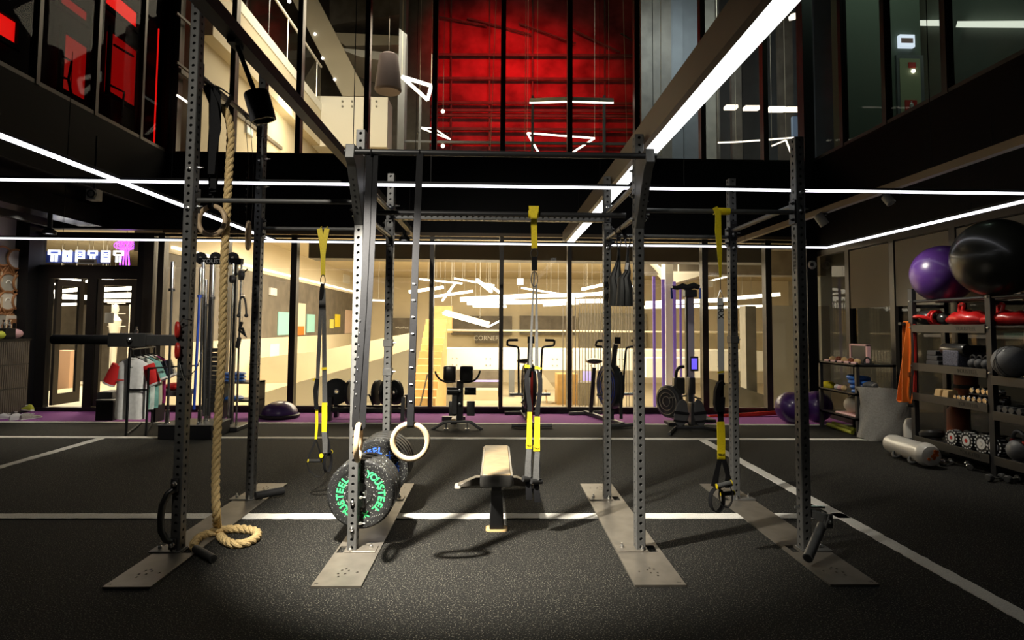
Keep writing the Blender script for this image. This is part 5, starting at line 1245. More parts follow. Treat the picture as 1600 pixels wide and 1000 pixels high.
# rackets hung on the wall, heads up and heads down in turn
rk = [(4, 400, 'grey_ball', -1), (25, 405, 'wall_white', -1), (12, 442, 'm_concrete', 1), (34, 443, 'm_concrete', 1), (11, 470, 'cream', -1), (33, 471, 'cream', -1), (20, 507, 'm_concrete', 1), (1, 505, 'm_concrete', 1)]
rl_ = ['racket with a grey head hung highest at the left border', 'racket with a white head hung highest in the right column', 'racket with a pale face mark in the left column', 'plain grey brown racket at the right edge of the wall',
       'cream racket with a crescent mark in the left column', 'cream racket with a small black mark in the right column', 'racket with a black square just above the pink ball', 'lowest racket at the left border']
for k, ((px, py, m_, up), lab) in enumerate(zip(rk, rl_)):
    p = ax(px, py, XW+.03+.02*(k % 2)); u = 1/ppm(p.y); rz_, ry_ = 14.5*u, 12.5*u/.72
    o = thing('wall_racket', p, lab, 'racket', 'rackets hung on the left wall')
    el = lambda s_: [p+Vector((0, math.cos(a)*ry_*s_, math.sin(a)*rz_*s_)) for a in [2*PI*i/32 for i in range(32)]]
    MB().prism(el(.96), (.012, 0, 0)).build('head_face', m_, o)
    MB().path([q+Vector((.008, 0, 0)) for q in el(1)], .017, 8, closed=True).build('frame', 'copper', o)
    e = p+Vector((0, 0, up*rz_)); q = e+Vector((0, 0, up*.10))
    for s_ in (-1, 1): MB().tube(p+Vector((.005, s_*ry_*.55, up*rz_*.84)), q, .010, 8).build('throat', 'copper', o)
    MB().tube(q, q+Vector((0, 0, up*.16)), .016, 10).build('grip', 'wood', o)
    if k in (5, 6): MB().bx(p.x+.012, p.x+.02, p.y-.05, p.y+.05, p.z-.035, p.z+.035).build('centre_mark', 'dark_ink', o)
    if k in (2, 4): MB().torus(p+Vector((.016, 0, -.01)), .05, .008, (1, 0, 0), 14, 6, a0=0, a1=PI).build('centre_mark', 'm_white', o)
a, b = ax(0, 520, XW+.01), ax(43, 412, XW+.01)
tag(MB().bx(XW+.005, XW+.02, 7.2, ax(41, 470, XW).y, 1.25, ax(20, 402, XW).z).build('copper_panel', 'copper'), 'copper brown panel behind the hanging rackets', 'panel')
# shoes by the cabinet
def shoe(px, py, rz, m_, label, z=0.0, L=.29):
    p = gz(px, py)
    o = thing('sneaker', p, label, 'shoe', 'shoes on the floor by the cabinet')
    o.rotation_euler = (0, 0, rz); WM[o.name] = Vector()
    S_ = []
    for t, w, h in ((0, .026, .075), (.04, .034, .10), (.10, .034, .105), (.15, .036, .075), (.21, .044, .055), (.26, .038, .045), (.29, .015, .03)):
        S_.append([(t-.14, w*math.cos(a), z+.02+max(0, math.sin(a))*(h-.02)) for a in [2*PI*i/14 for i in range(14)]])
    MB().loft(S_).build('upper', m_, o)
    MB().loft([[(t-.14, w*math.cos(a), z+.012+.012*math.sin(a)) for a in [2*PI*i/14 for i in range(14)]] for t, w in ((-.005, .026), (.04, .038), (.12, .038), (.21, .05), (.27, .042), (.297, .018))]).build('sole', 'white', o)
    MB().path([(.0, -.02, z+.088), (.02, .02, z+.083), (.035, -.02, z+.078), (.05, .022, z+.072)], .005, 5).build('lace', 'white', o)
    return o
shoe(9, 655, .4, 'wall_white', 'grey white sneaker lying leftmost by the cabinet'); shoe(22, 651, -.5, 'grey_fabric', 'grey sneaker second from the left by the cabinet')
shoe(33, 656, .9, 'wall_white', 'off white sneaker in front of the lime one'); shoe(43, 652, 2.6, 'lime', 'lime yellow sneaker standing on the others by the cabinet', .10); shoe(48, 655, 1.2, 'grey_fabric', 'grey beige sneaker under the lime one', 0)
# bin and stacked boxes beside the door
p0, p1 = gz(148, 658), gz(176, 658)
o = thing('waste_bin', (p0.lerp(p1, .5).x, p0.y+.15, 0), 'black square waste bin standing beside the hanging shirts', 'bin')
zt_ = at(160, 625, p0.y).z
MB().bx(p0.x, p1.x, p0.y, p0.y+.28, 0, zt_-.03).build('body', 'black', o, bevel=.01); MB().bx(p0.x-.005, p1.x+.005, p0.y-.005, p0.y+.285, zt_-.03, zt_).build('rim', 'steel_dark', o, bevel=.006)
p0, p1 = at(153, 640, 9.6), at(178, 612, 9.6)
tag(rbox(MB(), p0.x, p1.x, 9.55, 9.9, .0, p1.z, .03).build('grey_storage_box', 'dark_grey'), 'dark grey storage box behind the black bin', 'box')
# clothes rack
RY = gz(198, 681).y
ck = thing('clothes_rack', gz(212, 681), 'thin black clothes rack holding hanging shirts near the door', 'clothes rack')
xa, xb = at(197, 681, RY).x, at(228, 681, RY).x; zt_ = at(205, 546, RY).z
mb = MB().bx(xa-.012, xa+.012, RY-.012, RY+.012, 0, zt_+.02).build('post', 'black', ck); MB().bx(xb-.010, xb+.010, RY-.01, RY+.01, 0, at(228, 574, RY).z).build('post', 'black', ck)
MB().bx(xa, xb, RY-.008, RY+.008, at(210, 609, RY).z-.01, at(210, 609, RY).z+.01).build('lower_bar', 'black', ck)
rail0, rail1 = Vector((at(205, 548, RY).x, RY, zt_)), Vector((at(242, 546, RY+.95).x, RY+.95, zt_))
MB().tube(rail0, rail1, .012, 8).beam((xa, RY, zt_), rail0, .02, .02).build('rail', 'black', ck)
MB().bx(rail1.x-.012, rail1.x+.012, rail1.y-.012, rail1.y+.012, 0, zt_).build('post', 'black', ck)
MB().beam((xa, RY, .012), (rail1.x-.15, rail1.y, .012), .024, .024).beam((xb, RY, .012), (rail1.x, rail1.y, .012), .024, .024).build('foot_bar', 'black', ck)
mb = MB().beam((xb, RY, at(228, 574, RY).z-.01), (xb+.35, RY+.6, at(228, 574, RY).z-.01), .018, .018).build('side_arm', 'black', ck)
def shirt(c, W, Hh, body, sleeve, label, trim='white', stripes=()):
    # c: the hook on the rail; shoulders .14 below it
    c = Vector(c)
    o = thing('jersey', c, label, 'shirt', 'shirts on the clothes rack')
    zs = c.z-.16
    def ring(z, w, d, fold):
        return [(c.x+math.cos(a)*w*(abs(math.cos(a))**-.25 if abs(math.cos(a)) > .05 else 1)*.92, c.y+math.sin(a)*d*(1+fold*math.cos(6*a)), z) for a in [2*PI*(i+.5)/32 for i in range(32)]]
    R_ = [ring(zs+.03, W*.22, .03, 0), ring(zs+.015, W*.30, .035, 0), ring(zs-.02, W*.42, .045, 0), ring(zs-.07, W*.47, .055, .05), ring(zs-.2, W*.46, .06, .10), ring(zs-Hh*.6, W*.46, .062, .16), ring(zs-Hh*.9, W*.48, .062, .2), ring(zs-Hh, W*.47, .06, .2)]
    b = MB().loft(R_).build('body', body, o)
    for s in (-1, 1):
        A = Vector((c.x+s*W*.40, c.y, zs-.05)); B = Vector((c.x+s*W*.62, c.y-.01, zs-Hh*.38))
        d = (B-A).normalized(); n = Vector((d.z, 0, -d.x))
        mk = lambda P, w, dp: [tuple(P+n*math.cos(a)*w+Vector((0, math.sin(a)*dp, 0))) for a in [2*PI*i/16 for i in range(16)]]
        sl = MB().loft([mk(A, .085, .045), mk(A.lerp(B, .5), .085, .05), mk(B, .08, .05)]).build('sleeve', sleeve, o)
        MB().loft([mk(B-d*.002, .082, .052), mk(B+d*.022, .081, .051)]).build('cuff', trim, sl)
    MB().torus((c.x, c.y, zs+.035), .06, .010, (0, .15, 1), 20, 6).build('collar', trim, o)
    h_ = MB().path([c+Vector((0, 0, .0)), c+Vector((.012, 0, .022)), c+Vector((0, 0, .034)), c+Vector((-.016, 0, .018)), c+Vector((-.002, 0, -.05)), Vector((c.x, c.y, zs+.07))], .003, 6).path([(c.x-W*.36, c.y, zs-.01), (c.x, c.y, zs+.075), (c.x+W*.36, c.y, zs-.01)], .010, 6).build('hanger', 'black', o)
    for k, (u, w, m_) in enumerate(stripes):
        st_ = [[(c.x+(u+du*w)*W, c.y-.068-.002*(j % 2)-(.004 if dd else 0), zs-Hh*t) for du, dd in ((-.5, 0), (.5, 0), (.5, 1), (-.5, 1))] for j, t in enumerate((.12, .4, .7, .97))]
        MB().loft(st_).build('stripe', m_, b)
    return o
M['jersey_white'] = mat('white_jersey', (.86, .86, .84), .8, noise=.06, nscale=22); M['jersey_red'] = mat('red_jersey', (.62, .015, .015), .8); M['jersey_teal'] = mat('teal_jersey', (.18, .42, .38), .8, noise=.35, nscale=9)
M['jersey_navy'] = mat('navy_jersey', (.015, .018, .04), .8); M['jersey_cream'] = mat('cream_jersey', (.62, .56, .42), .8); M['jersey_magenta'] = mat('magenta_jersey', (.40, .03, .20), .8); M['jersey_mint'] = mat('mint_jersey', (.60, .70, .66), .8, noise=.2, nscale=12)
q0 = at(205, 552, RY+.12)
W0 = 54/ppm(RY+.12)
def onrail(t): return rail0.lerp(rail1, t)
s1 = shirt(onrail(.10), W0*1.02, (653-566)/ppm(RY+.1), 'jersey_white', 'jersey_red', 'white jersey with red sleeves, frontmost on the clothes rack')
zz = s1.location.z-.16
lb = MB().bx(s1.location.x-.035, s1.location.x+.035, s1.location.y-.066, s1.location.y-.062, zz-.075, zz-.068).build('chest_mark', 'dark_ink', s1)
MB().bx(s1.location.x-.16, s1.location.x-.07, s1.location.y-.068, s1.location.y-.063, zz-.245, zz-.232).build('sponsor_mark', 'jersey_red', s1)
s2 = shirt(onrail(.38), W0, .66, 'jersey_mint', 'jersey_teal', 'mint and teal striped jersey hanging behind the white one', stripes=((.1, .10, 'jersey_teal'), (.34, .12, 'jersey_teal')))
s3 = shirt(onrail(.58), W0, .66, 'jersey_teal', 'jersey_navy', 'teal jersey with dark navy sleeves in the middle of the rack', stripes=((.36, .08, 'jersey_white'),))
s4 = shirt(onrail(.76), W0*.98, .64, 'jersey_cream', 'jersey_navy', 'cream jersey with navy shoulders hanging fourth on the rack')
s5 = shirt(onrail(.93), W0*.98, .64, 'jersey_magenta', 'jersey_cream', 'magenta jersey with cream sleeves, last on the clothes rack')
# red holdall on a low bench behind the front post
b0 = at(262, 606, 9.3)
o = thing('low_bench', (b0.x, 9.3, 0), 'low grey bench behind the left front post', 'bench')
MB().bx(b0.x-.16, b0.x+.30, 9.15, 9.5, at(0, 612, 9.3).z-.04, at(0, 606, 9.3).z-.02).build('seat', 'dark_grey', o, bevel=.01)
for s_ in (-.13, .27):
    MB().bx(b0.x+s_-.02, b0.x+s_+.02, 9.2, 9.45, 0, at(0, 612, 9.3).z-.04).build('leg', 'black', o)
tag(MB().ball((b0.x+.1, 9.32, at(0, 606, 9.3).z+.035), .16, .12, .055).build('red_pouch', 'red_plain'), 'red soft pouch lying on the low grey bench', 'pouch')
# barbell stand
SYb = gz(290, 687).y
x0, x1 = at(246, 680, SYb).x, at(330, 680, SYb).x; zt_ = at(280, 664, SYb).z
o = thing('barbell_stand', ((x0+x1)/2, SYb+.25, 0), 'black floor stand holding upright barbells behind the left front post', 'barbell stand')
MB().bx(x0, x1, SYb, SYb+.55, 0, zt_-.01).build('base_box', 'black', o, bevel=.008); MB().bx(x0-.01, x1+.01, SYb-.01, SYb+.56, zt_-.012, zt_).build('top_plate', 'steel', o, bevel=.003)
for k, (px, py0, py1, dy) in enumerate(((261, 662, 640, .10), (312, 660, 641, .12), (322, 655, 623, .30))):
    a = at(px, py0, SYb+dy); a.z = zt_; b = at(px, py1, SYb+dy)
    MB().lathe([(.026, 0), (.034, 0), (.034, .015), (.028, .02), (.028, b.z-a.z), (.022, b.z-a.z), (.022, .02)], a, (0, 0, 1), 20, close=True).build('holder_tube', 'chrome', o)
def barbell(px_t, py_t, py_c, px_b, Y, label, shaft='steel_dark', r=.026, grip=None, pyb=650):
    t = at(px_t, py_t, Y); c = at(px_t, py_c, Y); b = at(px_b, pyb, Y); b.z = max(b.z, .05)
    o = thing('barbell', b, label, 'barbell', 'barbells stored upright')
    c = t.lerp(b, (t.z-c.z)/(t.z-b.z))
    MB().tube(c, t, r, 18).build('sleeve', 'chrome', o); d = (c-t).normalized()
    MB().tube(c-d*.01, c+d*.025, r*1.5, 18).build('collar', 'steel_dark' if shaft != 'blue_bar' else 'violet_collar' if False else shaft, o)
    MB().tube(c, b, .015 if not grip else grip, 12).build('shaft', shaft, o)
    return o
barbell(270, 409, 452, 262, SYb+.12, 'barbell with a chrome sleeve standing left of the left front post')
barbell(318, 410, 462, 312, SYb+.16, 'barbell with a long dull sleeve, nearest the front post on its right', r=.024)
barbell(333, 414, 465, 326, SYb+.28, 'barbell with a bright chrome sleeve standing beside the rope')
barbell(322, 437, 476, 318, SYb+.22, 'shorter black barbell with thick shaft and chrome sleeve', 'rubber', .022, .024)
t = barbell(314, 418, 462, 303, SYb+.05, 'blue anodised barbell leaning in the stand', 'blue_bar', .018, .016, 640)
# cable machine behind
CYm = 8.75
o = thing('cable_machine', (at(350, 640, CYm).x, CYm, 0), 'black cable machine with three pulleys on top behind the climbing rope', 'cable machine')
a, b = at(312, 413, CYm), at(379, 404, CYm)
hb = MB().bx(a.x, b.x, CYm-.05, CYm+.05, a.z, b.z).build('head_beam', 'black', o, bevel=.006)
lettering('YOUSTEEL', .085, ((a.x+b.x)/2-.04, CYm-.052, (a.z+b.z)/2-.005), (1, 0, 0), (0, 0, 1), 'pale_ink', hb)
for px in (314, 337, 364):
    c = at(px, 403, CYm); q = MB().lathe([(.02, -.02), (.075, -.02), (.082, -.012), (.07, 0), (.082, .012), (.075, .02), (.02, .02)], c, (0, 1, 0), 24, close=True).build('pulley', 'plastic', o)
    MB().lathe([(0, -.03), (.014, -.03), (.014, .03), (0, .03)], c, (0, 1, 0), 10).build('axle', 'zinc', q)
for px in (326, 362): MB().bx(at(px, 600, CYm).x-.03, at(px, 600, CYm).x+.03, CYm-.03, CYm+.03, 0, a.z).build('mast', 'steel_dark', o)
for px in (370, 357): MB().tube((at(px, 640, CYm-.15).x, CYm-.15, .04), (at(px, 640, CYm-.15).x, CYm-.15, a.z), .014, 12).build('guide_rod', 'chrome', o)
mb = MB(); wz0, wz1 = at(0, 640, CYm).z, at(0, 540, CYm).z; xs0, xs1 = at(330, 600, CYm).x, at(348, 600, CYm).x
for k in range(14): z_ = wz0+(wz1-wz0)*k/14; mb.bx(xs0, xs1, CYm-.16, CYm-.02, z_, z_+(wz1-wz0)/14-.012)
mb.build('weight_stack', 'rubber', o, smooth=False)
MB().bx(at(318, 640, CYm).x, at(385, 640, CYm).x, CYm-.3, CYm+.2, 0, .06).build('foot_frame', 'steel_dark', o, bevel=.01)
for (px, py, rx) in ((363, 436, 6), (377, 430, 7.5)):
    c = at(px, py, CYm-.2); MB().lathe([(0, -.03), (rx/ppm(CYm), -.025), (rx/ppm(CYm)*1.05, 0), (rx/ppm(CYm), .025), (0, .03)], c, (.75, .66, 0), 20).build('swivel_pulley', 'plastic', o)
    MB().tube(c, (c.x, CYm, c.z+.1), .012, 6).build('swivel_arm', 'chrome', o)
# handles hung on the cable machine
c = at(378, 466, CYm-.2)
o = thing('triceps_rope', c, 'black two ended triceps rope hanging beside the left rear post', 'rope handle')
pts = [at(x, y, CYm-.2) for x, y in ((373, 492), (374, 476), (376, 467), (379, 464), (382, 467), (384, 476), (385, 492))]
MB().path(smooth(pts, 4), .014, 8).build('rope', 'rubber', o)
MB().ball(pts[0]+Vector((0, 0, -.01)), .028, u=12, v=8).build('end_ball', 'rubber', o); MB().ball(pts[-1]+Vector((0, 0, -.01)), .028, u=12, v=8).build('end_ball', 'rubber', o)
MB().torus(pts[3]+Vector((0, 0, .02)), .02, .004, (0, 1, 0), 14, 6).tube(pts[3]+Vector((0, 0, .03)), (pts[3].x, CYm-.2, pts[3].z+.30), .003, 5).build('hook_ring', 'chrome', o)
o = thing('cable_grip', at(378, 520, CYm-.2), 'black cable hand grip hanging under the triceps rope', 'cable handle')
MB().path([at(x, y, CYm-.2) for x, y in ((378, 503), (374, 516), (384, 526), (378, 512))], .022, 8).build('webbing', 'web', o); MB().tube(at(374, 528, CYm-.2), at(371, 543, CYm-.16), .03, 10).build('grip', 'rubber', o)
MB().tube(at(378, 503, CYm-.2), at(379, 494, CYm-.2), .003, 5).build('hook_wire', 'chrome', o)
# shelf unit with blue rings/discs behind the left rear post
o = thing('disc_shelf', (at(380, 640, 9.7).x, 9.7, 0), 'low dark shelf behind the left rear post carrying blue discs', 'shelf')
xa, xb = at(352, 640, 9.7).x, at(404, 640, 9.7).x; zA, zB = at(0, 594, 9.7).z, at(0, 622, 9.7).z
for z_ in (zA, zB): MB().bx(xa, xb, 9.55, 9.95, z_-.025, z_).build('board', 'steel_dark', o)
for x_ in (xa, xb-.03): MB().bx(x_, x_+.03, 9.55, 9.95, 0, zA).build('side_frame', 'black', o)
for k in range(3):
    p = at(387, 0, 9.75); tag(MB().lathe([(0, 0), (.15, 0), (.165, .012), (.155, .03), (.13, .04), (0, .046)], (p.x, 9.75, zA+.05*k), (0, 0, 1), 24).build('balance_disc', 'blue'), ('blue balance disc, lowest of the stack on the dark shelf', 'blue balance disc, middle of the stack on the dark shelf', 'blue balance disc, top of the stack on the dark shelf')[k], 'balance disc', 'blue balance discs')
p = at(384, 0, 9.75); tag(MB().lathe([(0, 0), (.16, 0), (.17, .015), (.14, .04), (0, .05)], (p.x, 9.75, zB), (0, 0, 1), 24).build('balance_disc', 'blue'), 'single blue balance disc on the lower board of the shelf', 'balance disc', 'blue balance discs')
# ================================================================ along the rear glass
# dome trainer
p = gz(437, 657); p.y += .25; p = Vector((at(437, 650, p.y).x, p.y, .008))
o = thing('dome_trainer', p, 'purple dome balance trainer on a black base at the foot of the glass', 'balance trainer')
rr_ = 29/ppm(p.y)
MB().lathe([(0, 0), (rr_*.95, 0), (rr_*1.03, .025), (rr_*1.03, .05), (rr_*.93, .06), (0, .06)], p, (0, 0, 1), 40).build('base', 'rubber', o)
MB().lathe([(rr_*.9, .055)]+[(rr_*.92*math.cos(t), .06+.195*math.sin(t)) for t in [PI/2*i/10 for i in range(10)]]+[(0, .255)], p, (0, 0, 1), 40).build('dome', 'purple_ball', o)
# toaster rack with plates
TY = 9.45
o = thing('plate_rack', (at(573, 650, TY).x, TY, 0), 'long low black plate rack standing in front of the glass', 'plate rack')
x0, x1 = at(516, 650, TY).x, at(630, 650, TY).x; zr = at(0, 637, TY).z
MB().bx(x0, x1, TY-.02, TY+.03, zr-.04, zr+.02).bx(x0, x1, TY+.30, TY+.35, zr-.04, zr+.02).build('rail', 'steel_dark', o, bevel=.004)
for x_, s in ((x0, -1), (x1, 1)):
    MB().prism([(x_-.03, TY-.10, .008), (x_-.03, TY-.04, at(0, 617, TY).z), (x_-.03, TY+.06, at(0, 617, TY).z), (x_-.03, TY+.02, .008)], (.06, 0, 0)).prism([(x_-.03, TY+.30, .008), (x_-.03, TY+.28, at(0, 617, TY).z), (x_-.03, TY+.36, at(0, 617, TY).z), (x_-.03, TY+.42, .008)], (.06, 0, 0)).bx(x_-.03, x_+.03, TY-.04, TY+.36, zr-.03, zr).build('end_frame', 'steel_dark', o, bevel=.004)
p = at(575, 617, TY); MB().path([at(568, 633, TY), at(573, 617, TY), at(577, 617, TY), at(583, 633, TY)], .014, 8).build('divider_loop', 'black', o)
def rplate(px, py, rx, ry, yaw, tilt, m_, label):
    c = at(px, py, TY+.16); r = ry/ppm(TY+.16)
    a = Vector((math.cos(yaw)*math.cos(tilt), -math.sin(yaw), math.sin(tilt)))
    o = thing('rack_plate', c, label, 'weight plate', 'weight plates in the low rack')
    MB().lathe([(.025, -.03), (r*.35, -.03), (r*.4, -.018), (r*.8, -.018), (r*.85, -.03), (r, -.024), (r, .024), (r*.85, .03), (.025, .03)], c, a, 36, close=True).build('body', m_, o)
    MB().lathe([(.024, -.031), (.04, -.031), (.04, .031), (.024, .031)], c, a, 18, close=True).build('hub', 'zinc', o)
rplate(525, 612, 10, 20, 1.05, .20, 'bumper_plain', 'weight plate leaning tilted at the left end of the low rack')
rplate(547, 613, 4, 19, .15, 0, 'bumper_plain', 'weight plate standing second from the left in the low rack')
rplate(590, 613, 6, 19, .25, 0, 'bumper_plain', 'weight plate standing edge on left of the second rear post')
rplate(603, 613, 6, 19, .3, 0, 'bumper_plain', 'weight plate hidden behind the second rear post')
rplate(618, 613, 9, 19, -.75, 0, 'bumper_plain', 'weight plate with its face showing at the right end of the low rack')
# back extension bench
GYm = 8.75
o = thing('back_extension_bench', gz(717, 668), 'black back extension bench with two thigh pads before the glass', 'exercise bench')
def pbox(px0, py0, px1, py1, Y, d, name, m_, par, r=.03):
    a, b = at(px0, py1, Y), at(px1, py0, Y)
    return rbox(MB(), a.x, b.x, Y, Y+d, a.z, b.z, r).build(name, m_, par)
pbox(692, 572, 712, 596, GYm, .22, 'thigh_pad', 'vinyl', o, .05); pbox(718, 572, 739, 596, GYm, .22, 'thigh_pad', 'vinyl', o, .05)
for s in ([(680, 580), (682, 586), (688, 593), (698, 597), (712, 596)], [(750, 579), (748, 586), (743, 593), (733, 597), (718, 596)]):
    MB().path(smooth([at(x, y, GYm+.05) for x, y in s], 4), .014, 10).build('handle_bar', 'steel_dark', o)
    MB().ball(at(s[0][0], s[0][1], GYm+.05), .02, u=10, v=8).build('bar_end', 'chrome', o) if False else None
a, b = at(713, 655, GYm+.1), at(724, 595, GYm+.1)
MB().bx(a.x, b.x, GYm+.08, GYm+.20, .10, b.z).build('mast', 'steel_dark', o, bevel=.008)
a, b = at(715, 640, GYm), at(722, 612, GYm); MB().bx(at(714, 0, GYm).x, at(722, 0, GYm).x, GYm+.03, GYm+.09, .2, at(0, 614, GYm).z).build('slide_post', 'steel', o, bevel=.006)
for (x0, x1) in ((699, 716), (726, 744)): MB().tube(at(x0, 611, GYm+.02), at(x1, 611, GYm+.02), .055, 20).build('ankle_roller', 'vinyl', o)
pbox(701, 627, 713, 650, GYm+.12, .05, 'foot_plate', 'steel', o, .015); pbox(729, 627, 742, 650, GYm+.12, .05, 'foot_plate', 'steel', o, .015)
for py in (610, 631): b_ = MB(); bolt(b_, at(718, py, GYm+.02), (0, -1, 0), .02, .012); b_.build('adjust_knob', 'zinc', o)
MB().path(smooth([at(x, y, GYm-.05) for x, y in ((674, 671), (682, 667), (692, 661), (703, 659), (730, 659), (738, 661), (746, 667), (754, 671))], 4), .022, 10).build('front_foot', 'steel', o)
for px in (697, 730): MB().tube(at(px, 661, GYm-.05), at(px, 671, GYm-.05), .012, 8).lathe([(0, 0), (.03, 0), (.03, .015), (0, .015)], (at(px, 671, GYm-.05).x, GYm-.05, .002), (0, 0, 1), 12).build('levelling_foot', 'zinc', o)
MB().bx(at(713, 0, GYm).x, at(723, 0, GYm).x, GYm-.05, GYm+.75, .07, .13).bx(at(700, 0, 9.5).x, at(735, 0, 9.5).x, GYm+.70, GYm+.78, .01, .07).build('base_beam', 'steel_dark', o, bevel=.006)
# air bikes
def airbike(pxc, Y, yaw, label, accent):
    base = gz(pxc, 509+1.45*ppm(Y)); o = thing('air_bike', Vector((at(pxc, 600, Y).x, Y+.4, 0)), label, 'exercise bike')
    O = Vector((at(pxc, 600, Y).x, Y+.35, 0))
    Rz = Matrix.Rotation(yaw, 3, 'Z')
    T = lambda x, y, z: O+Rz @ Vector((x, y, z))
    # wheel cage: a round cage in the bike's long plane
    axis = Rz @ Vector((1, 0, 0))
    fc = T(0, .05, .56)
    MB().lathe([(0, -.075), (.30, -.075), (.335, -.06), (.345, 0), (.335, .06), (.30, .075), (0, .075)], fc, axis, 40).build('fan_cage', 'plastic', o)
    mb = MB()
    for s in (-1, 1):
        for r in (.10, .17, .24, .30): mb.torus(fc+axis*.08*s, r, .005, axis, 36, 6)
    mb.build('cage_wire', 'blue_bar' if accent == 'blue' else 'steel', o)
    MB().beam(T(0, -.3, .34), T(0, -.3, .80), .035, .03, (0, 1, 0)).beam(T(0, -.30, .12), T(0, -.28, .34), .04, .03, (0, 1, 0)).build('frame_stripe', 'red_plain' if accent == 'red' else 'steel_dark', o)
    if accent == 'red': MB().beam(T(-.03, -.31, .25), T(-.03, -.31, .85), .018, .02, (0, 1, 0)).build('white_stripe', 'white', o)
    MB().beam(T(0, -.02, .82), T(0, -.12, 1.20), .07, .10, (0, 1, 0)).build('mast', 'plastic', o, bevel=.006)
    c = T(0, -.16, 1.25); rbox(MB(), -.07, .07, -.03, .03, -.08, .08, .015).build('monitor', 'plastic', o)
    mo = [k for k in kids(o) if k.name.startswith('monitor')][0]; mo.rotation_euler = (0, 0, yaw); mo.location = c-Vector(o.location)
    MB().bx(-.05, .05, -.032, -.03, -.05, .05).build('screen', 'dark_ink', None).parent = mo
    for s in (-1, 1):
        ar = MB().path(smooth([T(s*.16, -.05, .45), T(s*.17, -.08, .85), T(s*.175, -.12, 1.10), T(s*.21, -.14, 1.15), T(s*.33, -.16, 1.17), T(s*.345, -.18, 1.20), T(s*.33, -.22, 1.245), T(s*.2, -.26, 1.25)], 4), .016, 10).build('arm_lever', 'steel_dark', o)
        MB().path([T(s*.33, -.22, 1.246), T(s*.2, -.26, 1.25)], .02, 10).build('hand_grip', 'rubber', ar)
        pg = MB().tube(T(s*.10, -.10, .45), T(s*.30, -.10, .45), .022, 12).build('foot_peg', 'chrome', o)
        MB().tube(T(s*.05, .05, .40), T(s*.12, -.10, .33), .015, 8).build('crank', 'steel', o)
    MB().beam(T(-.0, -.35, .05), T(0, .95, .05), .07, .05).build('spine', 'steel_dark', o, bevel=.006)
    MB().beam(T(0, .05, .06), T(0, .05, .24), .10, .06, (0, 1, 0)).build('fork', 'steel_dark', o)
    for yy in (-.35, .95): MB().tube(T(-.29, yy, .035), T(.29, yy, .035), .028, 12).build('stabiliser', 'steel', o); 
    MB().beam(T(0, .75, .06), T(0, .62, .80), .06, .05, (0, 1, 0)).build('seat_post', 'steel_dark', o)
    MB().ball(T(0, .62, .90), .13, .15, .05, m=Rz).build('saddle', 'vinyl', o)
    return o
airbike(829, 8.85, .06, 'black air bike with a red and white stripe seen head on before the glass', 'red')
airbike(963, 8.9, .28, 'black air bike with blue wire cage turned sideways behind the third rear post', 'blue')
# ski machine
KY = 9.72
o = thing('ski_machine', at(1074, 650, KY), 'tall silver mast ski machine with a black head against the glass', 'ski machine')
MB().bx(at(1069, 0, KY).x, at(1079, 0, KY).x, KY-.03, KY+.05, .05, at(0, 450, KY).z).build('mast', mat('silver_violet_mast', (.66, .62, .74), .4, .2), o, bevel=.004)
MB().bx(at(1067, 0, KY).x, at(1069.4, 0, KY).x, KY-.03, KY+.05, .05, at(0, 450, KY).z).build('mast_edge', 'steel_dark', o)
hd = MB().path([at(x, y, KY-.06) for x, y in ((1050, 449), (1058, 450), (1066, 447), (1074, 450), (1084, 446), (1092, 449))], [.03, .035, .05, .055, .05, .04], 10).build('head', 'plastic', o)
MB().bx(at(1064, 0, KY).x, at(1082, 0, KY).x, KY-.10, KY+.06, at(0, 455, KY).z, at(0, 443, KY).z).build('head_box', 'plastic', o, bevel=.015)
for px in (1049, 1094): MB().path([at(px, 450, KY-.08), at(px+(1 if px < 1070 else 0), 467, KY-.08)], [.016, .020], 8).build('pull_handle', 'blue_bar', o)
mn = pbox(1079, 557, 1091.5, 580, KY-.12, .03, 'monitor', 'plastic', o, .008); a, b = at(1081, 577, KY-.13), at(1089.5, 560, KY-.13); MB().bx(a.x, b.x, KY-.124, KY-.121, a.z, b.z).build('screen', 'screen', mn)
MB().bx(at(1046, 0, KY).x, at(1100, 0, KY).x, KY-.35, KY+.15, .008, .05).build('foot_board', 'steel_dark', o, bevel=.008)
# rowing machine stood upright in front of it
WY = 9.0
o = thing('rowing_machine', gz(1078, 668), 'black rowing machine stood on end with flywheel and footplates low', 'rowing machine')
c = at(1046, 627, WY+.15); r = 25/ppm(WY+.15)
MB().lathe([(0, -.06), (r*.85, -.06), (r, -.04), (r, .04), (r*.85, .06), (0, .06)], c, (.85, .5, 0), 36).build('flywheel_cage', 'plastic', o)
mb = MB()
for q in (.3, .55, .8): mb.torus(c+Vector((-.85, -.5, 0)).normalized()*.065, r*q, .006, (.85, .5, 0), 32, 6)
mb.build('cage_ring', 'plate_steel', o)
MB().beam(at(1079, 668, WY+.05), at(1078, 590, WY+.3), .07, .06, (0, 1, 0)).build('frame', 'steel_dark', o, bevel=.006)
pbox(1054, 590, 1071, 616, WY+.16, .16, 'seat_pad', 'vinyl', o, .03); pbox(1078, 590, 1087, 616, WY+.16, .16, 'housing', 'plastic', o, .02)
MB().path(smooth([at(x, y, WY+.2) for x, y in ((1069, 573), (1062, 574), (1057, 580), (1056, 592))], 4), .024, 10).build('handle_bow', 'steel_dark', o)
MB().tube(at(1046, 622, WY-.02), at(1073, 618, WY-.02), .013, 8).tube(at(1084, 620, WY-.02), at(1096, 624, WY-.02), .013, 8).build('foot_bar', 'plate_steel', o)
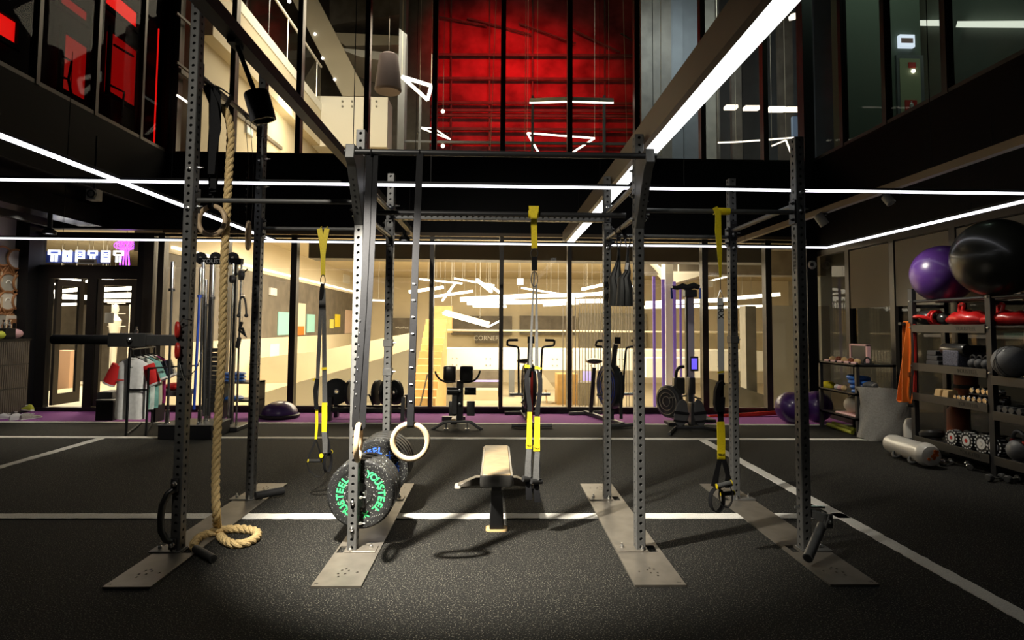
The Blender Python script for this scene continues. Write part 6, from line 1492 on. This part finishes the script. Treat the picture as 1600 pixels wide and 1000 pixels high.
for (x0, x1, t) in ((1053, 1076, .12), (1083, 1103, -.12)):
    q = at((x0+x1)/2, 645, WY-.08); fp = MB()
    R_ = Matrix.Rotation(t, 3, 'Y'); w = (x1-x0)/2/ppm(WY); hh_ = 21/ppm(WY)
    L1 = [q+R_ @ Vector((math.cos(a)*w*(.85 if math.sin(a) > 0 else 1), -.02, math.sin(a)*hh_)) for a in [2*PI*i/24 for i in range(24)]]
    fp.prism(L1, (0, .04, 0)); f = fp.build('footplate', 'dark_grey', o, bevel=.008)
    MB().beam(q+R_ @ Vector((-w, -.03, .0)), q+R_ @ Vector((w, -.03, .0)), .012, .04).beam(q+R_ @ Vector((-w, -.03, -.12)), q+R_ @ Vector((w, -.03, -.12)), .012, .03).build('foot_strap', 'web', f)
MB().bx(at(1072, 0, WY).x, at(1086, 0, WY).x, WY-.06, WY+.1, .03, at(0, 624, WY).z).build('centre_cover', 'plastic', o, bevel=.01)
MB().path([gz(1046, 678, .02), at(1056, 668, WY-.15), at(1100, 668, WY-.15), gz(1128, 673, .02)], .022, 10).build('stand_foot', 'steel_dark', o)
MB().bx(at(1037, 0, WY+.2).x, at(1060, 0, WY+.2).x, WY+.08, WY+.35, .008, .045).build('caster_foot', 'black', o)
# red pole along the glass
tag(MB().tube(at(1108, 652, 9.95), at(1212, 645, 10.1), .035, 14).build('red_pole', 'red_plain'), 'long red foam pole lying along the foot of the glass', 'pole')
# purple exercise balls on the floor
for k, (px, r, Y, lab) in enumerate(((1236, .235, 9.35, 'purple exercise ball on the floor at the foot of the glass'), (1276, .235, 9.5, 'darker purple exercise ball behind the right front post'))):
    p = at(px, 640, Y); b = tag(MB().ball((p.x, Y, r+.008), r, u=40, v=24).build('exercise_ball', 'purple_ball'), lab, 'exercise ball', 'purple exercise balls on the floor')
# white round alarm horn in the right corner
p = at(1268, 414, GY-.1)
o = thing('alarm_horn', p, 'white round alarm horn mounted near the right rear corner', 'alarm')
MB().lathe([(0, 0), (.075, 0), (.08, .03), (.06, .07), (0, .07)], p+Vector((0, .02, 0)), (0, -1, 0), 24).build('body', 'white', o); MB().lathe([(0, 0), (.03, 0), (.03, .01), (0, .01)], p+Vector((-.02, -.05, 0)), (0, -1, 0), 16).build('grille', 'dark_grey', o)
# ================================================================ right side
M['rack_board'] = mat('rack_board_steel', (.055, .05, .042), .4, .2)
# ---- small black shelf unit against the right wall
SX0, SX1, SY0, SY1 = 4.80, 5.34, 8.09, 9.05
zs_ = (.26, .585, .97)
o = thing('small_shelf', (5.05, 8.55, 0), 'small black three tier shelf in front of the right wall', 'shelf')
for z_ in zs_: MB().bx(SX0, SX1, SY0, SY1, z_-.03, z_-.012).bx(SX0, SX0+.02, SY0, SY1, z_-.03, z_+.005).bx(SX0, SX1, SY0, SY0+.02, z_-.03, z_+.005).build('shelf_board', 'steel_dark', o)
for x_ in (SX0, SX1-.045):
    for y_ in (SY0, SY1-.045): MB().bx(x_, x_+.045, y_, y_+.045, 0, .975).build('post', 'steel_dark', o)
# on its top
zT = zs_[2]-.01
def sh(px, py, X): return ax(px, py, X)
p = ax(1345, 545, 5.15)
fr = thing('framed_board', (5.15, p.y, zT), 'pink framed dark board standing on the small shelf', 'frame')
y0, y1 = p.y-.16, p.y+.20
MB().bx(5.13, 5.16, y0-.02, y1+.02, zT, zT+.25).build('board', 'dark_ink', fr)
MB().bx(5.12, 5.165, y0-.04, y0, zT, zT+.27).bx(5.12, 5.165, y1, y1+.03, zT, zT+.27).bx(5.12, 5.165, y0-.04, y1+.03, zT+.25, zT+.275).build('surround', 'pink', fr)
rr2 = random.Random(5)
mats = ['skin_tan', 'copper', 'orange_dark', 'purple_ball', 'skin_tan', 'cream', 'orange_dark', 'purple_ball', 'skin_tan']
labs = ['tan massage ball at the far end of the small shelf top', 'copper coloured massage ball on the small shelf top', 'rust massage ball on the small shelf top', 'violet massage ball in front of the pink frame', 'tan massage ball in front of the pink frame', 'cream massage ball beside the pink frame', 'rust massage ball beside the pink frame', 'violet massage ball nearest the viewer on the shelf top', 'tan massage ball nearest the viewer on the shelf top']
for k in range(9):
    tag(MB().ball((4.93+.05*(k % 2), 8.9-.078*k, zT+.045), .045, u=16, v=10).build('massage_ball', mats[k]), labs[k], 'massage ball', 'massage balls on the small shelf')
for k in range(5):
    y_ = 8.92-.17*k
    o = thing('massage_stick', (4.86, y_, zT), ('pink massage stick, farthest on the shelf front edge', 'pink massage stick second along the shelf front edge', 'pink massage stick in the middle of the shelf front edge', 'pink massage stick fourth along the shelf front edge', 'pink massage stick nearest the viewer on the shelf front edge')[k], 'massage stick', 'pink massage sticks on the small shelf')
    MB().tube((4.86, y_-.06, zT+.022), (4.87, y_+.06, zT+.022), .02, 12).build('roller', 'pink', o); MB().tube((4.858, y_-.085, zT+.022), (4.872, y_+.085, zT+.022), .011, 8).build('handle', 'black', o)
o = thing('hand_gripper', (5.05, 8.25, zT), 'black coiled hand trainer at the near end of the small shelf top', 'hand trainer')
MB().torus((5.05, 8.25, zT+.05), .05, .012, (1, .3, 0), 20, 8).build('coil', 'rubber', o); MB().tube((5.0, 8.2, zT+.015), (5.12, 8.22, zT+.015), .014, 8).build('handle', 'rubber', o)
# middle tier
zM = zs_[1]-.01
tag(MB().lathe([(0, 0), (.11, 0), (.115, .02)]+[(.11*math.cos(t), .02+.075*math.sin(t)) for t in (.3, .6, .9, 1.2)]+[(0, .095)], (4.97, ax(1294, 602, 4.97).y-.0, zM), (0, 0, 1), 28).build('yellow_dome', 'yellow_plain'), 'yellow rubber dome on the middle tier of the small shelf', 'dome')
for k, (px, m_, lab) in enumerate(((1308, 'wall_white', 'white small ball beside the yellow dome'), (1313, 'pink', 'pale pink small ball second from the yellow dome'), (1319, 'skin_tan', 'tan small ball nearest the blue rings'))):
    p = ax(px, 602, 4.90); tag(MB().ball((4.90, p.y, zM+.04), .04, u=16, v=10).build('small_ball', m_), lab, 'ball', 'small balls on the middle tier')
for k in range(4):
    tag(MB().torus((5.03-.01*k, 8.32+.02*k, zM+.035+.055*k), .12, .03, (.05*k-.1, .1-.05*k, 1), 32, 10).build('blue_ring', 'blue'), ('blue rubber ring, lowest of the stack on the small shelf', 'blue rubber ring, second in the stack on the small shelf', 'blue rubber ring, third in the stack on the small shelf', 'blue rubber ring, top of the stack on the small shelf')[k], 'ring', 'stacked blue rubber rings')
zL_ = zs_[0]-.01
p = ax(1320, 640, 5.0)
tr = tag(rbox(MB(), 4.86, 5.2, 8.15, 8.75, zL_, zL_+.03, .03).build('pink_tray', 'pink'), 'pale pink tray on the lowest tier of the small shelf', 'tray')
tag(MB().ball((5.0, 8.5, zL_+.03+.115), .13, .13, .115, u=28, v=16).build('cream_ball', 'cream'), 'cream soft ball lying on the pink tray', 'ball')
for k, (a, b, lab) in enumerate((((1294, 663), (1332, 676), 'lime foam stick on the floor, front one of two'), ((1302, 661), (1336, 672), 'lime foam stick on the floor, rear one of two'))):
    A, B = gz(a[0], a[1], .03), gz(b[0], b[1], .03); tag(MB().tube(A, B, .027, 14).build('lime_foam_stick', 'lime'), lab, 'foam stick', 'lime foam sticks')
# ---- grey canvas sack
b0, b1 = gz(1344, 686), gz(1412, 688)
YC = b0.y+.0
o = thing('canvas_sack', (at(1378, 688, b0.y).x, YC, 0), 'big grey canvas sack slumped beside the small shelf', 'sack')
prof = [(687, 1345, 1411), (683, 1342, 1414), (668, 1343, 1416), (650, 1345, 1418), (632, 1344, 1420), (616, 1341, 1419), (605, 1340, 1415)]
rings = []
for j, (py, xl_, xr_) in enumerate(prof):
    a, b = at(xl_, py, YC), at(xr_, py, YC); R_ = []
    for i in range(36):
        t = 2*PI*i/36; c = (a+b)/2; w = (b.x-a.x)/2; f = 1+.05*math.sin(4*t+j*1.25)+.05*math.sin(7*t-j*2.1)
        drop = (.0 if j < 5 else -(.10 if j == 6 else .05)*max(0, math.cos(t)))  # the right lip sags
        R_.append((c.x+math.cos(t)*w*f, YC+math.sin(t)*.21*f, max(.0, (687-py)/ppm(YC)*1.0)+drop))
    rings.append(R_)
ins = [[(p[0]*.94+at(1378, 0, YC).x*.06, YC+(p[1]-YC)*.92, p[2]-.004) for p in rings[-1]], [(p[0]*.9+at(1378, 0, YC).x*.1, YC+(p[1]-YC)*.8, p[2]-.12) for p in rings[-1]]]
MB().loft(rings+ins).build('body', 'grey_fabric', o)
a, b = at(1362, 603, YC-.1), at(1400, 616, YC-.1)
MB().ribbon(smooth([a, a+Vector((.08, .03, .02)), a.lerp(b, .5)+Vector((0, .1, -.03)), b], 4), .02, .004, (0, 0, 1)).build('handle', 'grey_fabric', o)
tag(MB().ball(at(1360, 603, YC), .09, .10, .06).build('dark_ball_in_sack', 'dark_grey'), 'dark ball showing in the mouth of the grey sack', 'ball')
# ---- water tube and clear bottle
A, B = gz(1460, 722, .125), gz(1400, 698, .115); A = Vector((4.56, 6.36, .128)); B = Vector((4.60, 7.12, .128))
o = thing('water_tube', (A+B)/2, 'cloudy clear water filled training tube lying by the storage rack', 'training tube')
d = (B-A).normalized(); L = (B-A).length
MB().lathe([(0, 0), (.05, 0), (.10, .02), (.122, .07), (.126, .12), (.112, .16), (.108, L-.2), (.112, L-.12), (.10, L-.03), (.05, L), (0, L)], A, d, 32).build('body', 'clear', o)
mb = MB(); rr3 = random.Random(2)
for k in range(9): mb.lathe([(0, 0), (.016, 0), (.016, .004), (0, .004)], A+Vector((rr3.uniform(-.05, .05), -.003, rr3.uniform(-.035, .055))), (0, -1, 0), 10)
mb.build('red_spot_print', 'orange', o)
for t in (.24, .62):
    c = A.lerp(B, t)
    MB().torus(c+Vector((-.085, 0, -.062)), .052, .016, (1, .25, -.9), 24, 8).build('handle', 'rubber', o)
p = gz(1424, 692)
p = Vector((at(1424, 690, 7.32).x, 7.32, 0))
o = thing('clear_canister', p, 'clear plastic canister standing at the far foot of the storage rack', 'canister')
MB().lathe([(0, 0), (.075, 0), (.08, .02), (.08, .30), (.06, .36), (.04, .38), (0, .38)], p, (0, 0, 1), 24).build('body', 'clear', o); MB().lathe([(.082, .08), (.086, .08), (.086, .16), (.082, .16)], p, (0, 0, 1), 24, close=True).build('band', 'dark_grey', o)
# ---- big storage rack
RX, RXB = 4.92, 5.36
ye = [7.17, 6.02, 4.87, 3.9]
o = rack = thing('storage_rack', (RX+.22, 5.6, 0), 'big black steel storage rack full of training gear along the right wall', 'storage rack')
for y in ye:
    for x in (RX, RXB-.05):
        MB().bx(x, x+.055, y-.035, y+.035, 0, 1.93).build('post', 'steel_dark', rack, bevel=.004)
    MB().bx(RX+.05, RXB-.05, y-.02, y+.02, .12, .16).bx(RX+.05, RXB-.05, y-.02, y+.02, 1.70, 1.74).build('side_bar', 'steel_dark', rack)
    mb = MB()
    for z in (1.78, 1.47, 1.02): bolt(mb, (RX, y, z), (-1, 0, 0), .012, .008)
    mb.build('post_bolt', 'zinc', rack)
LV = [.20, .70, 1.045, 1.49]
for k, (y1, y0) in enumerate(zip(ye, ye[1:])):
    for j, z in enumerate(LV):
        if k and j == 3: continue
        z_ = z-(.06 if k else 0)*(j > 0)
        s = MB().bx(RX+.03, RXB-.02, y0+.035, y1-.035, z_-.015, z_).build('shelf', 'steel_dark', rack)
        b = MB().bx(RX-.012, RX, y0+.03, y1-.03, z_-.075, z_+.012).build('front_board', 'rack_board', rack, bevel=.002)
        if k == 0: lettering('YOUSTEEL', .06, (RX-.013, y0+.28, z_-.032), (0, -1, 0), (0, 0, 1), 'dark_ink', b)
        MB().bx(RXB-.02, RXB, y0+.03, y1-.03, z_-.05, z_+.02).build('rear_board', 'steel_dark', rack)
    for x in (RX+.03, RXB-.12): MB().tube((x, y0, 1.775), (x, y1, 1.775), .016, 12).build('ball_rail', 'steel_dark', rack)
# exercise balls on the rails
def eball(px, py, Y, X, r, m_, label):
    zc_ = 1.775+.016+math.sqrt(max(.001, r*r-(.145 if X > 5.05 else .08)**2))-.002
    b = MB().ball((X, Y, zc_), r, u=56, v=32).build('exercise_ball', m_); tag(b, label, 'exercise ball', 'exercise balls on top of the storage rack')
    MB().lathe([(0, 0), (.03, 0), (.03, .003), (0, .003)], Vector((X, Y, zc_))+Vector((-.72, -.38, .58))*r*.985, (-.72, -.38, .58), 16).build('valve', 'white', b)
eball(0, 0, 6.84, 5.085, .325, 'purple_ball', 'glossy purple exercise ball on top of the storage rack')
eball(0, 0, 6.02, 5.025, .39, 'black_ball', 'big glossy black exercise ball on top of the storage rack')
# level 4 (upper shelf): red mitts and red leather bags
z = LV[3]
def shelf_y(px, X=RX+.1): return ax(px, 509, X).y
o = thing('focus_mitt', (RX+.12, shelf_y(1450), z), 'black focus mitt with red trim on the upper shelf', 'boxing pad')
c = Vector((RX+.12, shelf_y(1448, RX+.12), z+.095))
MB().ball(c, .09, .13, .085, u=28, v=16).build('pad', 'vinyl', o); MB().torus(c+Vector((-.02, 0, -.03)), .125, .022, (.5, 0, 1), 30, 8, sx=1, sz=.8).build('trim', 'red', o); MB().ball(c+Vector((.09, -.16, -.01)), .08, .09, .07).build('cuff', 'vinyl', o)
MB().torus(c+Vector((.02, -.10, 0)), .075, .014, (0, 1, 0), 24, 8).torus(c+Vector((.03, -.14, 0)), .075, .014, (0, 1, 0), 24, 8).build('strap', 'red', o)
for (px, L, h_, lab) in ((1508, .26, .165, 'wrinkled glossy red leather bag on the upper shelf'), (1570, .30, .15, 'darker red leather bag behind the rack post on the upper shelf')):
    yc = shelf_y(px, RX+.15); o = thing('leather_bag', (RX+.17, yc, z), lab, 'bag', 'red leather bags on the upper shelf')
    rings = []
    for j in range(13):
        t = j/12; u = -L+2*L*t; e = max(.12, math.sin(PI*(t*.86+.10)))**.6
        rings.append([(RX+.17+math.cos(a)*.14*e*(1+.06*math.sin(3*a+j*2)), yc+u, z+.002+h_*e*(.5+.5*math.sin(a))*(1+.10*math.sin(j*1.9+a*2)) + h_*.25*(1-e)) for a in [2*PI*i/20 for i in range(20)]])
    MB().loft(rings).build('body', 'red', o)
    MB().path(smooth([(RX+.10, yc-.03, z+h_*.9), (RX+.11, yc-.04, z+h_+.06), (RX+.13, yc+.04, z+h_+.06), (RX+.13, yc+.05, z+h_*.9)], 4), .018, 8).build('handle', 'red', o)
z0_, z1_ = LV[3]-.06, 0
# extra shelf board for the second bay's red bag
MB().bx(RX+.03, RXB-.02, ye[1]-.9, ye[1]-.03, LV[3]-.015, LV[3]).build('shelf', 'steel_dark', rack)
# level 3: grey block stack, black roll, dark kettlebells; medicine ball in bay two
z = LV[2]
for k in range(3):
    yc = shelf_y(1464, RX+.12); tag(MB().bx(RX+.05, RX+.26-.03*k, yc-.10+.02*k, yc+.10-.01*k, z+.055*k, z+.055*k+.052).build('grey_block', 'dark_grey', bevel=.006), ('dark grey foam block, lowest of the stack on the rack', 'dark grey foam block, middle of the stack on the rack', 'dark grey foam block, top of the stack on the rack')[k], 'foam block', 'stack of dark grey foam blocks')
yc = shelf_y(1492, RX+.1)
o = thing('folded_mat', (RX+.12, yc, z), 'black folded mat roll with a grey melange side on the rack', 'mat')
MB().bx(RX+.02, RX+.34, yc-.13, yc+.10, z+.003, z+.18).build('side_panel', mat('melange_grey', (.10, .10, .13), .8, noise=.5, nscale=60), o, bevel=.015)
MB().lathe([(0, -.17), (.06, -.17), (.07, -.15), (.07, .15), (.06, .17), (0, .17)], (RX+.10, yc, z+.185), (0, 1, 0), 24).bx(RX+.08, RX+.34, yc-.15, yc+.13, z+.165, z+.235).build('top_roll', 'vinyl', o)
for k, px in enumerate((1519, 1529, 1540)):
    yc = shelf_y(px, RX+.10); o = thing('small_kettlebell', (RX+.10, yc, z), ('small dark kettlebell beside the folded mat', 'small dark kettlebell in the middle of three', 'small dark kettlebell next to the rack post')[k], 'kettlebell', 'small dark kettlebells')
    MB().ball((RX+.10, yc, z+.052), .052, u=20, v=12).build('body', 'dark_grey', o); MB().torus((RX+.10, yc, z+.10), .035, .011, (1, 0, 0), 20, 8).build('handle', 'steel_dark', o)
zb = LV[2]-.06
yc = 5.835
o = tag(MB().ball((RX+.06, yc, zb+.155), .155, u=36, v=20).build('medicine_ball', 'grey_ball'), 'grey rubber medicine ball with seam lines on the second bay shelf', 'medicine ball')
mb = MB()
for a_ in (-.35, -.15, .15, .35): mb.torus((RX+.06, yc, zb+.155), .1545, .003, (math.sin(a_)*.4, 1, a_), 40, 5)
mb.build('seam', 'dark_ink', o)
mb = MB(); F_ = frame_m(Vector((RX+.06, yc, zb+.155))+Vector((-.10, -.04, .115)), (0, -1, 0), (.7, 0, .7))
for k in range(3): mb.add(text_me('I', .045, .001), F_ @ Matrix.Rotation(k*PI/3, 4, 'Z'))
mb.build('star_mark', 'white', o, smooth=False)
# level 2: tan blocks, chrome dumbbells, hex dumbbells
z = LV[1]
for k, px in enumerate((1468, 1480)):
    yc = shelf_y(px, RX+.08); tag(MB().loft([[(RX+.02, yc-.05, z), (RX+.16, yc-.05, z), (RX+.16, yc+.05, z), (RX+.02, yc+.05, z)], [(RX+.035, yc-.037, z+.085), (RX+.145, yc-.037, z+.085), (RX+.145, yc+.037, z+.085), (RX+.035, yc+.037, z+.085)]]).build('tan_block', 'skin_tan', bevel=.008), ('tan foam block, farther of two on the dumbbell shelf', 'tan foam block, nearer of two on the dumbbell shelf')[k], 'block', 'tan foam blocks')
db = None
def dumbbell(x, y, z, r, L, m_, label, group, hexa=False, name='chrome_dumbbell'):
    o = thing(name, (x+L/2, y, z), label, 'dumbbell', group)
    n = 6 if hexa else 20
    for s in (0, 1):
        a0 = x+s*(L-r*1.6)
        MB().lathe([(0, 0), (r*.8, 0), (r, r*.25), (r, r*1.35), (r*.8, r*1.6), (0, r*1.6)], (a0, y, z), (1, 0, 0), n).build('head', m_, o)
    MB().tube((x+r*.8, y, z), (x+L-r*.8, y, z), r*.38, 12).build('grip', 'chrome', o)
    return o
lab1 = ['farthest', 'second', 'third', 'fourth', 'fifth', 'sixth', 'seventh', 'nearest']
for k, px in enumerate((1489, 1495, 1502, 1510, 1518, 1527, 1535, 1545)):
    y = shelf_y(px, RX+.02); r = .025+.0013*k
    dumbbell(RX+.012, y, z+r, r, .16, 'chrome', 'chrome dumbbell in the front row, %s from the tan blocks' % lab1[k] if 0 < k < 7 else ('chrome dumbbell in the front row right beside the tan blocks' if k == 0 else 'chrome dumbbell in the front row right beside the rack post'), 'chrome dumbbells in the front row')
for k, px in enumerate((1514, 1524, 1532, 1540)):
    y = shelf_y(px, RX+.03); r = .031
    dumbbell(RX+.03, y, z+.09+r, r, .17, 'chrome', ('chrome dumbbell lying on the upper row, farthest', 'chrome dumbbell lying on the upper row, second farthest', 'chrome dumbbell lying on the upper row, third farthest', 'chrome dumbbell lying on the upper row, nearest the post')[k], 'chrome dumbbells in the upper row')
MB().bx(RX+.03, RX+.22, shelf_y(1546, RX+.03), shelf_y(1510, RX+.03), z+.082, z+.09).bx(RX+.2, RX+.22, shelf_y(1546, RX+.03), shelf_y(1510, RX+.03), z, z+.09).build('dumbbell_step', 'steel_dark', rack)
z = LV[1]-.06
for k, px in enumerate((1556, 1566, 1576, 1588, 1600)):
    y = shelf_y(px, RX+.03); dumbbell(RX+.02, y, z+.036, .040, .20, 'steel', ('hex dumbbell right after the rack post', 'hex dumbbell second after the rack post', 'hex dumbbell third after the rack post', 'hex dumbbell fourth after the rack post', 'hex dumbbell at the right border')[k], 'hex dumbbells in the second bay', True, 'hex_dumbbell')
# level 1: studded round dumbbells, black strap pile, kettlebells
z = LV[0]
for k, px in enumerate((1482, 1505, 1528, 1547)):
    y = shelf_y(px, RX+.03); r = .082+.004*k
    o = thing('round_dumbbell', (RX+.1, y, z+r), ('round dumbbell with white dashed rim, farthest on the lowest shelf', 'round dumbbell with white dashed rim, second on the lowest shelf', 'round dumbbell with white dashed rim, third on the lowest shelf', 'round dumbbell with white dashed rim half behind the rack post')[k], 'dumbbell', 'round white faced dumbbells')
    c = Vector((RX+.02, y, z+r+.002))
    for s in (0, 1):
        cc = c+Vector((.17*s, 0, 0)); hd = MB().lathe([(0, .01), (r*.5, .0), (r*.92, .0), (r, .012), (r, .09), (r*.92, .10), (0, .10)], cc, (1, 0, 0), 32).build('head', 'rubber', o)
        if s == 0:
            mb = MB(); mb.lathe([(r*.26, -.004), (r*.60, -.004), (r*.60, .0), (r*.26, .0)], cc, (1, 0, 0), 28, close=True)
            for q in range(14):
                a = 2*PI*q/14; mb.obox(cc+Vector((0, math.cos(a)*r*.92, math.sin(a)*r*.92)), .006, r*.2, .012, Matrix.Rotation(a+PI/2, 3, 'X'))
                mb.obox(cc+Vector((.05, math.cos(a)*r*1.0, math.sin(a)*r*1.0)), .05, r*.12, .006, Matrix.Rotation(a+PI/2, 3, 'X'))
            mb.build('white_print', 'white', hd)
            MB().lathe([(0, -.006), (r*.22, -.006), (r*.22, .0), (0, .0)], cc, (1, 0, 0), 16).build('hub', 'red_plain' if k < 2 else 'zinc', hd)
    MB().tube(c+Vector((.08, 0, 0)), c+Vector((.19, 0, 0)), .016, 10).build('grip', 'chrome', o)
y = shelf_y(1448, RX+.08)
o = thing('ankle_weight', (RX+.1, y, z), 'black strap on ankle weight at the far end of the lowest shelf', 'ankle weight')
MB().torus((RX+.1, y, z+.052), .085, .045, (0, .2, 1), 24, 8, sx=1, sz=1).build('cuff', 'vinyl', o); MB().obox((RX+.02, y, z+.05), .008, .10, .03).build('buckle', 'white', o)
for k, (y, r, m_, lab) in enumerate(((5.835, .105, 'red_plain', 'grey kettlebell with red collar marks on the lowest shelf'), (5.58, .11, 'jersey_teal', 'grey kettlebell with teal collar marks at the right border'))):
    o = thing('kettlebell', (RX+.11, y, z), lab, 'kettlebell', 'kettlebells in the second bay'); c = Vector((RX+.11, y, z+r*.93))
    MB().lathe([(0, -r*.93), (r*.55, -r*.93)]+[(r*math.cos(t), r*math.sin(t)) for t in [-1.05+.2*i for i in range(13)]]+[(0, r)], c, (0, 0, 1), 36).build('body', 'grey_ball', o)
    hp = [c+Vector((0, math.cos(t)*r*.66, r*.80+math.sin(t)*r*.95)) for t in [-.25+(PI+.5)*i/16 for i in range(17)]]
    h_ = MB().path(hp, .017, 12).build('handle', 'dark_grey', o)
    for q in (hp[1], hp[-2]): MB().ball(q, .026, u=12, v=8).build('collar_mark', m_, h_)
# orange bags hanging inside the rack, orange bands at its end
o = thing('orange_roll', (RX+.34, 6.75, .76), 'rust orange rolled bag standing inside the rack behind the tan blocks', 'bag')
MB().lathe([(0, 0), (.10, 0), (.115, .03), (.11, .24), (.06, .30), (0, .31)], (RX+.30, 6.72, LV[1]+.002), (0, 0, 1), 20).build('body', 'orange_dark', o); MB().lathe([(.108, .10), (.12, .10), (.12, .14), (.108, .14)], (RX+.30, 6.72, LV[1]+.002), (0, 0, 1), 20, close=True).build('band', 'black', o)
o = thing('orange_roll', (RX+.34, 6.9, .3), 'rust orange rolled bag standing low inside the rack behind the ankle weight', 'bag')
MB().lathe([(0, 0), (.10, 0), (.11, .03), (.105, .34), (.06, .40), (0, .41)], (RX+.30, 6.86, LV[0]+.002), (0, 0, 1), 20).build('body', 'orange_dark', o)
hy = 7.24
MB().bx(RX-.08, RX+.02, hy-.02, hy+.03, 1.50, 1.53).build('band_hook', 'steel_dark', rack)
hkx = RX-.06
ob = thing('orange_band', (hkx, hy, 1.53), 'wide orange resistance band hanging at the far end of the rack', 'resistance band', 'resistance bands at the rack end')
a0_ = at(1418, 504, hy); a1 = at(1410, 627, hy)
MB().ribbon([a0_+Vector((0, -.03, 0)), a0_+Vector((0, -.04, -.03)), at(1415, 560, hy-.05), a1+Vector((0, -.05, 0)), a1+Vector((0, -.0, -.012)), a1+Vector((0, .05, 0)), at(1415, 560, hy+.05), a0_+Vector((0, .03, 0)), a0_+Vector((0, .0, .014)), a0_+Vector((0, -.03, 0))], [.08]*9+[.08], .006).build('loop', 'orange', ob)
tb = thing('orange_tube', (hkx+.08, hy, 1.5), 'orange exercise tube with black handle hanging beside the wide orange band', 'exercise tube', 'resistance bands at the rack end')
MB().path(smooth([at(x, y, hy-.06) for x, y in ((1421, 505), (1423, 540), (1421, 585), (1419, 615), (1422, 630), (1426, 618), (1427, 590), (1428, 530), (1425, 506))], 4), .012, 8).build('tube', 'orange', tb)
MB().tube(at(1417, 633, hy-.06), at(1428, 634, hy-.06), .016, 10).build('handle', 'rubber', tb); MB().obox(at(1421, 585, hy-.07), .03, .03, .05).build('clip', 'chrome', tb)
rt = thing('red_tube', (hkx+.12, hy, 1.5), 'thin red exercise tube hanging nearest the rack post', 'exercise tube', 'resistance bands at the rack end')
MB().path(smooth([at(x, y, hy-.10) for x, y in ((1427, 506), (1429, 560), (1428, 610), (1430, 625), (1431, 600), (1431, 540), (1429, 506))], 4), .008, 8).build('tube', 'red_plain', rt); MB().tube(at(1426, 626, hy-.1), at(1433, 626, hy-.1), .013, 10).build('handle', 'rubber', rt)
# bits on the floor under the rack
for k, (px, py, rz, lab) in enumerate(((1480, 722, .4, 'chrome dumbbell on the floor right behind the clear tube'), (1514, 727, 1.0, 'chrome dumbbell on the floor under the middle of the rack'), (1556, 746, .2, 'chrome dumbbell lying nearest the viewer under the rack'), (1584, 748, .3, 'chrome dumbbell with long tan grip under the second bay'))):
    p = gz(px, py, .035)
    o = thing('floor_dumbbell', p, lab, 'dumbbell', 'chrome dumbbells on the floor'); WM[o.name] = Vector(); o.rotation_euler = (0, 0, rz)
    for s in (-1, 1): MB().lathe([(0, -.025), (.028, -.025), (.035, -.015), (.035, .015), (.028, .025), (0, .025)], (s*.075, 0, 0), (1, 0, 0), 20).build('head', 'chrome' if k < 2 else 'steel', o)
    MB().tube((-.05, 0, 0), (.05, 0, 0), .014, 12).build('grip', 'cream' if k == 3 else 'chrome', o)
p0, p1 = gz(1478, 705, .06), gz(1495, 712, .06)

a, b = ax(1366, 521, XR-.004), ax(1375, 508, XR-.004)
tag(MB().bx(XR-.012, XR-.002, min(a.y, b.y), max(a.y, b.y), min(a.z, b.z), max(a.z, b.z)).build('green_note', 'lime'), 'small yellow green note stuck on the dark right window', 'note') if False else None
